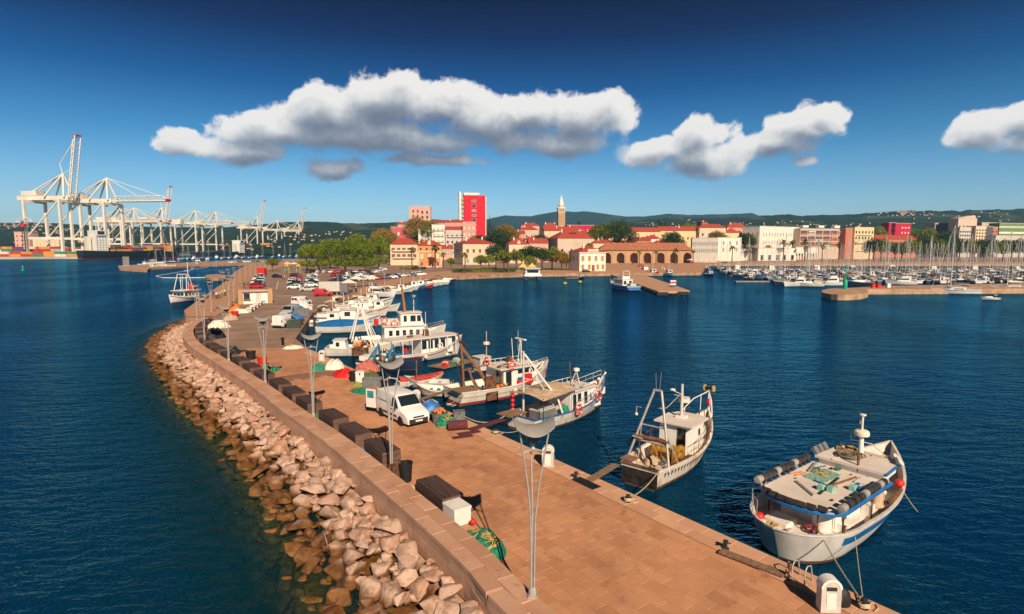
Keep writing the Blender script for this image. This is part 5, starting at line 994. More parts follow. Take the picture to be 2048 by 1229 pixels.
for b_, a_ in ((Bp, (.6, 3.2, -.6, .6, .62, 8)), (Bt, (.5, 3.8, -1.5, 1.5, .75, 18)), (Bg, (2.6, 7.5, -1.2, 1.2, .65, 20)), (Bs, (1.6, 5.5, -1, 1, .55, 16)), (Bk, (.6, 4, -.6, .6, .3, 6)), (Bw, (.3, 4.5, -.9, .9, .5, 12))): clutter(b_.t, *a_, int(a_[1]*13), .5)
clutter(t_, .4, 4.5, -1.1, 1.1, .26, 18, 77, .5)
# --- models of small craft, copied to their moorings
def recolor(root, names, m):
    for c in root.children:
        if c.name.split('.')[0] in names: c.material_slots[0].link = 'OBJECT'; c.material_slots[0].material = m
def small_outboard(t_, x=-.1): MB().box(x-.3, x+.05, -.14, .14, .75, 1.15).box(x-.22, x-.05, -.05, .05, -.2, .75).build('outboard_motor', m_dark, t_)
def proto_fishing():
    b_ = Boat('small_fishing_boat', '', 'fishing boat', (0, 0, -50), 0, 7, 2.5, .8, .75, 1.5, .4); T = b_.t; b_.shell(m_hull, m_deck, .35, 14, 5); clutter(T, .4, 2.4, -.8, .8, .42, 6, 21, .4); b_.stripe(-.3, -.18, m_bluep, 'stripe'); house(T, 2.6, 4.4, .78, .5, 1.95, m_white, m_roof_, .12, wins=[('R', 3.0, 3.6, 1.3, 1.75), ('F', -.5, .5, 1.3, 1.75), ('B', -.3, .3, .7, 1.8)]); mast(T, 3.4, 0, 2.0, 3.6, .04, m_white, [(3.0, .3)]); small_outboard(T); return T
def proto_motor():
    b_ = Boat('motorboat', '', 'motorboat', (0, 0, -50), 0, 6.4, 2.3, .8, .8, 1.2, .3, sw=.9); T = b_.t; b_.shell(m_hull, m_deck, .45, 14, 5); MB().add([(2.4, -.9, .75), (5.4, -.4, 1.05), (5.4, .4, 1.05), (2.4, .9, .75), (2.8, -.75, 1.35), (4.4, -.35, 1.3), (4.4, .35, 1.3), (2.8, .75, 1.35)], [(4, 5, 6, 7), (0, 1, 5, 4), (1, 2, 6, 5), (2, 3, 7, 6), (3, 0, 4, 7)]).build('foredeck_cabin', m_white, T)
    MB().add([(2.5, -.8, 1.3), (2.5, .8, 1.3), (2.0, .75, 1.85), (2.0, -.75, 1.85), (2.6, -.8, 1.3), (2.6, .8, 1.3), (2.1, .75, 1.85), (2.1, -.75, 1.85)], [(0, 1, 2, 3), (7, 6, 5, 4), (3, 2, 6, 7)]).build('windscreen', m_glass, T); rows = [[(.4+1.7*u, -.8+1.6*v, 1.7+.25*math.sin(PI*u)+.1*math.sin(PI*v)) for v in (0, .5, 1)] for u in (0, .33, .66, 1)]; MB().grid(rows, flip=True).grid([[(x, y, z-.03) for x, y, z in r_] for r_ in rows]).build('bimini_top', m_bluep, T); small_outboard(T); return T
def proto_cruiser():
    b_ = Boat('motor_cruiser', '', 'motor cruiser', (0, 0, -50), 0, 10, 3.4, 1.2, 1.2, 1.8, .5, sw=.92); T = b_.t; b_.shell(m_white, m_deck, .3, 16, 5); house(T, 2.0, 6.8, 1.3, .95, 2.5, m_white, m_white, .15, wins=[('R', 2.6, 6.0, 1.7, 2.25), ('L', 2.6, 6.0, 1.7, 2.25), ('F', -1.1, 1.1, 1.5, 2.3)], slope=1.3); MB().box(2.4, 4.8, -1.1, 1.1, 2.6, 3.0).build('flybridge', m_white, T); MB().tube([(2.5, -1.1, 2.6), (2.2, -1.0, 3.9), (2.2, 1.0, 3.9), (2.5, 1.1, 2.6)], .06, 6).build('radar_arch', m_white, T); b_.rail(.55, .98, .55, (-1, 1), 5); return T
def proto_sail():
    b_ = Boat('sailing_yacht', '', 'sailing yacht', (0, 0, -50), 0, 9.6, 3.0, .95, .95, 1.25, .4, sw=.75); T = b_.t; b_.shell(m_white, m_deck, .12, 16, 5); b_.stripe(-.25, -.17, m_bluep, 'stripe'); house(T, 3.0, 6.6, .95, .85, 1.4, m_white, m_white, .05, wins=[('R', 3.4, 4.2, 1.0, 1.25), ('R', 4.6, 5.4, 1.0, 1.25), ('L', 3.4, 5.4, 1.0, 1.25)], slope=.8, name='coachroof')
    MB().tube([(5.6, 0, 1.0), (5.6, 0, 15.0)], [.09, .06], 7).tube([(5.6, -.8, 8.6), (5.6, .8, 8.6)], .03, 5).build('mast', m_lgrey, T, smooth=60); MB().tube([(5.5, 0, 2.2), (1.8, 0, 2.15)], .05, 6).build('boom', m_lgrey, T); MB().tube([(5.4, 0, 2.36), (3.5, 0, 2.40), (1.9, 0, 2.28)], [.2, .17, .10], 8).build('sail_cover', m_bluep, T, smooth=60)
    MB().tube([(5.6, 0, 14.8), (9.4, 0, 1.3)], .03, 4).tube([(5.6, 0, 14.8), (.1, 0, 1.0)], .018, 4).tube([(5.6, .8, 8.6), (5.4, 1.4, 1.0)], .018, 4).tube([(5.6, -.8, 8.6), (5.4, -1.4, 1.0)], .018, 4).tube([(5.6, .8, 8.6), (5.6, 0, 14.8), (5.6, -.8, 8.6)], .016, 4).build('rigging', m_lgrey, T)
    b_.rail(.0, .95, .5, (-1, 1), 6, m_galv); rows = [[(2.2+.9*u, -.9+1.8*v, 1.35+.5*math.sin(PI*(.2+.5*u))) for v in (0, .5, 1)] for u in (0, .5, 1)]; MB().grid(rows, flip=True).grid([[(x, y, z-.03) for x, y, z in r_] for r_ in rows]).build('spray_hood', m_navy, T); return T
def proto_covered():
    b_ = Boat('covered_boat', '', 'boat', (0, 0, -50), 0, 6.2, 2.3, .8, .75, 1.1, .3, sw=.85); T = b_.t; b_.shell(m_hull, m_deck, .2, 14, 5); rows = []
    for t in [k/10 for k in range(11)]:
        x, y, z = b_.pt(max(t, .02), b_.sh(t)); rows.append([(x, y*v, z+.04+.75*(1-abs(v)**1.5)*math.sin(PI*min(1, .15+t*.8))) for v in (-1.02, -.6, -.25, 0, .25, .6, 1.02)])
    MB().grid(rows, flip=True).build('boat_cover', m_bluep, T, smooth=60); small_outboard(T); return T
PR = {'fishing': proto_fishing(), 'motor': proto_motor(), 'cruiser': proto_cruiser(), 'sail': proto_sail(), 'covered': proto_covered()}

USED0 = {}
def put_boat(kind, x, y, hd, label, group=None, scale=1.0, hull=None, trim=None, xyz=None):
    loc = P(x, y, 0) if xyz is None else xyz
    r_ = dup(PR[kind], loc, hd, label, group, scale)
    if kind not in USED0: USED0[kind] = 1
    hl = {'fishing': 7, 'motor': 6.4, 'cruiser': 10, 'sail': 9.6, 'covered': 6.2}[kind]*scale/2
    r_.location = (loc[0]-hl*math.cos(hd), loc[1]-hl*math.sin(hd), 0)
    if hull: recolor(r_, ('hull', 'bulwark'), hull)
    if trim: recolor(r_, ('stripe', 'bimini_top', 'sail_cover', 'boat_cover', 'spray_hood'), trim)
    return r_
SG = 'small boats moored along the inner quay'
for i, (k, x, y, h_, sc_, hu, tr_, lb) in enumerate([
    ('fishing', 700, 654, 12, 1.5, m_hull, m_bluep, 'white launch with a broad blue line lying behind the trawlers'), ('covered', 690, 665, 8, 1.35, m_hull, m_bluep, 'white boat under a blue cover in front of the blue lined launch'), ('fishing', 690, 643, 12, 1.45, m_hull, m_bluep, 'white wooden fishing boat moored beyond the blue lined launch'), ('fishing', 725, 634, 14, 1.5, m_hull, m_redp, 'white fishing boat with a big cabin, behind the launches'), ('motor', 690, 627, 15, 1.35, m_hull, m_cream, 'white motorboat near the inner quay corner'), ('fishing', 735, 622, 10, 1.4, m_hull, m_teal, 'white boat with a teal line at the outer end of the inner row'), ('motor', 705, 616, 12, 1.25, m_hull, m_cream, 'small white motorboat by the quay corner tubs'), ('fishing', 747, 611, 5, 1.35, m_hull, m_navy, 'white boat with dark gear at the end of the inner row'), ('fishing', 668, 652, 14, 1.2, m_hull, m_redp, 'small white boat with a red line between the launches and the quay'), ('covered', 715, 641, 12, 1.3, m_hull, m_tan, 'boat under a tan cover amid the rafted launches'), ('motor', 710, 605, 14, 1.2, m_hull, m_bluep, 'motorboat with a blue awning at the inner corner'), ('fishing', 676, 615, 16, 1.2, m_hull, m_navy, 'small cabin boat close under the quay corner'), ('fishing', 760, 624, 8, 1.2, m_hull, m_tan, 'white cabin boat at the outer edge of the rafted launches'), ('motor', 672, 634, 20, 1.2, m_cream, m_cream, 'cream skiff hugging the inner quay wall'), ('cruiser', 760, 594, -12, .95, m_white, None, 'sleek white cabin cruiser off the parasols'),
    ('motor', 785, 590, 30, 1.25, m_hull, m_cream, 'white motorboat just beyond the sleek cruiser'), ('fishing', 802, 585, 25, 1.2, m_hull, m_bluep, 'white boat with a blue line, second beyond the sleek cruiser'), ('motor', 815, 582, 30, 1.25, m_hull, m_bluep, 'white boat with a blue awning near the quay lamp'), ('fishing', 828, 578, 25, 1.25, m_bluep, m_white, 'blue hulled boat in the small boat row'), ('fishing', 842, 577, 20, 1.3, m_redp, m_white, 'red hulled boat in the small boat row'), ('motor', 855, 574, 25, 1.35, m_hull, m_tan, 'white boat with a tan awning right of the red hulled one'), ('motor', 868, 572, 25, 1.2, m_hull, m_cream, 'white motorboat two places right of the red hulled boat'), ('motor', 890, 566, 8, 1.4, m_navy, m_navy, 'dark boat at the right end of the small boat row'), ('covered', 880, 570, 15, 1.2, m_hull, m_white, 'small white covered boat near the end of the small boat row'), ('covered', 770, 584, 40, 1.2, m_hull, m_cream, 'cream covered boat between the quay and the sleek cruiser'), ('fishing', 1163, 558, -80, .9, m_navy, m_white, 'dark dinghy beside the floating platform near the white office')]):
    put_boat(k, x, y, R(h_), lb, SG, sc_, hu, tr_)
# left moored excursion boat, bow towards the camera
a = P(379, 603, 0); Be = Boat('excursion_boat', 'white excursion boat with red lines and a frame tower, moored seaward of the promenade', 'excursion boat', (a.x, a.y+5, 0), R(-97), 13.5, 5.2, 1.4, 1.3, 2.6, .7, sw=.85, scale=.84); T = Be.t; Be.shell(m_white, m_deck, .5, 24); Be.stripe(-.5, -.3, m_redp, 'red_line'); Be.stripe(.05, .3, m_redp, 'red_bottom', True)
house(T, 3.0, 9.6, 1.9, .9, 3.0, m_white, m_white, .3, wins=[('F', -1.6, -.6, 1.9, 2.8), ('F', -.5, .5, 1.9, 2.8), ('F', .6, 1.6, 1.9, 2.8)]+[('L', 3.6+1.5*q_, 4.6+1.5*q_, 1.8, 2.7) for q_ in range(4)]+[('R', 3.6+1.5*q_, 4.6+1.5*q_, 1.8, 2.7) for q_ in range(4)]); MB().box(2.6, 9.8, -2.2, 2.2, 3.085, 3.3).build('roof_band', m_redp, T); MB().prism([(2.5, -2.3), (9.9, -2.3), (10.3, -1), (10.3, 1), (9.9, 2.3), (2.5, 2.3)], 3.302, 3.42).build('sun_deck', m_white, T)
for sg in (-1, 1): MB().tube([(8.6, sg*2.0, 3.4), (7.6, sg*1.4, 8.0)], .10, 6).tube([(5.6, sg*2.0, 3.4), (6.6, sg*1.4, 8.0)], .08, 6).build('tower_leg', m_white, T)
MB().box(6.4, 7.9, -1.5, 1.5, 8.0, 8.15).build('tower_platform', m_roof_, T); MB().tube([(5.0, 0, 3.4), (5.0, 0, 11.5)], .10, 6).build('mast', m_white, T); MB().box(4.2, 5.4, .3, 1.5, 3.42, 5.2).build('red_board', m_red, T)
ld = MB()
for sg in (-.3, .3): ld.tube([(8.0, sg, 3.4), (7.6, sg, 8.0)], .04, 5)
for k in range(8): ld.tube([(8.0-.05*k, -.3, 3.8+.5*k), (8.0-.05*k, .3, 3.8+.5*k)], .03, 4)
ld.build('ladder', m_white, T); Be.rail(.05, .6, 1.0, (-1, 1), 7, m_white)
# ---------------------------------------------------------------- town
def leaf_mat(name, c1, c2, c3):
    m = bpy.data.materials.new(name); m.use_nodes = True; t = NT(m.node_tree); b = t.n['Principled BSDF']; ps = t.add('ShaderNodeNewGeometry').outputs['Position']; oi = t.add('ShaderNodeObjectInfo').outputs['Random']
    cc = t.ramp(t.noise(ps, 0.55, 4, 0.7), [(0.3, c1), (0.5, c2), (0.7, c3)]); cc = t.mix(1.0, cc, t.ramp(oi, [(0, 0.8), (1, 1.2)]), 'MULTIPLY'); t.put(b.inputs['Base Color'], cc); b.inputs['Roughness'].default_value = 0.7; b.inputs['Specular IOR Level'].default_value = 0.2
    tr = t.add('ShaderNodeBsdfTranslucent'); t.put(tr.inputs[0], cc); mx = t.add('ShaderNodeMixShader'); mx.inputs[0].default_value = 0.25; t.put(mx.inputs[1], b.outputs[0]); t.put(mx.inputs[2], tr.outputs[0]); t.put(t.n['Material Output'].inputs[0], mx.outputs[0]); return m
ml_pine = leaf_mat('pine_needles', (0.04, 0.085, 0.010), (0.165, 0.215, 0.016), (0.30, 0.34, 0.022)); ml_olive = leaf_mat('park_leaves', (0.06, 0.10, 0.012), (0.17, 0.20, 0.025), (0.32, 0.31, 0.035)); ml_dark = leaf_mat('dark_leaves', (0.02, 0.045, 0.015), (0.045, 0.08, 0.022), (0.09, 0.12, 0.03)); ml_gold = leaf_mat('autumn_leaves', (0.16, 0.12, 0.02), (0.30, 0.20, 0.03), (0.38, 0.24, 0.04)); ml_palm = leaf_mat('palm_leaves', (0.10, 0.10, 0.02), (0.22, 0.19, 0.035), (0.32, 0.25, 0.05))
m_bark = mat('bark', (0.12, 0.075, 0.045), .95, .25, 3)
def leaves(clumps, leaf, dens_, seed):
    r_ = random.Random(seed); V, F = [], []
    for (cx, cy, cz, rx, rz_) in clumps:
        n = int(dens_*rx*rx/(leaf*leaf))
        for k in range(n):
            d_ = Vector((r_.gauss(0, 1), r_.gauss(0, 1), r_.gauss(0, 1))).normalized(); q_ = r_.uniform(.62, 1.06) if r_.random() < .8 else r_.uniform(.2, .7)
            bmp = 1+.16*noise.noise(Vector((d_.x*2.5+cx, d_.y*2.5+cy, d_.z*2.5+cz)))
            p = Vector((cx+d_.x*rx*q_*bmp, cy+d_.y*rx*q_*bmp, cz+d_.z*rz_*q_*bmp)); nrm_ = (d_+Vector((r_.gauss(0, .6), r_.gauss(0, .6), r_.gauss(0, .6)))).normalized(); u = nrm_.orthogonal().normalized(); v = nrm_.cross(u); a = r_.uniform(0, 6.28); s_ = leaf*r_.uniform(.6, 1.25)
            u2 = (u*math.cos(a)+v*math.sin(a))*s_; v2 = (v*math.cos(a)-u*math.sin(a))*s_*.6; o = len(V); V += [p-u2-v2*.3, p+v2, p+u2-v2*.2, p-v2]; F.append((o, o+3, o+2, o+1))
    mb = MB(); mb.v = [tuple(v) for v in V]; mb.f = F; return mb
def tree_proto(name, cat, clumps, leaf, dens_, seed, lm, trunk, branches=()):
    t_ = thing(name, '', cat, (0, 0, -60)); leaves(clumps, leaf, dens_, seed).build('crown', lm, t_); b_ = MB().tube(trunk[0], trunk[1], 8)
    for pts, rr in branches: b_.tube(pts, rr, 6)
    b_.build('trunk', m_bark, t_, smooth=60); return t_
PROT = []
def rc(n, R_, z0, z1, r0, r1, seed, sq=.8):
    q_ = random.Random(seed); out = []
    for k in range(n):
        a = k*2.4+q_.uniform(-.4, .4); rad = R_*math.sqrt((k+.4)/n); r2 = q_.uniform(r0, r1); out.append((rad*math.cos(a), rad*math.sin(a), z0+(z1-z0)*(1-(rad/R_)**2*.75)*q_.uniform(.75, 1.05), r2, r2*sq))
    return out
def pine_proto(seed, lm=ml_pine):
    cl = rc(9, 4.2, 6.5, 12.4, 2.0, 3.0, seed, .85)+[(3.6*math.cos(a+seed), 3.6*math.sin(a+seed), 3.6+.8*math.sin(3*a), 1.9, 1.5) for a in (0, 1.05, 2.1, 3.14, 4.2, 5.2)]; return tree_proto('pine_tree', 'pine tree', cl, .32, 7.5, seed, lm, ([(0, 0, 0), (.2, .1, 2.5), (.1, .3, 5), (.3, .2, 7.5)], [.42, .34, .26, .14]), [([(.15, .2, 3.5), (c[0]*.6, c[1]*.6, c[2]*.75), (c[0], c[1], c[2])], [.16, .1, .05]) for c in cl[3:8]])
pines = [pine_proto(s_) for s_ in (1, 2, 3)]
def round_proto(seed, lm, cat='tree', name='park_tree'):
    cl = rc(8, 2.0, 3.0, 5.4, 1.1, 1.7, seed, .85); return tree_proto(name, cat, cl, .24, 6.5, seed, lm, ([(0, 0, 0), (.05, .05, 1.6), (0, .1, 3.2), (.1, .1, 4.6)], [.2, .16, .12, .05]), [([(.02, .05, 2), (c[0]*.6, c[1]*.6, c[2]*.8), c[:3]], [.09, .06, .03]) for c in cl[2:6]])
roundt = {'olive': round_proto(11, ml_olive), 'dark': round_proto(12, ml_dark), 'gold': round_proto(13, ml_gold), 'olive2': round_proto(14, ml_olive), 'dark2': round_proto(15, ml_dark)}
cyp = tree_proto('cypress_tree', 'cypress tree', [(0, 0, 1.2+k*1.3, 1.1*(1-(k/9)**1.6)+.2, 1.3) for k in range(9)], .3, 7, 21, ml_dark, ([(0, 0, 0), (0, 0, 10)], [.25, .08]))
con = tree_proto('conifer_tree', 'conifer tree', [(.3*math.cos(k*2), .3*math.sin(k*2), 1.5+k*1.1, 2.6*(1-k/9.5)+.25, .75) for k in range(9)], .3, 7, 22, ml_dark, ([(0, 0, 0), (0, 0, 11)], [.3, .06]))
def palm_proto(seed):
    q_ = random.Random(seed); t_ = thing('palm_tree', '', 'palm tree', (0, 0, -60)); MB().tube([(0, 0, 0), (.08, .03, 2.5), (.05, .1, 5), (.0, .05, 7.2)], [.30, .24, .22, .26], 8).build('trunk', m_bark, t_, smooth=60); mb = MB()
    for k in range(26):
        a = k*2.4; el = q_.uniform(-.5, 1.2); L_ = q_.uniform(1.6, 2.3); dx_, dy_ = math.cos(a), math.sin(a); pts = [Vector((dx_*L_*u*math.cos(el), dy_*L_*u*math.cos(el), 7.2+L_*u*math.sin(el)-1.1*u*u)) for u in (0, .3, .6, .85, 1.0)]; sd = Vector((-dy_, dx_, 0))
        mb.grid([[tuple(p+sd*w_-Vector((0, 0, abs(w_)*.5))), tuple(p), tuple(p-sd*w_-Vector((0, 0, abs(w_)*.5)))] for p, w_ in zip(pts, (.08, .34, .38, .26, .04))])
    mb.build('crown', ml_palm, t_); return t_
palms = [palm_proto(1), palm_proto(2)]
def big_proto(seed, lm):
    cl = rc(13, 3.0, 4.6, 8.2, 1.2, 1.9, seed, .85)+[(2.5*math.cos(a), 2.5*math.sin(a), 3.4, 1.4, 1.3) for a in (0, 1.2, 2.4, 3.6, 4.8)]; return tree_proto('tree', 'tree', cl, .17, 6.0, seed, lm, ([(0, 0, 0), (.05, .05, 2), (0, .1, 4.5), (.1, .1, 7)], [.3, .25, .18, .06]))
bigs = [big_proto(31, ml_olive), big_proto(32, ml_dark), big_proto(33, ml_gold)]
BIGT = {roundt['olive'].name: bigs[0], roundt['olive2'].name: bigs[0], roundt['dark'].name: bigs[1], roundt['dark2'].name: bigs[1], roundt['gold'].name: bigs[2]}
PROT += bigs+pines+list(roundt.values())+[cyp, con]+palms+list(PR.values())
def put_tree(proto, x, y, label, group, h_px=None, s_=None, Y=None, base=8.0):
    "x, y: pixel of the foot; h_px: height in pixels"
    p = P(x, y, PZ) if Y is None else Vector(((x-1024)/FPX*Y, Y, PZ)); s2 = s_ or h_px*p.y/FPX/base
    return dup(proto, p, rnd.uniform(0, 6.28), label, group, (s2*rnd.uniform(.92, 1.1), s2*rnd.uniform(.92, 1.1), s2))
TG = 'stone pines around the car park'
for i, (x, y, s_, lb) in enumerate([(615, 541, .80, 'pine at the left edge of the clump beside the playground'), (638, 543, .85, 'pine in the front left of the clump behind the parked cars'), (660, 538, 1.08, 'broad pale pine in the left middle of the clump'), (690, 543, .95, 'pine in the front centre of the clump'), (714, 533, 1.28, 'tallest pine of the clump, with a raised top'), (730, 543, .92, 'pine in the front right of the clump'), (757, 538, 1.10, 'dark rounded pine at the right edge of the clump'), (676, 530, 1.1, 'pine at the back of the clump between two taller ones'), (742, 528, 1.05, 'pine at the back right of the clump, under the golden trees')]): put_tree(pines[i % 3], x, y, lb, TG, s_=s_*1.22)
PGp = 'palms along the town waterfront'
for i, (x, yt, yb, lb) in enumerate([(824, 494, 533, 'in front of the cream house with balconies'), (870, 490, 536, 'in front of the orange house'), (887, 504, 537, 'right of the orange house'), (930, 505, 547, 'on the lawn before the large cream house'), (1016, 507, 546, 'on the quay left of the small dormer house'), (1178, 486, 524, 'showing above the white harbour office'), (1278, 500, 529, 'before the second arch of the arcade hall'), (1312, 501, 529, 'before the fourth arch of the arcade hall'), (1351, 496, 529, 'before the last arch of the arcade hall'), (1386, 501, 527, 'at the right corner of the arcade hall'), (1425, 499, 525, 'left of the white shop'), (1464, 491, 524, 'in front of the white shop'), (1499, 493, 522, 'right of the white shop'), (1536, 490, 520, 'before the left end of the white office block'), (1566, 479, 522, 'tall one before the white office block'), (1584, 480, 520, 'at the right end of the white office block'), (1609, 478, 522, 'tall one before the balcony block'), (1614, 491, 520, 'short one before the balcony block'), (1644, 488, 522, 'before the white arches'), (1677, 486, 520, 'at the right end of the white arches'), (1695, 489, 518, 'before the brick gable'), (1704, 497, 518, 'small one before the cream flats'), (1726, 492, 518, 'beside the cream flats'), (1738, 484, 520, 'at the left end of the marina trees')]):
    put_tree(palms[i % 2], x, yb, 'palm tree '+lb, PGp, h_px=yb-yt, base=8.2)
QG = 'park trees in front of the town'
for i, (k, x, yt, yb, lb) in enumerate([('dark', 992, 492, 538, 'dark leafy tree right of the large cream house'), ('olive', 1008, 503, 540, 'light green tree beside the dark leafy one on the lawn'), ('olive2', 978, 512, 541, 'young yellow green tree on the lawn, left'), ('olive', 962, 512, 541, 'young tree at the left end of the lawn row'), ('olive2', 1033, 503, 541, 'light green tree before the small dormer house'), ('dark', 1044, 502, 537, 'dark tree behind the light green one by the dormer house'), ('dark2', 1061, 494, 538, 'tall dark tree in the middle of the quay park'), ('olive', 1060, 514, 542, 'short bright tree below the tall dark one'), ('dark', 1084, 498, 541, 'dark tree left of the beige palace'), ('olive2', 1104, 497, 540, 'light tree before the beige palace'), ('gold', 1123, 504, 541, 'golden tree between the palace and the white office'), ('gold', 1133, 513, 541, 'small golden tree touching the white office'), ('olive2', 902, 517, 539, 'round bush right of the orange house'), ('olive', 545, 517, 543, 'round topped tree alone by the bathing beach')]): put_tree(roundt[k], x, yb, lb, QG, h_px=(yb-yt)*1.15, base=6.8)

HG = 'trees among the roofs'
for i, (pr, x, yt, Y, lb, ba) in enumerate([(roundt['olive'], 1208, 437, 330, 'tall yellow green tree above the arcade hall', 6.8), (roundt['dark'], 1238, 436, 325, 'huge dark cedar above the arcade hall', 6.8), (roundt['dark2'], 1342, 460, 310, 'dark round tree behind the arcade roof', 6.8), (con, 1319, 434, 420, 'conifer rising behind the yellow barracks', 11.5), (roundt['olive2'], 1373, 438, 430, 'green tree top behind the yellow barracks', 6.8), (roundt['gold'], 765, 455, 345, 'orange autumn tree behind the pines', 6.8), (roundt['gold'], 779, 460, 350, 'orange autumn tree left of the pink flats', 6.8), (roundt['gold'], 836, 432, 400, 'tree top under the pink tower block', 6.8), (roundt['olive'], 858, 433, 400, 'second tree top under the pink tower block', 6.8), (roundt['olive2'], 800, 440, 420, 'tree above the pink flats at left', 6.8), (cyp, 980, 440, 345, 'cypress right of the red tower', 11.5), (cyp, 988, 452, 345, 'shorter cypress right of the red tower', 11.5), (roundt['gold'], 1012, 446, 350, 'yellow green tree right of the cypresses', 6.8), (roundt['dark2'], 998, 456, 340, 'dark tree between the cypresses and the yellow one', 6.8), (roundt['dark'], 1080, 466, 330, 'dark bush among the roofs by the beige palace', 6.8), (roundt['gold'], 1433, 460, 360, 'brown autumn tree before the yellow gable', 6.8), (roundt['dark'], 1487, 463, 350, 'dark tree between the grey block and the white office', 6.8), (roundt['olive'], 1843, 449, 470, 'large olive tree right of the red flats', 6.8), (roundt['dark2'], 1888, 459, 460, 'dark tree at the left of the grey offices', 6.8), (roundt['olive2'], 1965, 480, 420, 'tree before the grey offices', 6.8), (roundt['olive'], 1745, 446, 480, 'tree behind the cream flats', 6.8), (con, 1158, 438, 500, 'small palm like conifer on the skyline right of the bell tower', 11.5), (roundt['dark'], 958, 467, 345, 'bush at the foot of the red tower', 6.8)]):
    Y *= 1.62; z = PD(x, yt, Y).z-PZ; put_tree(BIGT.get(pr.name, pr), x, 0, lb, HG, s_=z/(9.6 if pr.name in BIGT else ba), Y=Y)
MG = 'row of trees behind the marina'
for i in range(24):
    x = 1745+i*14.5+rnd.uniform(-3, 3); yt = rnd.uniform(480, 487); put_tree(roundt[('dark', 'olive', 'dark2', 'dark')[i % 4]], x, 523, '%s tree from the left in the dense row behind the marina' % ORD[i], MG, h_px=523-yt, base=6.0)
# --- buildings
m_tile_r = mat('red_roof_tiles', (0.40, 0.055, 0.03), .8, .2, .8, c2=(0.22, 0.035, 0.022), stretch=(1, 3, 3), bump=.5, bscale=3)
m_tile_o = mat('orange_roof_tiles', (0.36, 0.13, 0.065), .85, .2, .8, c2=(0.2, 0.07, 0.04), bump=.6, bscale=4)
m_win = mat('window_glass', (0.03, 0.035, 0.045), .2, .2, 1); m_wf = mat('window_frame_paint', (0.62, 0.55, 0.45), .6, .05)
m_shut = {'brown': mat('brown_shutter', (0.22, 0.09, 0.04), .7), 'red': mat('red_shutter', (0.30, 0.03, 0.03), .7), 'grey': mat('grey_shutter', (0.32, 0.30, 0.28), .7), 'cream': mat('cream_shutter', (0.66, 0.58, 0.45), .7), 'orange': mat('ochre_shutter', (0.45, 0.22, 0.07), .7), 'teal': mat('teal_glass', (0.06, 0.25, 0.28), .3)}
def wallm(name, c): return mat('wall_'+name, c, .85, .05, .25, dirt=(tuple(x*.7 for x in c), .35))
WM = {'white': wallm('white', (.76, .70, .61)), 'cream': wallm('cream', (.68, .54, .37)), 'yellow': wallm('yellow', (.74, .56, .30)), 'pink': wallm('pink', (.60, .30, .25)), 'rose': wallm('rose', (.52, .10, .12)), 'salmon': wallm('salmon', (.66, .38, .30)), 'orange': wallm('orange', (.62, .26, .09)), 'beige': wallm('beige', (.58, .45, .35)), 'red': wallm('red', (.62, .012, .028)), 'grey': wallm('grey', (.36, .32, .29)), 'brick': wallm('brick', (.48, .17, .10)), 'stone': wallm('stone', (.46, .28, .15)), 'dark': wallm('dark', (.10, .09, .09)), 'lgrey': wallm('lgrey', (.55, .50, .45)), 'green': wallm('green', (.13, .25, .07)), 'crimson': wallm('crimson', (.50, .012, .05))}
WINM = {}
def window(par, x, z, w_, h_, nx_, side, L_, D_, sh=None):
    "a framed window on a facade: side f = front (y=0), l = left end (x=0), r = right end"
    key = (round(w_, 2), round(h_, 2))
    if key not in WINM:
        f = MB().box(-w_/2-.12, w_/2+.12, -.10, -.01, -.12, h_+.10).box(-w_/2-.2, w_/2+.2, -.2, -.01, -.24, -.122); g_ = MB().box(-w_/2, w_/2, -.125, -.102, 0, h_)
        a = f.build('window', m_wf, None); b_ = g_.build('pane', m_win, a); WINM[key] = (a.data, b_.data); bpy.data.objects.remove(b_); bpy.data.objects.remove(a)
    fm, pm = WINM[key]
    if side == 'f': o = link('window', fm, par, (x, 0, z), 0)
    elif side == 'l': o = link('window', fm, par, (0, x, z), -PI/2)
    else: o = link('window', fm, par, (L_, x, z), PI/2)
    p = link('pane', pm, o)
    if sh: p.material_slots[0].link = 'OBJECT'; p.material_slots[0].material = sh
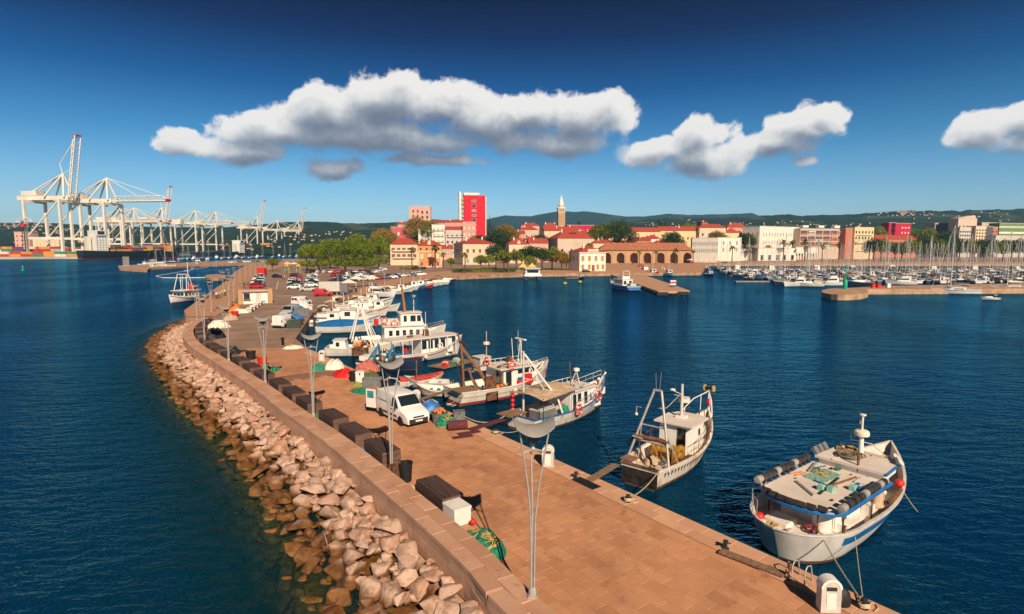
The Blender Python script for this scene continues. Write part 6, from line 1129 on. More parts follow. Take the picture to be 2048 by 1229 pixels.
def bld(label, xl, xr, yb, ye, phi, dep, wall, roof='hip', rpx=10, wins=(), rm=None, Y=None, name='building', cat='building', sidewins=True, chim=0, balc=0):
    "xl, xr: pixel columns of the front corners; yb: foot; ye: eaves; phi: turn of the facade; rpx: roof height in pixels"
    Y = Y and Y*1.62; A = P(xl, yb, PZ) if Y is None else Vector(((xl-1024)/FPX*Y, Y, PZ)); c, s_ = math.cos(R(phi)), math.sin(R(phi)); k = (xr-1024)/FPX; L_ = (k*A.y-A.x)/(c-k*s_); H_ = PD(xl, ye, A.y).z-PZ; rh = rpx*A.y/FPX
    t_ = thing(name, label, cat, A, R(phi)); m = WM[wall]; box('wall', m, t_, 0, L_, 0, dep, 0, H_); rm = rm or m_tile_r; e = .5
    if roof == 'hip':
        q_ = min(dep/2+e, L_/2+e)*.98; q2 = dep/2; v = [(-e, -e, H_+.003), (L_+e, -e, H_+.003), (L_+e, dep+e, H_+.003), (-e, dep+e, H_+.003)]
        v += [(x, y, H_+.2) for x, y, _ in v]+([(q_-e, q2, H_+rh), (L_-q_+e, q2, H_+rh)] if L_ >= dep else [(L_/2, q_-e, H_+rh), (L_/2, dep-q_+e, H_+rh)])
        f = [(0, 3, 2, 1), (0, 1, 5, 4), (1, 2, 6, 5), (2, 3, 7, 6), (3, 0, 4, 7)]+([(4, 5, 9, 8), (5, 6, 9), (6, 7, 8, 9), (7, 4, 8)] if L_ >= dep else [(4, 5, 8), (5, 6, 9, 8), (6, 7, 9), (7, 4, 8, 9)]); ro = MB().add(v, f).build('roof', rm, t_)
    elif roof == 'gable':
        v = [(-e, -e, H_+.003), (L_+e, -e, H_+.003), (L_+e, dep+e, H_+.003), (-e, dep+e, H_+.003), (-e, dep/2, H_+rh), (L_+e, dep/2, H_+rh), (-e, -e, H_+.2), (L_+e, -e, H_+.2), (L_+e, dep+e, H_+.2), (-e, dep+e, H_+.2)]; ro = MB().add(v, [(0, 3, 2, 1), (0, 1, 7, 6), (6, 7, 5, 4), (2, 3, 9, 8), (8, 9, 4, 5), (1, 2, 8, 5, 7), (3, 0, 6, 4, 9)]).build('roof', rm, t_)
    else:
        ro = box('parapet', WM['lgrey'] if rm is m_tile_r else rm, t_, -.2, L_+.2, -.2, dep+.2, H_+.003, H_+max(.4, rh*.3))
    for k in range(chim):
        x = L_*(k+.7)/(chim+.4); y = dep*(.35+.3*((k*7) % 3)/2); box('chimney', m_tile_o if k % 2 else WM['white'], ro, x-.5, x+.5, y-.4, y+.4, H_+rh*.35, H_+rh*.9+1.2)
    for (nc, nr, w_, h_, z0, dz_, sh, x0, x1) in wins:
        w_, h_ = (w_*1.45, h_*1.4) if Y else (w_*1.2, h_*1.15)
        for i in range(nc):
            for j in range(nr): window(t_, L_*(x0+(x1-x0)*(i+.5)/nc), H_*z0+j*H_*dz_, w_, h_, 0, 'f', L_, dep, m_shut.get(sh))
        if sidewins and sidewins is not True or sidewins is True and nc > 2:
            for sd in ('l',):
                ns = max(2, int(dep/4.5))
                for i in range(ns):
                    for j in range(nr): window(t_, dep*(i+.5)/ns, H_*z0+j*H_*dz_, w_, h_, 0, sd, L_, dep, m_shut.get(sh))
    for j in range(balc):
        z = H_*(j+1)/(balc+1); box('balcony', m, t_, L_*.1, L_*.9, -1.3, -.003, z-.12, z+.05); box('balcony_rail', m_wf, t_, L_*.1, L_*.9, -1.35, -1.25, z+.055, z+1.0)
    return t_, L_, H_
FR = (0.0, 1.0)
# harbour office with flags
t_, L_, H_ = bld('white two storey harbour office on the quay with a red hip roof', 1158.8, 1210.5, 543, 505, 16, 15, 'white', 'hip', 13, [(4, 1, 1.2, 2.1, .55, .3, 'orange', .0, 1), (2, 1, 1.2, 2.1, .10, .3, 'orange', 0, .5), (2, 1, 1.2, 2.1, .10, .3, 'orange', .6, 1)], chim=2)
box('entrance_door', m_shut['brown'], t_, L_*.47, L_*.58, -.12, -.004, 0, 3.2); box('cornice', WM['white'], t_, -.45, L_+.45, -.47, -.005, H_-.35, H_-.003); box('attic_panel', WM['cream'], t_, L_*.3, L_*.72, -.3, .4, H_+.205, H_+1.6)
for x, y, mm, lb in [(1189, 541, ((0.6, .6, .6), (.05, .1, .5), (.55, .03, .04)), 'flagpole with a white, blue and red flag before the harbour office'), (1211, 541, ((.03, .06, .35),)*3, 'flagpole with a dark blue flag beside the harbour office')]:
    f_ = thing('flagpole', lb, 'flagpole', P(x, y, PZ)); MB().tube([(0, 0, 0), (0, 0, 9)], .06, 6).build('pole', m_lgrey, f_)
    for k, c in enumerate(mm): MB().grid([[(-u*2.2, .12*math.sin(u*5), 8.8-k*.45-u*1.5), (-u*2.2, .12*math.sin(u*5), 8.36-k*.45-u*1.5)] for u in (0, .25, .5, .75, 1)]).build('flag_band', mat('flag%s' % str(c), c, .8), f_)
# arcade hall
A = P(1198, 527, PZ); phi = 4; t_ = thing('arcade_hall', 'long low stone arcade hall with an orange tiled hip roof', 'building', A, R(phi)); k = (1384-1024)/FPX; c, s_ = math.cos(R(phi)), math.sin(R(phi)); L_ = (k*A.y-A.x)/(c-k*s_); H_ = PD(1198, 501, A.y).z-PZ; n = 7; bw_ = L_/n; aw_ = bw_*.29
for i in range(n):
    x0 = i*bw_; cx = x0+bw_*.60; ah = H_*.50; pl = [(x0, 0), (cx-aw_, 0)]+[(cx-aw_*math.cos(PI*q_/10), ah+aw_*1.0*math.sin(PI*q_/10)) for q_ in range(11)]+[(cx+aw_, 0), (x0+bw_, 0), (x0+bw_, H_), (x0, H_)]
    MB().prism(pl, -.6, 0, Matrix.Rotation(PI/2, 4, 'X')).build('arch_bay', WM['stone'], t_)
    box('pilaster', WM['stone'], t_, x0-.35, x0+.35, -.25, -.004, 0, H_-.4)
box('back_wall', WM['stone'], t_, 0, L_, 9, 9.6, 0, H_); box('end_wall', WM['stone'], t_, -.004, .6, .61, 8.99, 0, H_); box('end_wall', WM['stone'], t_, L_-.6, L_, .61, 8.99, 0, H_); rh = 15*A.y/FPX
MB().add([(-1, -1, H_+.01), (L_+1, -1, H_+.01), (L_+1, 11, H_+.01), (-1, 11, H_+.01), (7, 5, H_+rh), (L_-7, 5, H_+rh)], [(0, 3, 2, 1), (0, 1, 5, 4), (1, 2, 5), (2, 3, 4, 5), (3, 0, 4)]).build('roof', m_tile_o, t_)
# front row, left to right
bld('cream corner house with open balconies and a red roof behind the pines', 781, 836, 531, 489, 6, 12, 'cream', 'hip', 12, [(5, 2, 2.0, 2.2, .36, .3, 'brown', .02, .98)], balc=2)
t_, L_, H_ = bld('orange house with cream corners and a red mansard roof', 836, 884, 535, 491, 6, 11, 'orange', 'hip', 10, [(3, 1, 1.3, 2.4, .40, .3, 'cream', 0, 1), (3, 1, 1.2, 2.2, .06, .3, 'red', 0, 1), (4, 1, 1.0, 1.3, .78, .2, None, 0, 1)]); box('cornice', WM['cream'], t_, -.25, L_+.25, -.25, -.004, H_*.68, H_*.73); box('base_band', WM['cream'], t_, -.2, L_+.2, -.2, -.005, 0, H_*.05); box('corner_quoins', WM['cream'], t_, -.12, .9, -.12, -.003, 1.2, H_*.67); box('corner_quoins', WM['cream'], t_, L_-.9, L_+.12, -.12, -.003, 1.2, H_*.67)
MB().prism([(-1, 0), (1, 0), (1, 2), (0, 3), (-1, 2)], 0, 2.5, Matrix.Translation((L_*.48, 2.4, H_+.2)) @ Matrix.Rotation(PI/2, 4, 'X')).build('dormer', WM['cream'], t_)
bld('large cream hip roofed house on the lawn behind the quay', 926, 991, 530, 488, 20, 26, 'cream', 'hip', 13, [(4, 1, 1.6, 2.2, .10, .3, 'grey', .05, .8), (4, 1, 1.6, 2.2, .58, .3, 'brown', .05, .8)], chim=3)
t_, L_, H_ = bld('small cream house with a dormer and dark red shutters', 1018, 1057, 527, 489, 12, 12, 'cream', 'hip', 12, [(3, 2, 1.1, 1.9, .28, .34, 'red', .1, 1)], chim=2); MB().prism([(-1.2, 0), (1.2, 0), (1.2, 2), (0, 3), (-1.2, 2)], 0, 2.5, Matrix.Translation((L_*.5, 2.2, H_+.2)) @ Matrix.Rotation(PI/2, 4, 'X')).build('dormer', WM['cream'], t_)
bld('salmon row house between the dormer house and the palace', 1058, 1096, 525, 487, 10, 12, 'salmon', 'gable', 10, [(4, 2, 1.1, 1.7, .3, .34, None, 0, 1)], chim=2)
t_, L_, H_ = bld('beige palace with a broad red hip roof and skylights', 1115, 1187, 524, 477, 18, 24, 'beige', 'hip', 18, [(4, 1, 1.6, 2.6, .40, .3, None, 0, 1), (4, 1, 1.0, .9, .84, .3, 'cream', 0, 1), (4, 1, 1.4, 2.2, .08, .3, None, 0, 1)], chim=3); rh = 18*P(1115, 524, PZ).y/FPX
for k in range(3): MB().box(-1.0, 1.0, -.9, .9, 0, .12, Matrix.Translation((L_*.42+k*2.6, 6.4, H_+rh*.55+.35)) @ Matrix.Rotation(math.atan2(rh, 12), 4, 'X')).build('skylight', m_win, t_)
# old town behind: stepped flats under the tower
bld('deep pink flats at the left end of the stepped terraces', 784, 828, 0, 455, 4, 14, 'rose', 'flat', 3, [(2, 3, 1.4, 2.4, .35, .2, 'cream', .0, .45), (2, 3, 1.2, 2.2, .35, .2, None, .5, 1)], Y=395)
bld('white terrace house with red shutters among the stepped flats', 838, 864, 0, 459, 5, 12, 'white', 'gable', 8, [(2, 3, 1.4, 2.6, .34, .22, 'red', 0, 1)], Y=392)
bld('tall white terrace house with balconies among the stepped flats', 865, 891, 0, 450, 5, 12, 'white', 'flat', 3, [(3, 4, 1.4, 2.2, .3, .17, 'grey', 0, 1)], Y=390, balc=5)
bld('pale grey terrace flats with a long red roof', 892, 928, 0, 460, 5, 12, 'lgrey', 'gable', 7, [(4, 3, 1.3, 2.0, .34, .2, None, 0, 1)], Y=388, balc=3)
bld('pink terrace flats at the foot of the red tower', 926, 952, 0, 445, 5, 12, 'pink', 'flat', 3, [(3, 4, 1.4, 1.9, .3, .17, 'cream', 0, 1)], Y=386)
for i, (a, b_, ye, wl, rf, lb) in enumerate([(798, 821, 449, 'pink', 'gable', 'pink upper terrace house at the left of the hill'), (822, 846, 447, 'white', 'gable', 'white upper terrace house under the pink tower block'), (847, 889, 446, 'salmon', 'gable', 'salmon upper terrace with a long red roof'), (890, 929, 445, 'pink', 'gable', 'pink upper terrace with balconies beside the red tower'), (828, 838, 462, 'pink', 'flat', 'narrow pink infill house between the flats')]): bld(lb, a, b_, 0, ye, 4, 12, wl, rf, 5, [(3, 2, 1.4, 2.0, .62, .2, None, 0, 1)], Y=405+i, chim=2 if rf == 'gable' else 0)
# red tower
t_, L_, H_ = bld('tall bright red tower block with a white fin at its left', 929.5, 971.5, 0, 391, 8, 15, 'red', 'flat', 1, [], Y=420, cat='tower block'); box('white_crown', WM['white'], t_, -.3, L_*.72, -.3, 15.2, H_+.45, H_+3.0); box('red_crown', WM['red'], t_, 0, L_*.68, -.05, 15, H_-.1, H_+.44)
box('stair_fin', WM['white'], t_, -5.6, -3.2, 2, 17, 0, H_+4.3); box('balcony_core', WM['grey'], t_, -3.19, -.01, 3, 15, 0, H_+1.8); box('edge_fin', WM['white'], t_, L_+.005, L_+1.0, 1, 15.2, 0, H_-1.2)
for k in range(13): box('balcony', WM['lgrey'], t_, -3.3, -.02, 1.4, 2.99, 8+k*H_/14.5, 8.9+k*H_/14.5)
for k in range(9):
    o = MB().box(L_*.36, L_*.56, -.12, -.004, 0, 2.8).build('window', m_wf, t_, (0, 0, H_*.93-k*H_/13.2-2.8)); o2 = MB().box(L_*.37, L_*.55, -.16, -.125, .15, 2.65).build('pane', (m_shut['teal'], m_win, m_shut['grey'])[k % 3], o)
t_, L_, H_ = bld('pink tower block with a crenellated roof on the hill', 821, 863, 0, 414, 4, 13, 'salmon', 'flat', 4, [(2, 4, 1.5, 2.6, .60, .095, 'red', .08, .5), (2, 4, 1.5, 2.6, .58, .095, None, .5, .95)], Y=450, cat='tower block')
for k in range(9): box('merlon', WM['salmon'], t_, L_*k/9+.4, L_*k/9+1.2, -.19, .5, H_+.9, H_+1.9)
# bell tower
Y = 700; x0, x1 = (1114.5-1024)/FPX*Y, (1128-1024)/FPX*Y; w_ = (x1-x0); t_ = thing('bell_tower', 'slim stone bell tower with a pale pointed spire', 'bell tower', ((x0+x1)/2, Y, PZ), R(5)); zt = PD(1121, 416, Y).z-PZ; zs = PD(1121, 390, Y).z-PZ; box('shaft', WM['stone'], t_, -w_/2, w_/2, -w_/2, w_/2, 0, zt-6); box('belfry', WM['beige'], t_, -w_/2-.1, w_/2+.1, -w_/2-.1, w_/2+.1, zt-5.99, zt-1); box('cornice', WM['white'], t_, -w_/2-.6, w_/2+.6, -w_/2-.6, w_/2+.6, zt-.99, zt)
MB().lathe([(w_*.40, zt+.003), (w_*.40, zt+3)], 8).build('drum', WM['cream'], t_); MB().lathe([(w_*.44, zt+3.003), (w_*.02, zs)], 8).build('spire', WM['white'], t_)
for k in (-1, 0, 1): box('belfry_opening', m_win, t_, k*w_*.26-.5, k*w_*.26+.5, -w_/2-.16, -w_/2-.104, zt-4.6, zt-2)
box('slit_window', m_win, t_, -.3, .3, -w_/2-.08, -w_/2-.004, zt-12, zt-10); MB().lathe([(2.3, 0), (2.3, .15)], 16, Matrix.Translation((0, -w_/2-.005, zt-24)) @ Matrix.Rotation(PI/2, 4, 'X')).build('clock_face', WM['white'], t_)
# roofs of the old town
rr = random.Random(9); n_ = 0
for (a, b_, ye, Y, wl, rpx, lb) in [(1025, 1050, 468, 360, 'pink', 7, 'small pink house among the roofs right of the cypresses'), (1040, 1075, 460, 385, 'beige', 8, 'beige house with a broad red roof below the bell tower, left'), (1085, 1118, 455, 400, 'white', 9, 'white gabled church nave left of the bell tower'), (1088, 1140, 462, 375, 'cream', 9, 'cream house with a long red roof below the bell tower'), (1130, 1165, 460, 380, 'white', 8, 'white house right of the bell tower foot'), (1133, 1189, 451, 420, 'crimson', 2, 'low building with a crimson flat top right of the bell tower'), (1160, 1192, 468, 365, 'salmon', 7, 'salmon house right of the palace roof'), (1050, 1090, 480, 345, 'salmon', 8, 'salmon house left of the palace roof'), (1000, 1030, 482, 350, 'pink', 9, 'pink house left of the small dormer house'), (958, 985, 480, 350, 'white', 9, 'white house behind the large cream one'), (1185, 1230, 487, 318, 'cream', 8, 'cream house at the left end of the arcade hall'), (1215, 1275, 489, 322, 'pink', 8, 'pink house behind the arcade roof'), (1262, 1300, 481, 335, 'brick', 7, 'brick house under the yellow barracks'), (1290, 1320, 478, 340, 'white', 8, 'white gabled house under the yellow barracks'), (1310, 1350, 488, 330, 'brick', 9, 'brick roofed house behind the right arcade'), (884, 905, 498, 372, 'salmon', 8, 'small house between the orange and the cream one'), (1042, 1078, 452, 430, 'salmon', 6, 'distant salmon roofs left of the bell tower'), (1195, 1225, 466, 400, 'cream', 6, 'cream house left of the tall yellow green tree'), (1470, 1496, 470, 400, 'salmon', 8, 'salmon gabled house right of the yellow barracks'), (1447, 1475, 466, 395, 'yellow', 9, 'yellow gabled house right of the barracks'), (1452, 1490, 455, 440, 'pink', 9, 'pink roofed house on the skyline right of the barracks'), (1400, 1412, 446, 420, 'brick', 3, 'small brick roof turret above the barracks')]:
    bld(lb, a, b_, 0, ye, 8, 12, wl, 'flat' if wl == 'crimson' else ('hip' if n_ % 3 else 'gable'), rpx, [(4, 2, 1.1, 1.6, .45, .3, ('brown', None, 'cream', 'grey')[n_ % 4], 0, 1)], Y=Y, chim=1+n_ % 3 if wl != 'crimson' else 0, name='town_house', cat='house', sidewins=False); n_ += 1
bld('long yellow barracks with a red roof, left wing', 1243, 1318, 0, 464, 4, 12, 'yellow', 'gable', 9, [(7, 1, 1.3, 1.9, .72, .2, 'brown', 0, 1)], Y=372); bld('long yellow barracks with a red roof, right wing', 1318, 1397, 0, 462, 4, 12, 'yellow', 'gable', 9, [(5, 1, 1.3, 1.9, .70, .2, 'brown', .4, 1)], Y=380, chim=1); bld('tall yellow end block of the barracks', 1396, 1448, 0, 456, 4, 13, 'cream', 'hip', 8, [(4, 2, 1.3, 1.8, .5, .25, None, 0, 1)], Y=378)
# right hand waterfront
bld('pale modernist block with rows of narrow windows facing the square', 1383, 1434, 525, 477, -12, 12, 'lgrey', 'flat', 2, [(12, 2, 1.0, 2.6, .42, .28, 'grey', 0, 1)], sidewins=False); bld('sunlit end of the modernist block, its wall coloured lighter for the sun', 1434.5, 1480, 523, 476, 10, 12, 'white', 'flat', 2, [(3, 2, 1.4, 3.0, .42, .28, 'grey', .1, .95)], sidewins=False)  # left face grey for shade, right white for sun: light put into wall colours
t_, L_, H_ = bld('low white shop with big windows and a green sign', 1437, 1493, 522, 499, 12, 8, 'white', 'flat', 2, [(3, 1, 4.2, 3.4, .45, .3, 'teal', .0, .85)], sidewins=False); MB().prism([(0, 0), (1.6, 0), (.8, 2)], 0, .2, Matrix.Translation((L_*.2, -.15, H_*.95)) @ Matrix.Rotation(PI/2, 4, 'X')).build('shop_sign', WM['green'], t_)
bld('big white office block with rows of narrow windows', 1517, 1594, 519.5, 453, 30, 22, 'white', 'flat', 3, [(13, 2, 1.0, 3.2, 0.47, .24, 'grey', .06, .98)]); bld('low white wing with dark doorways and a pink terrace', 1516, 1590, 522, 497, 12, 10, 'white', 'flat', 3, [(5, 1, 2.6, 4.2, .05, .3, None, 0, 1)], rm=WM['salmon'], sidewins=False)
t_, L_, H_ = bld('block of flats with deep loggias and coloured awnings', 1596, 1685, 0, 458, 14, 13, 'beige', 'flat', 3, [], Y=395)
for j in range(3):
    for i in range(6):
        x0 = L_*i/6+.5; x1 = L_*(i+1)/6-.5; z = H_*(.42+.19*j); o = box('loggia', WM['dark'], t_, x0, x1, -.06, -.004, z, z+H_*.145); box('balcony_front', (WM['brick'], WM['rose'], WM['brick'], WM['lgrey'])[(i+j) % 4], o, x0, x1, -.5, -.065, z, z+H_*.05)
        if (i, j) in ((4, 0), (4, 1), (5, 2), (1, 2)): box('awning', (WM['orange'], WM['cream'], WM['white'], WM['grey'])[i % 4], o, x0+.2, x1-.2, -1.2, -.51, z+H_*.08, z+H_*.13)
for k in range(3): box('roof_box', WM['white'], t_, L_*(.1+.35*k), L_*(.22+.35*k), 3, 8, H_+1.5, H_+4)
bld('brick gable of the flats with white framed windows', 1686, 1703, 0, 458, 14, 12, 'brick', 'flat', 2, [(1, 3, 2.2, 1.8, .45, .19, 'orange', .2, .9)], Y=398, sidewins=False); bld('cream flats with balconies at the right end of the waterfront', 1704, 1742, 0, 455, 18, 12, 'yellow', 'flat', 2, [(6, 3, 1.4, 1.9, .45, .18, None, 0, 1)], Y=398, balc=3)
A = P(1590, 520, PZ); t_ = thing('white_arcade', 'white single storey arcade with round arches before the flats', 'building', A, R(12)); L_, H_ = 27.0, PD(1590, 495, A.y).z-PZ; n = 8; bw_ = L_/n
for i in range(n):
    x0 = i*bw_; cx = x0+bw_/2; q2 = bw_*.30; pl = [(x0, 0), (cx-q2, 0)]+[(cx-q2*math.cos(PI*q_/8), H_*.45+q2*math.sin(PI*q_/8)) for q_ in range(9)]+[(cx+q2, 0), (x0+bw_, 0), (x0+bw_, H_), (x0, H_)]; MB().prism(pl, -.5, 0, Matrix.Rotation(PI/2, 4, 'X')).build('arch_bay', WM['white'], t_)
box('back_wall', WM['stone'], t_, 0, L_, 4, 4.5, 0, H_); box('roof', WM['lgrey'], t_, -.3, L_+.3, -.3, 6, H_+.003, H_+.5)
bld('crimson block of flats with small white framed windows', 1784, 1815, 0, 447, 14, 14, 'crimson', 'flat', 2, [(3, 3, 1.6, 1.4, .55, .15, 'cream', .35, .95)], Y=500, balc=0); bld('crimson rear part of the red flats', 1771, 1785, 0, 446, 10, 14, 'crimson', 'flat', 2, [], Y=503); bld('low red roofed hall before the crimson flats', 1742, 1828, 0, 479, 8, 14, 'brick', 'gable', 9, [(8, 1, 1.5, 2, .5, .3, None, 0, 1)], Y=460, sidewins=False)
for i, (a, b_, ye, Y, wl, wn, lb) in enumerate([(1862, 1893, 447, 520, 'grey', (5, 3), 'grey concrete office wing left of the tall glass core'), (1888, 1908, 446, 510, 'dark', (2, 2), 'dark glass core of the grey offices'), (1908, 1945, 438, 500, 'beige', (5, 3), 'beige concrete office with a slanted roof'), (1912, 1935, 455, 490, 'lgrey', (5, 4), 'pale stepped front of the concrete offices'), (1944, 1966, 453, 492, 'cream', (4, 5), 'cream office wing with a grid of windows'), (1955, 1990, 446, 515, 'beige', (5, 3), 'beige rear office wing'), (1966, 1978, 454, 495, 'dark', (1, 1), 'dark narrow office wing beside the red balconies'), (1976, 1988, 455, 500, 'brick', (2, 4), 'brick red office wing with balconies'), (1990, 2060, 447, 505, 'green', (7, 1), 'green striped building at the right edge'), (1985, 2070, 472, 480, 'lgrey', (6, 1), 'long low pale building under the green striped one')]):
    t_, L_, H_ = bld(lb, a, b_, 0, ye, 16, 14, wl, 'flat', 3, [(wn[0], wn[1], 1.8, 1.6, .45, .5/max(wn[1], 1), None, 0, 1)], Y=Y, sidewins=False)
    if wl == 'green':
        for k in range(4): box('facade_stripe', (WM['white'], WM['lgrey'])[k % 2], t_, -.3, L_+.3, -.35, -.13, H_*(.35+.17*k), H_*(.41+.17*k))
    if i == 2: MB().prism([(0, 0), (L_, 0), (L_*.9, 4.5)], 0, 10, Matrix.Translation((0, 11, H_+.9)) @ Matrix.Rotation(PI/2, 4, 'X')).build('slanted_roof', WM['beige'], t_)
# ---------------------------------------------------------------- ground sheets, vehicles, kiosk, people
def sheet(name, pts, m, z): 
    pts = [P(x, y, PZ) for x, y in pts]; n = len(pts); A = sum(pts[i-1].x*pts[i].y-pts[i].x*pts[i-1].y for i in range(n)); f = tuple(range(n)); return MB().add([(p.x, p.y, PZ+z) for p in pts], [f if A > 0 else f[::-1]]).build(name, m, kind='structure')
m_prom = slab_mat('promenade_paving', (0.50, 0.27, 0.16), (0.44, 0.23, 0.13), (0.30, 0.15, 0.09), 0.35)
sheet('town_quay', [(654, 607), (697, 599), (737, 587), (785, 572), (874, 556), (910, 553), (1020, 548.5), (1120, 547), (1402, 545), (1415, 528.5), (2380, 528.5), (2380, 525), (1412, 525), (1390, 526), (1200, 526), (1130, 540), (900, 542), (850, 546), (775, 562), (720, 578), (668, 590)], m_prom, .004)
sheet('seaside_walk', [(372, 633), (369, 621), (424, 582), (451, 564), (469, 545), (491, 531.5), (600, 523.5), (620, 526), (560, 534), (525, 545), (500, 560), (478, 580), (470, 610), (430, 633)], m_prom, .004)
sheet('lawn', [(900, 541), (1128, 539.5), (1126, 536), (905, 537)], mat('lawn_grass', (0.12, 0.16, 0.03), .95, .3, .3), .006)
sheet('road_marking', [(552, 580), (553.5, 580), (557, 562), (556, 562)], m_white, .006); sheet('road_marking', [(552, 593), (585, 592.2), (585, 591.6), (552, 592.4)], m_white, .006)
for i in range(9): sheet('road_marking', [(571+i*1.1, 583-i*3.2), (572+i*1.1, 583-i*3.2), (576+i, 582.6-i*3.2), (575+i, 582.6-i*3.2)], m_white, .006)
# hedge along the quay park
for i, (a, b_, lb) in enumerate([(908, 940, 'clipped hedge on the quay lawn, left stretch'), (944, 985, 'clipped hedge on the quay lawn, middle stretch'), (990, 1028, 'clipped hedge on the quay lawn, right stretch'), (802, 825, 'yellow hedge before the cream corner house'), (826, 850, 'dark round shrubs before the orange house')]):
    p0, p1 = P(a, 546-(i > 2)*6, PZ), P(b_, 545.5-(i > 2)*6, PZ); n = 7; cl = [(p0.x+(p1.x-p0.x)*k/(n-1)-p0.x, (p1.y-p0.y)*k/(n-1), .9, 1.1, .9) for k in range(n)]; o = leaves(cl, .22, 6, 40+i).build('hedge', (ml_dark, ml_olive, ml_dark, ml_gold, ml_dark)[i], None, p0); tag(o, lb, 'hedge')
# --- cars
paint = {k: mat('car_paint_'+k, c, .25, .02, 1, spec=.6, metal=.0) for k, c in {'white': (.75, .73, .70), 'silver': (.42, .41, .40), 'black': (.012, .013, .016), 'grey': (.12, .125, .13), 'red': (.45, .015, .02), 'blue': (.02, .05, .16), 'maroon': (.16, .01, .025)}.items()}
m_tyre = mat('tyre', (.012, .012, .012), .8); m_rim = mat('wheel_rim', (.35, .34, .33), .35, metal=.6); m_hl = mat('headlight_glass', (.6, .6, .58), .1, spec=.8); m_tl = mat('tail_light', (.35, .01, .01), .2)
def wheel(t_, x, y, r_=.31):
    sg = 1 if y > 0 else -1; M = Matrix.Translation((x, y, r_)) @ Matrix.Rotation(PI/2, 4, 'X'); o = MB().lathe([(r_*.6, -.1), (r_*.96, -.1), (r_, -.06), (r_, .06), (r_*.96, .1), (r_*.6, .1)], 14, M).build('wheel', m_tyre, t_, smooth=40); MB().lathe([(r_*.62, -.085), (r_*.3, -.075), (.02, -.06), (.02, .06), (r_*.3, .075), (r_*.62, .085)], 10, M).build('rim', m_rim, o)
def car_body(t_, st, W, name='body', m=None):
    "st: list of (x, top z, roof half width factor, belt z)"
    rows = []
    for x, zt, wr, zb, w_ in st: rows.append([(x, -w_*.93, .22), (x, -w_, .42), (x, -w_, zb), (x, -w_*wr, zt-.04), (x, -w_*wr*.9, zt), (x, 0, zt+.015), (x, w_*wr*.9, zt), (x, w_*wr, zt-.04), (x, w_, zb), (x, w_, .42), (x, w_*.93, .22)])
    mb = MB().grid(rows); n = len(rows[0]); mb.f += [tuple(range(n)), tuple(range((len(rows)-1)*n+n-1, (len(rows)-1)*n-1, -1))]; return mb.build(name, m or paint['white'], t_, smooth=38)
def pane4(t_, q_, name='window', m=None, th=.012, par=None):
    a = [Vector(v) for v in q_]; n_ = (a[1]-a[0]).cross(a[3]-a[0]).normalized(); return MB().add([v+n_*th for v in a]+[v-n_*.03 for v in a], [(0, 1, 2, 3), (0, 4, 5, 1), (1, 5, 6, 2), (2, 6, 7, 3), (3, 7, 4, 0)]).build(name, m or m_glass, par or t_)
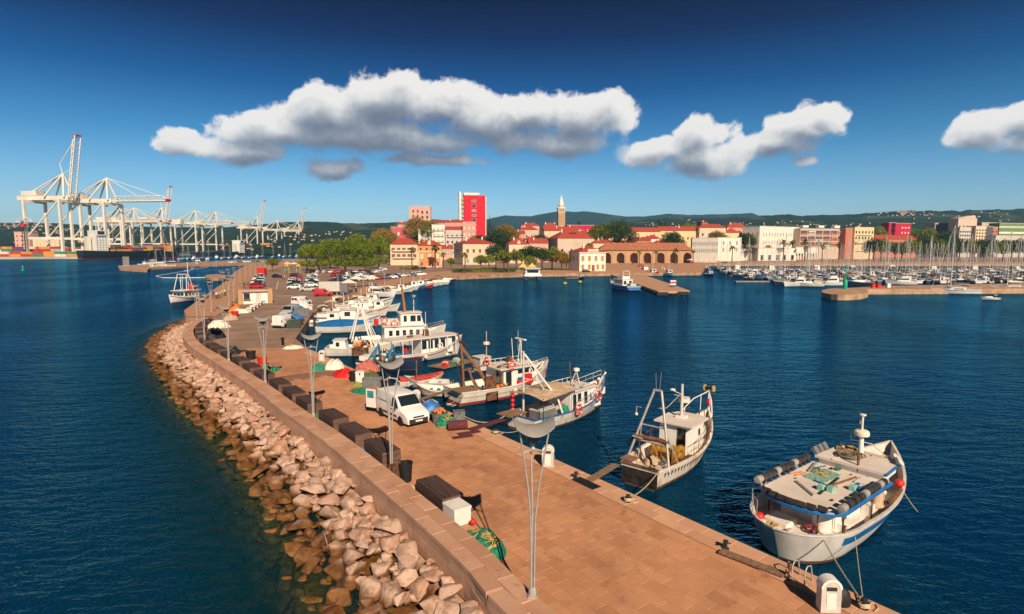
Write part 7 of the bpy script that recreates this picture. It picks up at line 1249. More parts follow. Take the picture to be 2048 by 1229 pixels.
def car_proto(kind):
    t_ = thing('parked_car', '', 'car', (0, 0, -70)); W = .87
    if kind == 'hatch': L_, H_, st, ws, rw = 4.0, 1.48, [(0, .75, .9, .7, .78), (.05, .95, .9, .85, .84), (.25, 1.05, .85, .92, W), (.55, 1.44, .74, .92, W), (1.6, 1.48, .74, .92, W), (2.3, 1.44, .74, .92, W), (2.95, 1.0, .88, .90, W), (3.7, .86, .9, .8, .84), (3.95, .68, .9, .62, .76), (4.0, .5, .9, .48, .72)], (2.36, 2.92, 1.42, 1.03), (.30, .52, 1.08, 1.40)
    elif kind == 'sedan': L_, H_, st, ws, rw = 4.5, 1.43, [(0, .8, .9, .7, .78), (.08, .98, .9, .85, .84), (.75, 1.03, .88, .92, W), (1.35, 1.40, .74, .92, W), (2.1, 1.43, .74, .92, W), (2.6, 1.38, .74, .92, W), (3.3, .98, .88, .90, W), (4.15, .85, .9, .78, .84), (4.44, .66, .9, .6, .76), (4.5, .5, .9, .48, .7)], (2.68, 3.26, 1.36, 1.01), (.82, 1.30, 1.05, 1.37)
    else: L_, H_, st, ws, rw = 4.4, 1.68, [(0, .8, .9, .7, .8), (.05, 1.1, .9, .95, .86), (.2, 1.5, .8, 1.0, .9), (.5, 1.66, .76, 1.0, .9), (2.0, 1.68, .76, 1.0, .9), (2.55, 1.62, .76, 1.0, .9), (3.2, 1.1, .88, 1.0, .9), (4.0, .98, .9, .9, .88), (4.35, .75, .9, .66, .8), (4.4, .55, .9, .5, .75)], (2.62, 3.16, 1.59, 1.13), (.09, .28, 1.12, 1.52)
    car_body(t_, st, W); xw, xc, zw, zc = ws; pane4(t_, [(xc, -W*.72, zc), (xc, W*.72, zc), (xw, W*.62, zw), (xw, -W*.62, zw)], 'windscreen'); a, b_, za, zb = rw; pane4(t_, [(a, W*.7, za), (a, -W*.7, za), (b_, -W*.6, zb), (b_, W*.6, zb)], 'rear_window')
    zb0, zt0 = st[4][3]+.03, st[4][1]-.12; wr = st[4][2]; wb = st[4][4]; m_ = (b_+.15+xw)/2
    for sg in (-1, 1):
        for x0, x1, x2, x3 in ((b_-.05, m_-.04, m_-.04, b_+.1), (m_+.04, xc-.1, xw-.02, m_+.04)):
            yb_, yt_ = wb*(1-(1-wr)*.06), wb*(1-(1-wr)*.80); q_ = [(x0, sg*yb_, zb0), (x1, sg*yb_, zb0), (x2, sg*yt_, zt0), (x3, sg*yt_, zt0)]; pane4(t_, q_ if sg < 0 else q_[::-1], 'side_window')
        wheel(t_, L_*.19, sg*(W-.09)); wheel(t_, L_*.80, sg*(W-.09)); x = L_-.12; MB().box(x-.22, x+.06, min(sg*.45, sg*.74), max(sg*.45, sg*.74), .56, .70).build('headlight', m_hl, t_); MB().box(-.03, .1, min(sg*.52, sg*.8), max(sg*.52, sg*.8), .72, .92).build('tail_light', m_tl, t_)
    box('bumper', m_dark, t_, L_-.25, L_+.05, -.72, .72, .24, .42); return t_
cars = {k: car_proto(k) for k in ('hatch', 'sedan', 'suv')}; PROT += list(cars.values())
CG = 'cars parked on the quay'; CK = ['hatch', 'sedan', 'suv', 'hatch', 'suv']; CC = ['white', 'silver', 'black', 'grey', 'white', 'red', 'silver', 'blue', 'black', 'white', 'maroon', 'grey']
nc = 0
def put_car(x, y, rz, label, c=None, kind=None):
    global nc; nc += 1; k = kind or CK[(nc*3) % 5]; c = c or CC[(nc*5+nc//4) % 12]; p = P(x, y, PZ); L_ = {'hatch': 4.0, 'sedan': 4.5, 'suv': 4.4}[k]; o = dup(cars[k], (p.x-math.cos(rz)*L_/2, p.y-math.sin(rz)*L_/2, PZ), rz, '%s %s' % ({'black': 'black', 'maroon': 'dark red', 'blue': 'dark blue', 'grey': 'dark grey'}.get(c, c), label), CG); recolor(o, ('body',), paint[c])
ROWS = [('in the row behind the kiosk, counting away from it', [(514+i*.6, 577-i*2.5) for i in range(10)], 0.05), ('in the middle car park row, counting away from the camera', [(589+i*.3, 578.5-i*3.0) for i in range(9)], 0.0), ('in the row right of the middle one, counting away', [(624+i*.2, 574-i*3.0) for i in range(8)], 0.08), ('along the front of the pines, counting from the left', [(612+i*12.5, 546.5) for i in range(9)], 1.5), ('in the diagonal row by the dark pine, counting from the left', [(672+i*8.5, 565-i*2.2) for i in range(8)], 0.5), ('beside the quay parasols, counting from the left', [(703+i*11.5, 563.5-i*.9) for i in range(8)], 0.35), ('in the quayside row near the small boats, counting from the left', [(780+i*10.5, 556.5-i*.9) for i in range(7)], 0.4), ('under the right hand pines, counting from the left', [(730+i*9, 553-i*3) for i in range(5)], 0.2), ('in the back row behind the diagonal cars, counting from the left', [(668+i*10, 553.5-i*.4) for i in range(6)], 1.2), ('on the far pier, counting from the left', [(462+i*9, 526.5-i*.35) for i in range(12)], .1)]
for lb, pts, rz in ROWS:
    for i, (x, y) in enumerate(pts): put_car(x+rnd.uniform(-1, 1), y, rz+rnd.uniform(-.06, .06)+(PI if rnd.random() < .4 else 0), 'car, %s %s' % (ORD[i], lb))
put_car(617, 583, .15, 'saloon driving past the sign at the car park entrance', 'silver', 'sedan'); put_car(555, 556, .1, 'car waiting alone on the open asphalt beyond the red container', 'black', 'hatch'); put_car(1282, 534, .1, 'car parked under the second arch of the arcade hall', 'red', 'hatch'); put_car(1172, 545, .1, 'car parked in front of the harbour office', 'black', 'hatch'); put_car(1450, 527, .2, 'car before the white shop', 'blue', 'sedan'); put_car(1384, 527, .2, 'car at the corner of the modernist block', 'red', 'hatch')
# --- panel vans
def van(name, label, loc, rz, body='white', opened=False, glass_back=False):
    t_ = thing(name, label, 'van', loc, rz); W = .905; m = paint[body]
    st = [(0, 1.70, .84, .95, .87), (.06, 1.80, .86, .98, .895), (1.0, 1.84, .86, .98, W), (2.45, 1.83, .85, .98, W), (2.72, 1.76, .83, .98, W), (3.42, 1.16, .86, .98, W), (3.62, 1.06, .88, .95, W), (4.05, .93, .90, .84, .88), (4.28, .80, .90, .70, .84), (4.37, .62, .92, .56, .80), (4.38, .48, .92, .44, .78)]
    car_body(t_, st, W, m=m); pane4(t_, [(3.38, -.72, 1.20), (3.38, .72, 1.20), (2.78, .66, 1.74), (2.78, -.66, 1.74)], 'windscreen')
    for sg in (-1, 1):
        q_ = [(2.30, sg*.885, 1.06), (3.22, sg*.875, 1.06), (2.72, sg*.80, 1.62), (2.36, sg*.80, 1.66)]; pane4(t_, q_ if sg < 0 else q_[::-1], 'side_window'); wheel(t_, .80, sg*.82, .32); wheel(t_, 3.53, sg*.82, .32)
        MB().box(1.15, 3.05, min(sg*.905, sg*.925), max(sg*.905, sg*.925), .46, .58).build('rubbing_strip', m_dark, t_); MB().box(.4, 2.15, min(sg*.902, sg*.914), max(sg*.902, sg*.914), 1.22, 1.25).build('door_rail', m_dark, t_)
        MB().box(2.95, 3.1, min(sg*.95, sg*1.1), max(sg*.95, sg*1.1), 1.02, 1.22).build('mirror', m_dark, t_); q_ = [(3.72, sg*.80, .70), (4.26, sg*.60, .66), (4.16, sg*.56, .82), (3.78, sg*.78, .90)]; pane4(t_, q_ if sg < 0 else q_[::-1], 'headlight', m_hl, .03); MB().box(-.03, .05, min(sg*.76, sg*.88), max(sg*.76, sg*.88), .8, 1.25).build('tail_light', m_tl, t_); MB().box(2.22, 2.235, min(sg*.902, sg*.912), max(sg*.902, sg*.912), .5, 1.6).build('door_seam', m_dark, t_); MB().box(2.32, 2.48, min(sg*.905, sg*.935), max(sg*.905, sg*.935), .9, .94).build('door_handle', m_dark, t_)
    MB().add([(4.20, -.80, .24), (4.20, .80, .24), (4.42, .66, .24), (4.42, -.66, .24), (4.20, -.82, .54), (4.20, .82, .54), (4.42, .68, .52), (4.42, -.68, .52)], [(0, 1, 2, 3), (7, 6, 5, 4), (3, 2, 6, 7), (0, 3, 7, 4), (2, 1, 5, 6)]).build('front_bumper', m_dark, t_); box('grille', m_dark, t_, 4.34, 4.41, -.4, .4, .60, .68); box('number_plate', m_white, t_, 4.425, 4.44, -.26, .26, .34, .45); box('rear_bumper', m_dark, t_, -.06, .1, -.8, .8, .24, .42)
    if opened:
        d1 = MB().box(-.05, 0, 0, .82, .42, 1.72).build('rear_door', m, t_, (0, -.87, 0), R(115)); MB().box(-.065, .012, .14, .70, 1.1, 1.6).build('door_window', m_shut['teal'], d1); d2 = MB().box(-.05, 0, -.82, 0, .42, 1.72).build('rear_door', m, t_, (0, .87, 0), R(-100)); MB().box(-.065, .012, -.70, -.14, 1.1, 1.6).build('door_window', m_glass, d2); box('load_bay', m_dark, t_, -.012, .02, -.76, .76, .5, 1.62)
    else:
        for sg in (-1, 1): box('rear_window', m_glass, t_, -.02, .02, min(sg*.08, sg*.66), max(sg*.08, sg*.66), 1.12, 1.58) if glass_back else None
        box('door_seam', m_dark, t_, -.012, .02, -.01, .01, .45, 1.7)
    return t_
a, c = P(762, 833, PZ+.02), P(803, 853, PZ+.02); rz = heading(a, c); o_ = Vector((a.x, a.y, 0))-Matrix.Rotation(rz, 3, 'Z') @ Vector((.80, -.90, 0)); van('panel_van', 'white panel van with its rear doors open, parked on the paved pier', (o_.x, o_.y, PZ+.016), rz, opened=True)
p = P(554, 657, PZ); van('panel_van', 'white panel van seen from behind, parked by the blue tarpaulins', (p.x, p.y, PZ), R(78)); p = P(569, 636, PZ); van('panel_van', 'silver van facing the camera beside the dark crates', (p.x, p.y+4.6, PZ), R(-92), 'silver'); p = P(589, 612, PZ); van('panel_van', 'white van with dark rear windows near the quay corner', (p.x, p.y, PZ), R(70), glass_back=True)
p = P(628, 593, PZ); t_ = van('panel_van', 'small red van near the grey truck', (p.x, p.y, PZ), R(15), 'red')
p = P(640, 590, PZ); t_ = thing('box_truck', 'grey box truck parked by the parasols', 'truck', p, R(8)); box('cargo_box', m_lgrey, t_, 0, 5.0, -1.2, 1.2, .9, 3.3); box('cab', m_grey, t_, 5.05, 6.9, -1.1, 1.1, .5, 2.6); box('windscreen', m_glass, t_, 6.905, 6.93, -1, 1, 1.5, 2.4); box('chassis', m_dark, t_, 0, 6.8, -.9, .9, .45, .88)
for x in (1.2, 5.9):
    for sg in (-1, 1): wheel(t_, x, sg*1.0, .42)
# --- kiosk, benches, red container, playground, parasols
a, c = P(486, 609, PZ), P(536, 607, PZ); rz = heading(a, c); L_ = (c-a).length; t_ = thing('kiosk', 'white fishermens kiosk with stone end walls and a flat pink roof', 'kiosk', a, rz); box('wall', WM['white'], t_, 0, L_, 0, 3.2, 0, 2.6); box('stone_end', WM['stone'], t_, -.9, -.01, -.4, 3.4, 0, 3.1); box('stone_end', WM['stone'], t_, L_+.01, L_+.9, -.4, 3.4, 0, 3.1); box('roof', WM['salmon'], t_, 0, L_, -.6, 3.3, 2.61, 2.85)
for k in range(3): box('door_panel', (m_white, WM['lgrey'], m_white)[k], t_, L_*(.3+.22*k)+.05, L_*(.52+.22*k)-.05, -.06, -.004, .05, 2.3)
box('serving_hatch', m_win, t_, .2, L_*.28, -.07, -.004, 1.1, 2.2); box('counter', m_wood, t_, .1, L_*.3, -.5, -.075, .95, 1.05)
a, c = P(500, 624, PZ), P(525, 607, PZ); 
for k in range(5):
    p = a.lerp(c, k/4); t_ = thing('stone_bench', '%s white concrete bench of the slanting row before the kiosk, counting from the camera' % ORD[k], 'bench', p, heading(a, c), 'white benches before the kiosk'); MB().prism([(-1.2, -.5), (1.2, -.5), (1.2, .5), (-1.2, .5)], .62, .80).build('seat', WM['white'], t_); MB().prism([(-1.0, 0), (-.6, 0), (-.3, .4), (.3, .4), (.6, 0), (1.0, 0), (1.1, .615), (-1.1, .615)], -.4, .4, Matrix.Rotation(PI/2, 4, 'X')).build('support', WM['lgrey'], t_)
p = P(524, 551, PZ); t_ = thing('container_bin', 'square bright red container standing behind the kiosk cars', 'container', p); box('body', m_red, t_, -1.6, 1.6, -1.3, 1.3, .1, 2.9)
for k in range(7): box('rib', m_red, t_, -1.5+k*.46, -1.3+k*.46, -1.36, -1.305, .2, 2.8)
box('lid', m_red, t_, -1.65, 1.65, -1.4, 1.4, 2.905, 3.05)
for i, (x, y) in enumerate([(598, 549), (575, 548)]):
    t_ = thing('play_tower', ('yellow and teal playground tower with a yellow roof, beside the pines', 'smaller playground tower left of the one beside the pines')[i], 'playground', P(x, y, PZ))
    for sx in (-.8, .8):
        for sy in (-.8, .8): MB().tube([(sx, sy, 0), (sx, sy, 3.6)], .09, 6).build('post', m_yellow, t_)
    box('panel', m_shut['teal'], t_, -.7, .7, -.86, -.8, 1.4, 2.5); box('floor', m_wood, t_, -.85, .85, -.78, .85, 1.2, 1.32); MB().lathe([(1.5, 3.6), (.02, 4.9)], 4, Matrix.Rotation(PI/4, 4, 'Z')).build('roof', m_yellow, t_); MB().box(.86, 3.2, -.4, .4, -.03, .03, Matrix.Translation((0, 0, 1.25)) @ Matrix.Rotation(.42, 4, 'Y')).build('slide', m_yellow, t_)
UG = 'cream parasols'
def parasol(label, x, y, w_):
    t_ = thing('parasol', label, 'parasol', P(x, y, PZ), .4, UG); MB().tube([(0, 0, 0), (0, 0, 3.3)], .06, 6).build('pole', m_white, t_); MB().lathe([(w_*.72, 2.55), (w_*.36, 3.05), (.03, 3.5)], 4, Matrix.Rotation(PI/4, 4, 'Z')).build('canopy', m_cloth, t_); return t_
for x, y, w_, lb in [(712, 575, 3.6, 'left cream parasol of the quay cafe, farther one'), (698, 585, 3.9, 'front cream parasol of the quay cafe, nearest the camera'), (743, 573, 4.0, 'right cream parasol of the quay cafe'), (588, 537, 5, 'cream beach parasol left of the pines'), (575, 536, 4.5, 'cream beach parasol beside the round tree')]: parasol(lb, x, y, w_)
for i in range(6): parasol('%s dark cafe parasol before the modernist block, counting from the left' % ORD[i], 1380+i*10, 527, 4.2)
# --- people
def person_mesh(pose, seed):
    me = bpy.data.meshes.new('body'); sit = pose == 'sit'; w_ = {'walk': .22, 'stand': .06}.get(pose, .0)
    hip = .47 if sit else .92; up = hip+.52
    J = [(0, 0, hip), (0, 0, hip+.25), (0, 0, up), (0, .01, up+.12), (0, .02, up+.25), (0, .02, up+.37)]; Rr = [.15, .14, .16, .06, .10, .085]; E = [(0, 1), (1, 2), (2, 3), (3, 4), (4, 5)]
    for sg in (-1, 1):
        b_ = len(J); f = sg*w_
        J += [(sg*.1, 0, hip-.05)]+([(sg*.12, .42, hip), (sg*.12, .44, .08), (sg*.12, .56, .05)] if sit else [(sg*.11, f*.5+.03, .5), (sg*.11, f-.02, .08), (sg*.11, f+.12, .05)]); Rr += [.11, .08, .055, .05]; E += [(0, b_), (b_, b_+1), (b_+1, b_+2), (b_+2, b_+3)]
        b_ = len(J); J += [(sg*.19, 0, up-.04), (sg*.25, -f*.3, up-.33), (sg*.24, (.2 if sit else .06-f*.6), up-.55)]; Rr += [.07, .05, .04]; E += [(2, b_), (b_, b_+1), (b_+1, b_+2)]
    me.from_pydata(J, E, []); o = bpy.data.objects.new('tmp', me); col.objects.link(o); s_ = o.modifiers.new('s', 'SKIN'); o.modifiers.new('b', 'SUBSURF').levels = 1
    for v, r_ in zip(me.skin_vertices[0].data, Rr): v.radius = (r_, r_)
    me.skin_vertices[0].data[0].use_root = True
    dg = bpy.context.evaluated_depsgraph_get(); m2 = bpy.data.meshes.new_from_object(o.evaluated_get(dg)); bpy.data.objects.remove(o); m2.polygons.foreach_set('use_smooth', [True]*len(m2.polygons)); return m2, hip, up
mp = bpy.data.materials.new('clothed_person'); mp.use_nodes = True; t = NT(mp.node_tree); b = t.n['Principled BSDF']; oi = t.add('ShaderNodeObjectInfo').outputs['Random']; at_ = t.add('ShaderNodeAttribute', attribute_name='zone').outputs['Fac']
shirt = t.ramp(oi, [(0, (.6, .58, .55)), (.2, (.45, .03, .04)), (.4, (.03, .06, .2)), (.6, (.5, .4, .2)), (.8, (.05, .25, .3)), (.95, (.02, .02, .02))], 'CONSTANT'); trou = t.ramp(t.math('FRACT', t.math('MULTIPLY', oi, 7.3)), [(0, (.03, .04, .08)), (.4, (.2, .15, .1)), (.7, (.02, .02, .022))], 'CONSTANT')
cc = t.mix(t.math('GREATER_THAN', at_, .5), trou, shirt); cc = t.mix(t.math('GREATER_THAN', at_, 1.5), cc, (.45, .24, .16)); cc = t.mix(t.math('GREATER_THAN', at_, 2.5), cc, (.05, .03, .02)); t.put(b.inputs['Base Color'], cc); b.inputs['Roughness'].default_value = .8
PM = {}
for ps_ in ('walk', 'stand', 'sit'):
    m2, hip, up = person_mesh(ps_, 1); m2.materials.append(mp); z = np.zeros(len(m2.vertices)*3); m2.vertices.foreach_get('co', z); z = z.reshape(-1, 3); zn = np.where(z[:, 2] > up+.30, 3, np.where(z[:, 2] > up+.06, 2, np.where((z[:, 2] > hip+.02), 1, 0))); zn = np.where((abs(z[:, 0]) > .2) & (z[:, 2] < up-.28), 2, zn); a_ = m2.attributes.new('zone', 'FLOAT', 'POINT'); a_.data.foreach_set('value', zn.astype(np.float32)); PM[ps_] = m2
def person(label, x, y, pose, z=0, rz=None):
    o = link('person', PM[pose], None, P(x, y, PZ)+Vector((0, 0, z)), rnd.uniform(0, 6.28) if rz is None else rz); tag(o, label, 'person', 'people on the quay')
PG_ = [(424, 598, 'on the seaside walk, leftmost of the strollers'), (433, 598.5, 'on the seaside walk in dark clothes, second of the strollers'), (437, 597, 'on the seaside walk, third of the strollers'), (441, 596, 'on the seaside walk, fourth of the strollers'), (445, 593, 'on the seaside walk, at the right of the strollers'), (450, 592, 'on the seaside walk, last of the strollers towards the kiosk'), (427, 594, 'on the seaside walk, behind the first stroller'), (565, 560, 'crossing the asphalt beyond the cars, left one'), (569, 560, 'crossing the asphalt beyond the cars, right one'), (440, 548, 'on the round bathing jetty, left one'), (445, 548, 'on the round bathing jetty, right one'), (868, 541, 'before the orange house, left'), (874, 541, 'before the orange house, right'), (1243, 532, 'walking before the arcade hall, left'), (1265, 530, 'walking before the arcade hall, middle'), (1262, 531, 'walking before the arcade hall, close behind another'), (488, 575, 'beside the kiosk stone wall'), (745, 580, 'standing by the right quay parasol'), (752, 577, 'standing right of the quay parasols')]
for i, (x, y, lb) in enumerate(PG_): person('person %s' % lb, x, y, ('walk', 'stand')[i % 2])
CHG = 'cafe chairs under the quay parasols'
ch0 = thing('cafe_chair', '', 'chair', (0, 0, -70)); box('seat', m_dark, ch0, -.22, .22, -.22, .22, .42, .46); box('backrest', m_dark, ch0, -.22, .22, -.24, -.20, .46, .88)
for sx in (-.2, .2):
    for sy in (-.2, .2): box('leg', m_dark, ch0, sx-.02, sx+.02, sy-.02, sy+.02, 0, .42)
PROT.append(ch0)
for i in range(12):
    x, y = 686+(i % 6)*5.5, 590.5-(i//6)*4-(i % 6)*.6; rz = rnd.uniform(0, 6.28); dup(ch0, P(x, y, PZ), rz, 'cafe chair under the parasols, %s from the left in the %s row' % (ORD[i % 6], ('front', 'back')[i//6]), CHG)
    if i % 2 == 0: person('seated person on the %s cafe chair from the left, %s row' % (ORD[i % 6], ('front', 'back')[i//6]), x, y, 'sit', 0, rz)
# ---------------------------------------------------------------- marina, jetties
m_conc = mat('pier_concrete', (0.46, 0.29, 0.18), .85, .15, .4, c2=(0.28, 0.16, 0.10), bump=.3, bscale=3); m_pont = mat('pontoon_deck', (0.34, 0.25, 0.18), .85, .15, 1)
def pier(name, pts, z, m=m_conc, z0=-2.5, zpix=None): return MB().prism([tuple(P(x, y, z)[:2]) for x, y in pts], z0, z).build(name, m, kind='structure')
hd_ = [(1690+47*math.cos(a), 583+7*math.sin(a)) for a in [2*PI*k/20 for k in range(20)]]; pier('breakwater_head', hd_, 1.42); pier('marina_breakwater', [(1700, 576), (1775, 572), (2100, 566), (2400, 563), (2400, 577), (2048, 578), (1735, 579.5), (1700, 580)], 1.40)
pier('jetty', [(1222, 550), (1317, 583.4), (1379, 581.5), (1350, 571), (1283, 549)], 1.1, slab_mat('jetty_planks', (0.50, 0.29, 0.18), (0.45, 0.25, 0.15), (0.3, 0.16, 0.1), .3), .45)
for i, (x, y) in enumerate([(1235, 555.5), (1252, 561), (1270, 567.5), (1290, 574.5), (1310, 581.5), (1330, 583.8), (1348, 583), (1365, 582.6), (1376, 582)]):
    p = P(x, y, 1.1); tag(MB().lathe([(.35, -3), (.35, .46)], 10, Matrix.Translation((p.x, p.y+.6, 0))).build('pile', m_dark, None), '%s support pile of the jetty, counting from the quay' % ORD[i], 'pile', 'jetty piles')
for i, (x, y) in enumerate([(1325, 584), (1366, 582.7)]): p = P(x, y, 1.1); tag(MB().box(-1.6, 1.6, -.35, -.02, .1, 1.0).build('fender', m_black, None, (p.x, p.y, 0), .05), ('left', 'right')[i]+' black rubber fender on the end of the jetty', 'fender')
p = P(1346, 575, 1.1); t_ = thing('striped_panel', 'upright panel striped white, red and blue at the jetty end', 'panel', p); 
for k, c in enumerate([(.02, .08, .25), (.7, .66, .6), (.5, .03, .05), (.7, .66, .6)]): box('stripe', mat('flagpanel%d' % k, c, .6), t_, -.9, .9, -.1, .1, .2+k*.5, .69+k*.5)
for i, (x, y, w_) in enumerate([(1402, 548, 0), (1428, 545, 0), (1470, 543, 0)]): pass
p = P(1690, 578, 1.42); t_ = thing('harbour_light', 'green harbour light on the round head of the marina breakwater', 'harbour light', p); mg = mat('light_green_paint', (0.0, .34, .17), .45, .08, 2); MB().lathe([(.6, 0), (.6, 2.3), (.35, 2.7), (.15, 2.9)], 14).build('tower', mg, t_, smooth=40); MB().tube([(0, 0, 2.9), (0, 0, 6.2)], .12, 8).build('mast', mg, t_); MB().lathe([(.3, 6.2), (.3, 6.4), (.18, 6.45), (.18, 6.8), (.02, 7.0)], 10).build('lantern', mg, t_); MB().box(-.5, .5, -.1, .1, 5.0, 5.1).build('platform', mg, t_)
for x, y, mm, lb in [(1746, 576, m_red, 'left of two red boxes on the marina breakwater'), (1756.5, 576, m_red, 'right of two red boxes on the marina breakwater'), (1776, 575.5, m_white, 'white box right of the red ones on the marina breakwater')]: chest(lb, mm, P(x, y, 1.4), 1.0, .9, 1.25, .1, 'supply_box', 'box')
SAILC = [m_bluep, m_navy, m_tan, m_teal, m_bluep, m_cream, m_maroon]; HULC = [None, None, None, m_navy, None, m_teal, None, None, m_cream]
rows_ = [('nearest marina row', 565.5, 1560, 2046, 19.5, .1), ('second marina row', 559.0, 1500, 2046, 17.0, .1), ('third marina row', 553.0, 1480, 2046, 16.0, .1), ('fourth marina row', 547.5, 1452, 2046, 15.2, .1), ('fifth marina row', 543.0, 1440, 2046, 15.5, .1)]
kinds = ['sail', 'motor', 'sail', 'cruiser', 'sail', 'sail', 'covered', 'sail', 'fishing', 'sail']
NB = 0
NW = ['leftmost']+ORD[1:]+['thirty-first', 'thirty-second', 'thirty-third', 'thirty-fourth', 'thirty-fifth', 'thirty-sixth', 'thirty-seventh', 'thirty-eighth', 'thirty-ninth', 'fortieth']
for ri, (lb, y, xa, xb, stp, _) in enumerate(rows_):
    i = 0; x = xa
    while x < xb:
        k = kinds[(NB*7+ri*3+i) % 10]; NB += 1; hd = R(rnd.choice([90, 90, -90])+rnd.uniform(-12, 12)); sc_ = rnd.uniform(.85, 1.25)
        if k == 'sail': sc_ *= 1.05
        put_boat(k, x+rnd.uniform(-2, 2), y+rnd.uniform(-.6, .6), hd, '%s boat from the left in the %s, a %s' % (NW[i], lb, {'sail': 'sailing yacht', 'motor': 'motorboat', 'covered': 'covered boat', 'cruiser': 'motor cruiser', 'fishing': 'small cabin boat'}[k]), 'marina '+lb, sc_, HULC[(NB*5) % 9], SAILC[(NB*3) % 7]); x += stp*rnd.uniform(.82, 1.18); i += 1
for i, y in enumerate([562.3, 550.4, 540.8]): a, c = P(1470-i*10, y, .45), P(2120, y-.4, .45); MB().prism([(a.x, a.y-1), (c.x, c.y-1), (c.x, c.y+1), (a.x, a.y+1)], -.3, .45).build('pontoon', m_pont, kind='structure')
for k, x, y, h_, sc_, hu, tr_, lb in [('cruiser', 1590, 573, 200, 1.05, None, None, 'white cruiser just left of the breakwater head'), ('motor', 1618, 573.5, 170, 1.4, None, m_cream, 'white motorboat tucked beside the breakwater head'), ('cruiser', 1655, 571.5, 190, 1.1, None, None, 'sleek white cruiser behind the green harbour light'), ('covered', 1560, 569, 210, 1.3, m_navy, m_grey, 'dark covered boat at the left corner of the marina'), ('cruiser', 1800, 569.5, 165, 1.0, None, None, 'long white cruiser behind the marina breakwater'), ('motor', 1720, 570.5, 180, 1.4, m_navy, m_navy, 'dark canopied boat beside the red boxes'), ('cruiser', 1502, 551.5, 200, 1.0, None, None, 'white cruiser moored alone left of the marina'), ('fishing', 1420, 552, -80, 1.15, m_bluep, m_white, 'blue fishing boat at the corner of the square'), ('motor', 1448, 548, -95, 1.3, None, m_bluep, 'motorboat right of the blue fishing boat'), ('fishing', 1472, 547, -85, 1.2, None, m_teal, 'white boat between the blue one and the lone cruiser'), ('motor', 1435, 539, -90, 1.3, None, m_white, 'white boat tight against the quay of the square'), ('fishing', 1413, 540, -90, 1.2, None, m_navy, 'white cabin boat at the quay of the square'), ('fishing', 1306, 551, -75, 1.5, m_redp, m_red, 'bright red tug moored behind the jetty'), ('fishing', 1338, 552, -70, 1.45, None, m_bluep, 'white fishing boat right of the red tug'), ('cruiser', 1288, 545, 100, 1.0, None, None, 'white cruiser between the quay and the red tug'), ('fishing', 1325, 545, -80, 1.2, m_lgrey, m_white, 'grey fishing boat behind the red tug')]: put_boat(k, x, y, R(h_), lb, None, sc_, hu, tr_)
put_boat('sail', 1908, 588, R(172), 'white sailing yacht lying outside the marina breakwater', None, 1.32, None, m_navy); put_boat('sail', 2020, 583, R(176), 'dark hulled sailing boat outside the breakwater at the right edge', None, 1.25, mat('dark_wood_hull', (.05, .035, .03), .5), m_cream); put_boat('motor', 1980, 600, R(170), 'small white dinghy in the water below the dark sailing boat', None, .65, None, m_white)
for x, y, lb in [(1130, 568, 'left yellow mooring buoy off the harbour office'), (1160, 565, 'right yellow mooring buoy off the harbour office')]: t_ = thing('mooring_buoy', lb, 'buoy', P(x, y, 0)); MB().lathe([(.2, -.4), (.75, -.1), (.8, .35), (.5, .6), (.1, .7)], 14).build('float', m_yellow, t_, smooth=50); MB().tube([(-.15, 0, .65), (-.15, 0, 1.0), (.15, 0, 1.0), (.15, 0, .65)], .05, 6).build('ring', m_dark, t_)
p = P(46, 542, 0); t_ = thing('channel_buoy', 'small green channel buoy in the open water at left', 'buoy', p); MB().lathe([(.3, -.5), (1.1, 0), (1.1, .5), (.4, .8), (.3, 2.6), (.02, 3.0)], 12).build('float', mg, t_, smooth=40); MB().lathe([(.5, 2.4), (.02, 3.4)], 10).build('topmark', mg, t_)
a = P(1145, 556, .5); t_ = thing('floating_platform', 'low wooden floating platform before the harbour office', 'platform', (a.x, a.y, 0))
for k in range(6): box('plank', m_pont, t_, -2.8, 2.8, -1.2+k*.45, -.8+k*.45, .3, .5)
# patrol boat and catamaran ferry
a = P(1268, 583, 0); Bq = Boat('patrol_boat', 'white and blue patrol boat moored stern out beside the jetty', 'patrol boat', (a.x, a.y, 0), R(108), 15, 5.4, 1.6, 1.6, 2.6, .6, sw=.92); T = Bq.t; Bq.shell(mat('light_blue_hull', (.30, .40, .50), .4), m_deck, .3, 18); Bq.stripe(-.9, -.45, m_bluep, 'blue_band'); house(T, 4, 10, 1.8, 1.3, 3.4, m_white, m_white, .2, wins=[('B', -1.4, -.5, 1.9, 3.0), ('B', .5, 1.4, 1.9, 3.0)]+[('L', 4.5+1.6*q_, 5.6+1.6*q_, 2.2, 3.0) for q_ in range(3)]+[('R', 4.5+1.6*q_, 5.6+1.6*q_, 2.2, 3.0) for q_ in range(3)]); MB().box(5, 8, -1.3, 1.3, 3.5, 4.3).build('flybridge', m_white, T); Bq.rail(0, .95, .9, (-1, 1), 12, m_white); MB().tube([(5, -1.2, 4.3), (5, -1, 6), (5, 1, 6), (5, 1.2, 4.3)], .1, 6).build('radar_arch', m_white, T); MB().box(.4, 2.8, -1.0, 1.0, 1.35, 2.3).build('tender', m_lgrey, T); MB().box(-.9, -.02, -2.0, 2.0, .3, .6).build('swim_platform', m_bluep, T)
a = P(1066, 561, 0); t_ = thing('catamaran', 'white catamaran ferry with navy hulls moored at the town quay', 'ferry', (a.x, a.y, 0), R(92))
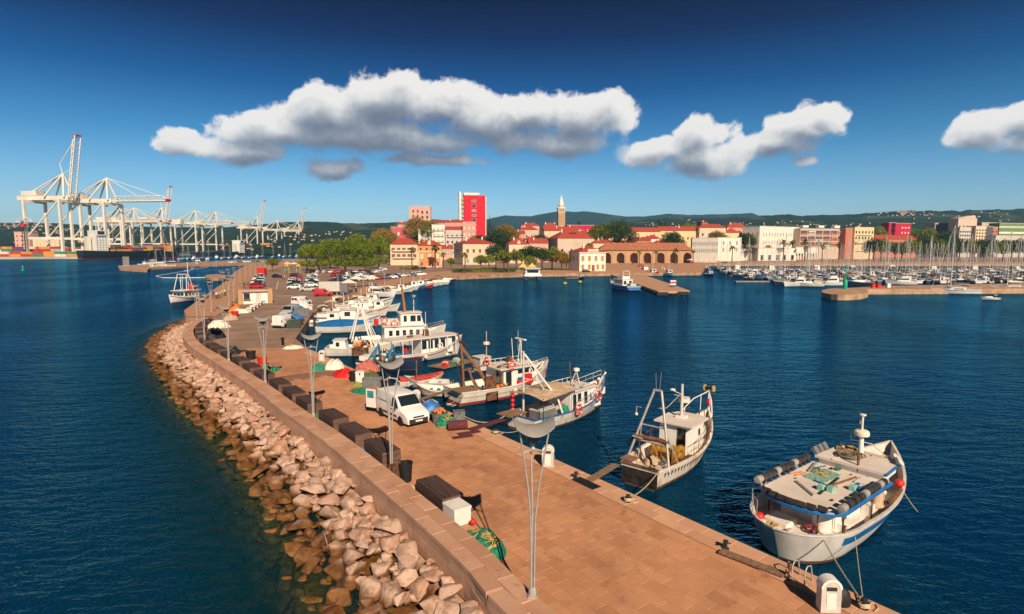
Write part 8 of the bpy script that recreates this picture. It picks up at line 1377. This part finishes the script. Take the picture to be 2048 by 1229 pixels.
for sg in (-1, 1): MB().grid([[(x, sg*2.7-w_, 1.6), (x, sg*2.7-w_*.7, -.4), (x, sg*2.7+w_*.7, -.4), (x, sg*2.7+w_, 1.6)] for x, w_ in ((0, .95), (6, 1.0), (11, .8), (14, .1))]).add([(0, sg*2.7-.95, 1.6), (0, sg*2.7-.66, -.4), (0, sg*2.7+.66, -.4), (0, sg*2.7+.95, 1.6)], [(0, 1, 2, 3)]).build('hull', m_navy, t_)
MB().prism([(.3, -3.6), (11, -3.6), (13.5, -2.5), (13.5, 2.5), (11, 3.6), (.3, 3.6)], 1.605, 2.5).build('deck', m_white, t_); MB().prism([(1.5, -3.0), (10, -3.0), (12, -2), (12, 2), (10, 3.0), (1.5, 3.0)], 2.505, 4.6).build('cabin', m_white, t_); MB().prism([(.6, -3.3), (11, -3.3), (11, 3.3), (.6, 3.3)], 4.61, 4.85).build('sun_deck', m_cream, t_)
for sg in (-1, 1): MB().box(2.2, 9.6, min(sg*3.005, sg*3.03), max(sg*3.005, sg*3.03), 3.2, 4.2).build('window', m_glass, t_)
box('rear_window', m_glass, t_, 1.47, 1.495, -2.4, 2.4, 3.0, 4.2)
for i, (x, y) in enumerate([(1046, 545), (1064, 545)]): t_ = thing('marquee', ('left', 'right')[i]+' yellow marquee above the catamaran ferry', 'marquee', P(x, y, PZ)); MB().lathe([(3.2, 2.4), (.05, 4.6)], 4, Matrix.Rotation(PI/4, 4, 'Z')).build('canopy', mat('yellow_canvas', (.62, .46, .12), .8), t_); [MB().tube([(sx*2.1, sy*2.1, 0), (sx*2.1, sy*2.1, 2.45)], .06, 5).build('pole', m_white, t_) for sx in (-1, 1) for sy in (-1, 1)]
# --- left: bathing jetty, yacht pier
pier('bathing_jetty', [(432+22*math.cos(a), 553+4.2*math.sin(a)) for a in [2*PI*k/18 for k in range(18)]]+[(475, 549)], 1.0); pier('yacht_pier', [(236, 531.5), (240, 538), (294, 541), (300, 536.5), (400, 531.5), (480, 528.5), (600, 525), (622, 523), (622, 517.5), (470, 520.5), (300, 529)], 1.2)
for i, (k, x, y, h_, sc_, hu, tr_, lb) in enumerate([('fishing', 290, 531, 10, 1.4, None, m_white, 'white boat at the head of the yacht pier'), ('fishing', 306, 537, 0, 1.3, m_redp, m_red, 'red boat beside the yacht pier'), ('sail', 327, 536, 20, 1.6, None, m_cream, 'sailing yacht in front of the yacht pier'), ('sail', 310, 529, 15, 1.5, None, m_cream, 'sailing yacht behind the head of the yacht pier'), ('cruiser', 396, 530.5, -60, 1.35, None, None, 'large white motor yacht at the middle of the yacht pier'), ('cruiser', 415, 525, -70, 1.2, None, None, 'white motor yacht behind the large one'), ('sail', 345, 527, 10, 1.35, m_navy, m_navy, 'dark sailing yacht behind the yacht pier'), ('covered', 425, 528, 0, 1.3, None, m_teal, 'teal covered boat near the root of the yacht pier')]): put_boat(k, x, y, R(h_), lb, 'boats at the yacht pier', sc_, hu, tr_)
for i in range(18): put_boat(('sail', 'sail', 'cruiser')[i % 3], 366+i*13.6+rnd.uniform(-4, 4), 519.5-i*.36+rnd.uniform(-.6, .6), R(90+rnd.uniform(-20, 20)), '%s boat from the left in the far row beyond the yacht pier' % NW[i], 'far row beyond the yacht pier', rnd.uniform(1.1, 1.5), HULC[i % 9], SAILC[i % 7])
for i in range(6): p = P(247+i*2.2, 533, 1.2); tag(MB().tube([(0, 0, 0), (0, 0, 6.5)], .14, 6).build('post', m_lgrey, None, p), '%s white post from the left on the head of the yacht pier' % ORD[i], 'post', 'posts on the yacht pier head')
for i, pts in enumerate([[(312, 553), (325, 556), (360, 556.5), (400, 556), (428, 555)], [(314, 552), (340, 548), (380, 541), (415, 535)]]): tag(MB().tube([P(x, y, .05) for x, y in pts], .22, 6).build('float_line', m_white, None), ('near', 'far')[i]+' line of white floats closing the bathing area', 'float line')
for i, (x, y) in enumerate([(372, 545), (386, 540)]): t_ = thing('pedal_boat', ('nearer', 'farther')[i]+' small blue and pink float inside the bathing area', 'pedal boat', P(x, y, 0)); [MB().lathe([(.05, -2.2), (.5, -1.5), (.55, 1.3), (.05, 2.0)], 8, Matrix.Translation((0, sg*.9, .2)) @ Matrix.Rotation(PI/2, 4, 'Y')).build('float', m_bluep, t_) for sg in (-1, 1)]; box('seat', mat('salmon', (0, 0, 0)), t_, -.8, .8, -.8, .8, .6, 1.1)
# ---------------------------------------------------------------- container port
qz = 2.5; pq = [(-2500, 430), (-1100, 600), (-560, 745), (-600, 860), (-640, 1000), (-640, 1600), (-615, 2000), (-615, 2600), (-5000, 2600), (-5000, 430)]; MB().prism(pq, -4, qz).build('port_quay', mat('port_concrete', (.46, .36, .27), .9, .15, .02), kind='structure')
m_crane = mat('crane_white', (.72, .66, .56), .55, .06, .1)
def crane_proto(up):
    t_ = thing('dock_crane', '', 'dock crane', (0, 0, -90)); Hg = 45
    for sx in (-15, 15):
        for sy in (-9, 9): MB().box(sx-.85, sx+.85, sy-.85, sy+.85, 0, Hg-2).build('leg', m_crane, t_)
    for sy in (-9, 9): box('portal_beam', m_crane, t_, -13.9, 13.9, sy-.8, sy+.8, 13, 14.8); MB().tube([(-14, sy, 15), (14, sy, Hg-3)], .6, 6).build('diagonal_brace', m_crane, t_)
    MB().box(-16, -14, -7.9, 7.9, Hg-4, Hg-2.2).box(14, 16, -7.9, 7.9, Hg-4, Hg-2.2).build('cross_beam', m_crane, t_)
    for sy in (-3, 3): MB().box(-26, 17, sy-.7, sy+.7, Hg-1.9, Hg+1.2).build('girder', m_crane, t_)
    box('machinery_house', m_crane, t_, -22, -9, -4, 4, Hg+1.25, Hg+5); box('counter_tip', m_red, t_, -27.6, -26.02, -2.4, 2.4, Hg-1.5, Hg+.8); box('cabin', m_crane, t_, 6, 9, -1.5, 1.5, Hg-5, Hg-2)
    ap = Vector((11, 0, 63)); 
    for sy in (-5, 5): MB().tube([(15, sy, Hg), ap], .8, 6).tube([(-2, sy, Hg), ap], .7, 6).build('apex_leg', m_crane, t_); MB().tube([ap, (-21, sy*.6, Hg+1)], .5, 6).build('backstay', m_crane, t_)
    M = Matrix.Translation((17, 0, Hg)) @ Matrix.Rotation(R(-80 if up else 0), 4, 'Y'); bm_ = MB(); L_ = 47
    for sy in (-2.6, 2.6): bm_.tube([M @ Vector((0, sy, -1)), M @ Vector((L_, sy, -1))], .5, 5)
    bm_.tube([M @ Vector((0, 0, 3)), M @ Vector((L_-4, 0, 3)), M @ Vector((L_, 0, -1))], .45, 5)
    for k in range(11):
        x = k*4.2
        for sy in (-2.6, 2.6): bm_.tube([M @ Vector((x, sy, -1)), M @ Vector((x+2, 0, 3)), M @ Vector((x+4, sy, -1))], .22, 4)
        bm_.tube([M @ Vector((x, -2.6, -1)), M @ Vector((x, 2.6, -1))], .22, 4)
    bm_.build('boom', m_crane, t_); MB().box(L_-.4, L_+.8, -2.6, 2.6, -1.4, .6, M).build('boom_tip', m_red, t_)
    for x in (21, 41):
        tgt = M @ Vector((x, 0, 3)); MB().tube([ap, (ap+tgt)/2+(Vector((-7, 0, -4)) if up else Vector((0, 0, 0))), tgt], .32, 5).build('forestay', m_crane, t_)
    box('trolley', m_yellow, t_, -6, 0, -2.2, 2.2, Hg-3.4, Hg-2); return t_
cr = {0: crane_proto(0), 1: crane_proto(1)}; PROT += list(cr.values()); first = {}
for i, (x, Y, up, lb, s_) in enumerate([(116, 800, 1, 'largest white dock crane with its boom raised, at the far left', 1.78), (203, 815, 0, 'large white dock crane with its boom lowered over the container ship', 1.72), (262, 1165, 0, 'white dock crane behind the bow of the container ship', 1.46), (318, 1165, 1, 'white dock crane with raised boom in the middle of the port', 1.46), (383, 1250, 0, 'white dock crane left of the blue cargo ship', 1.46), (424, 1300, 0, 'white dock crane behind the blue cargo ship', 1.46), (508, 1480, 1, 'smaller dock crane with raised boom right of the cargo ship', 1.44), (548, 1600, 0, 'small dock crane left of the pines', 1.4), (590, 1750, 1, 'last dock crane with raised boom just left of the pines', 1.45), (236, 1120, 0, 'dock crane partly hidden behind the container ship bridge', 1.42)]): dup(cr[up], ((x-1024)/FPX*Y, Y, qz), R(rnd.uniform(-6, 4)-4), lb, 'white dock cranes', s_)
t_ = thing('lattice_crane', 'thin red and grey lattice crane at the far left of the port', 'crane', ((56-1024)/FPX*780, 780, qz)); lt = MB()
for sx in (-2, 2):
    for sy in (-2, 2): lt.tube([(sx, sy, 0), (sx*.6, sy*.6, 48)], .3, 4)
for k in range(10): lt.tube([(-2, -2, k*4.8), (2, -2, k*4.8+4.8)], .2, 4).tube([(2, -2, k*4.8), (-2, -2, k*4.8+4.8)], .2, 4)
lt.build('tower', m_dark, t_); box('red_cab', m_red, t_, -2.5, 2.5, -2.5, 2.5, 40, 44); MB().tube([(-10, 0, 46), (0, 0, 55), (12, 0, 48)], .4, 5).tube([(-10, 0, 46), (12, 0, 48)], .5, 5).build('jib', m_crane, t_)
CCOL = {'red': (.42, .035, .03), 'maroon': (.25, .02, .03), 'orange': (.58, .25, .035), 'blue': (.04, .10, .24), 'green': (.03, .20, .12), 'grey': (.4, .38, .36), 'white': (.62, .58, .52)}; CM = {k: mat('container_'+k, c, .6, .1, .2) for k, c in CCOL.items()}
cmsh = None
def cont_mesh():
    mb = MB(); n = 12; e = .12
    pl = []
    for k in range(n): x0 = -6.1+k*12.2/n; q_ = 12.2/n; pl += [(x0, -1.22), (x0+q_*.35, -1.22), (x0+q_*.5, -1.22+e), (x0+q_*.85, -1.22+e)]
    pl += [(6.1, -1.22), (6.1, 1.22), (-6.1, 1.22)]; mb.prism(pl, 0.002, 2.58); me = bpy.data.meshes.new('shipping_container'); me.from_pydata(mb.v, [], mb.f); me.materials.append(CM['red']); return me
cme = cont_mesh()
LV = ['bottom', 'second', 'third', 'fourth', 'fifth']
def container(x, y, z, c, rz, where, s_=1.0, lb=None):
    o = link('shipping_container', cme, None, (x, y, z), rz); o.scale = (s_, s_, s_); o.material_slots[0].link = 'OBJECT'; o.material_slots[0].material = CM[c]; tag(o, lb or '%s shipping container %s' % (c, where), 'container', 'containers '+where)
q_ = random.Random(4); cs = ['red', 'red', 'maroon', 'red', 'orange', 'blue', 'red', 'white', 'green', 'grey']
for bi in range(15):
    px = -10+bi*15 if bi < 10 else 130+(bi-10)*30; Y = 775+(bi % 3)*22 if bi < 10 else 1020+(bi % 2)*60; X = (px-1024)/FPX*Y
    if bi >= 10: X = min(X, -670)-(bi-10)*14+40
    for k in range(q_.randint(2, 4)):
        for r_ in range(2): c_ = q_.choice(cs); container(X+r_*12.6*1.3, Y, qz+k*2.6*1.3, c_, 0, 'stacked in the yard behind the left quay', 1.3, '%s container, %s layer of the %s stack of the quay yard, %s half' % (c_, LV[k], ORD[bi], ('left', 'right')[r_]))
for bi in range(30):
    px = 330+bi*10.2; Y = 1420+(bi % 4)*60; X = (px-1024)/FPX*Y
    for k in range(q_.randint(3, 5)): c_ = q_.choice(['red', 'red', 'maroon', 'orange', 'red', 'blue']); container(X, Y, qz+k*2.6*1.9, c_, 0, 'in the long red stacks at the back of the port', 1.9, '%s container, %s layer of the %s far stack from the left' % (c_, LV[k], ORD[bi]))
def ship(label, a, b_, hullm, B, fr, house_at, hx, hz, bottom=m_redp):
    hd = heading(a, b_); L_ = float(np.hypot(b_[0]-a[0], b_[1]-a[1])); s_ = Boat('cargo_ship', label, 'ship', (a[0], a[1], 0), hd, L_, B, fr+1, fr, fr+5, 2.5, sw=.8, rake=7); s_.shell(hullm, mat('ship_deck_green', (.05, .22, .10), .7), 1.0, 24, 6, False); s_.stripe(-1, 1.0, bottom, 'boot_topping', True, off=.06); T = s_.t
    w_ = B*.42; box('bridge_block', m_white, T, hx, hx+14, -w_, w_, fr-.8, fr+hz*.75); box('bridge_deck', m_white, T, hx+1, hx+11, -w_-2, w_+2, fr+hz*.75+.01, fr+hz); 
    for k in range(4):
        for j in range(int(hz*.75/3)): box('window', m_win, T, hx+1.5+k*3.2, hx+3+k*3.2, -w_-.06, -w_-.01, fr+1+j*3, fr+2.4+j*3)
    box('bridge_window', m_win, T, hx+2, hx+10, -w_-2.06, -w_-2.01, fr+hz*.75+1, fr+hz-1); box('funnel', m_cream, T, hx-7, hx-2, -3, 3, fr-.8, fr+hz*.7); MB().tube([(hx+6, 0, fr+hz), (hx+6, 0, fr+hz+9)], .4, 6).build('mast', m_crane, T); return s_, hd, L_, T
s1, hd, L_, T = ship('black hulled container ship with a white bridge, berthed under the largest cranes', (-533, 712), (-470, 822), mat('black_green_hull', (.012, .02, .018), .5, .2, .1), 22, 10, 0, 14, 26)
for x in (36, 60, 84): MB().tube([(x, -9, 7), (x, -9, 17), (x+14, -9, 15)], .6, 6).build('deck_crane', CM['green'], T)
for ix in range(6):
    for iy in range(2):
        for k in range(q_.randint(1, 4) if ix else 2):
            lx, ly = 38+ix*13.2, -6+iy*5; v = Matrix.Rotation(hd, 3, 'Z') @ Vector((lx, ly, 0)); c_ = q_.choice(['orange', 'maroon', 'orange', 'red', 'orange', 'blue']); container(-533+v.x, 712+v.y, 9.4+k*2.62, c_, hd, 'on the deck of the black hulled ship', 1.0, '%s container on the black ship, %s layer, %s bay from the bridge, %s row' % (c_, LV[k], ORD[ix], ('near', 'far')[iy]))
ship('navy cargo ship with a white bridge at its right end', (-585, 1060), (-545, 1185), m_navy, 20, 6, 0, 104, 24)
ship('dark cargo ship low in the water behind the yacht pier', (-600, 1330), (-560, 1400), m_navy, 16, 4, 0, 50, 14)
t_ = thing('grain_tower', 'square pink grain tower left of the pale silos', 'building', ((36-1024)/FPX*900, 900, qz)); wt = 29/FPX*900; box('wall', WM['salmon'], t_, 0, wt, 0, 18, 0, 36); box('roof_cap', WM['pink'], t_, -.4, wt+.4, -.4, 18.4, 36.01, 37)
for i in range(3):
    for j in range(4): box('window', m_win, t_, 3+i*7, 5+i*7, -.08, -.01, 8+j*7, 10+j*7)
for i in range(7): t2 = thing('silo', '%s pale cylindrical silo right of the pink grain tower, from the left' % ORD[i], 'silo', ((71+i*7.6-1024)/FPX*900, 905, qz), 0, 'pale silos'); MB().lathe([(3.1, 0), (3.1, 27)], 14).build('drum', WM['cream'], t2, smooth=40); MB().lathe([(3.1, 27.01), (.3, 28.6)], 14).build('cap', WM['white'], t2)
for i, (px, w_, h_, Y, c) in enumerate([(-20, 40, 9, 860, 'white'), (10, 60, 7, 830, 'lgrey'), (60, 50, 8, 835, 'white'), (20, 90, 11, 960, 'salmon'), (130, 60, 10, 950, 'white'), (400, 90, 10, 1500, 'brick'), (470, 110, 12, 1700, 'salmon'), (300, 90, 10, 1350, 'lgrey')]): t2 = thing('warehouse', 'long low %s port shed, %s of the sheds from the left' % ({'lgrey': 'grey', 'salmon': 'pink'}.get(c, c), ORD[i]), 'warehouse', ((px-1024)/FPX*Y, Y, qz), 0, 'port sheds'); box('wall', WM[c], t2, 0, w_, 0, 25, 0, h_); MB().add([(-.5, -.5, h_+.01), (w_+.5, -.5, h_+.01), (w_+.5, 25.5, h_+.01), (-.5, 25.5, h_+.01), (-.5, 12.5, h_+3), (w_+.5, 12.5, h_+3)], [(0, 3, 2, 1), (0, 1, 5, 4), (2, 3, 4, 5), (1, 2, 5), (3, 0, 4)]).build('roof', WM['lgrey'] if c != 'white' else m_tile_o, t2)
# --- villages far off on the hills
vb = {k: MB() for k in ('wall', 'roof')}; vr = random.Random(12)
def village(pxc, spread, u0, u1, prof, D0, D1, n, z0=0):
    xs_ = [p[0] for p in prof]; ys_ = [p[1] for p in prof]
    for k in range(int(n*.8)):
        px = vr.gauss(pxc, spread); u = vr.uniform(u0, u1); D = D0+(D1-D0)*u; top = PD(px, np.interp(px, xs_, ys_), D1).z; wx = (px-1024)/FPX*D; nz = noise.fractal(Vector((wx*.0022, D*.0022, 3.3)), 1.0, 2.0, 5); z = z0+(top-z0)*(u**1.25)*(1+.35*nz*(1-u)); s_ = vr.uniform(1.8, 3.6)*(.75+.35*u)
        vb['wall'].box(wx-s_, wx+s_, D-s_*.6, D+s_*.6, z-6, z+s_*.75); vb['roof'].add([(wx-s_*1.1, D-s_*.7, z+s_*.75), (wx+s_*1.1, D-s_*.7, z+s_*.75), (wx+s_*1.1, D+s_*.7, z+s_*.75), (wx-s_*1.1, D+s_*.7, z+s_*.75), (wx-s_, D, z+s_*1.25), (wx+s_, D, z+s_*1.25)], [(0, 1, 5, 4), (2, 3, 4, 5), (1, 2, 5), (3, 0, 4)])
HL = [(-500, 440), (0, 447), (60, 446), (130, 447), (200, 452), (420, 456), (500, 452), (560, 446), (620, 443), (700, 447), (780, 446), (900, 452), (1000, 462), (1100, 470)]; HR = [(1180, 455), (1290, 440), (1350, 434), (1420, 437), (1500, 435), (1560, 430), (1600, 431), (1680, 430), (1750, 425), (1800, 422), (1900, 422), (2048, 418), (2250, 414), (2600, 410)]
for a in [(30, 40, .8, 1.0, HL, 1150, 2300, 90, 2), (120, 60, .3, .8, HL, 1150, 2300, 60, 2), (690, 30, .3, .6, HL, 1150, 2300, 35, 2), (600, 60, .15, .5, HL, 1150, 2300, 45, 2), (480, 60, .1, .4, HL, 1150, 2300, 25, 2), (1800, 25, .85, 1.0, HR, 1100, 2600, 70), (1600, 80, .3, .8, HR, 1100, 2600, 90), (1420, 60, .3, .8, HR, 1100, 2600, 80), (1950, 70, .3, .95, HR, 1100, 2600, 60), (1340, 40, .5, .9, HR, 1100, 2600, 40), (1700, 100, .05, .35, HR, 1100, 2600, 60)]: village(*a)
vw = vb['wall'].build('hill_villages', wallm('village', (.62, .52, .42))); tag(vw, 'far white and red roofed villages scattered over the wooded hills', 'village', kind='stuff'); vb['roof'].build('roofs', m_tile_o, vw, kind='stuff')
# ---------------------------------------------------------------- air
hz = MB().box(-5600, 5600, -400, 7400, -8, 400).build('haze', None); hz['kind'] = 'stuff'; tag(hz, 'thin blue haze lying over the bay and the hills', 'haze')
mz = bpy.data.materials.new('haze_air'); mz.use_nodes = True; t = NT(mz.node_tree); t.n.clear(); pv = t.add('ShaderNodeVolumePrincipled'); pv.inputs['Color'].default_value = (0.24, 0.58, 1.0, 1); pv.inputs['Density'].default_value = 0.000085; pv.inputs['Anisotropy'].default_value = 0.0
ou = t.add('ShaderNodeOutputMaterial'); t.put(ou.inputs['Volume'], pv.outputs[0]); hz.data.materials.append(mz)
# ---------------------------------------------------------------- the masters that were only copied from go
for r_ in PROT:
    for c in list(r_.children_recursive): bpy.data.objects.remove(c)
    bpy.data.objects.remove(r_)
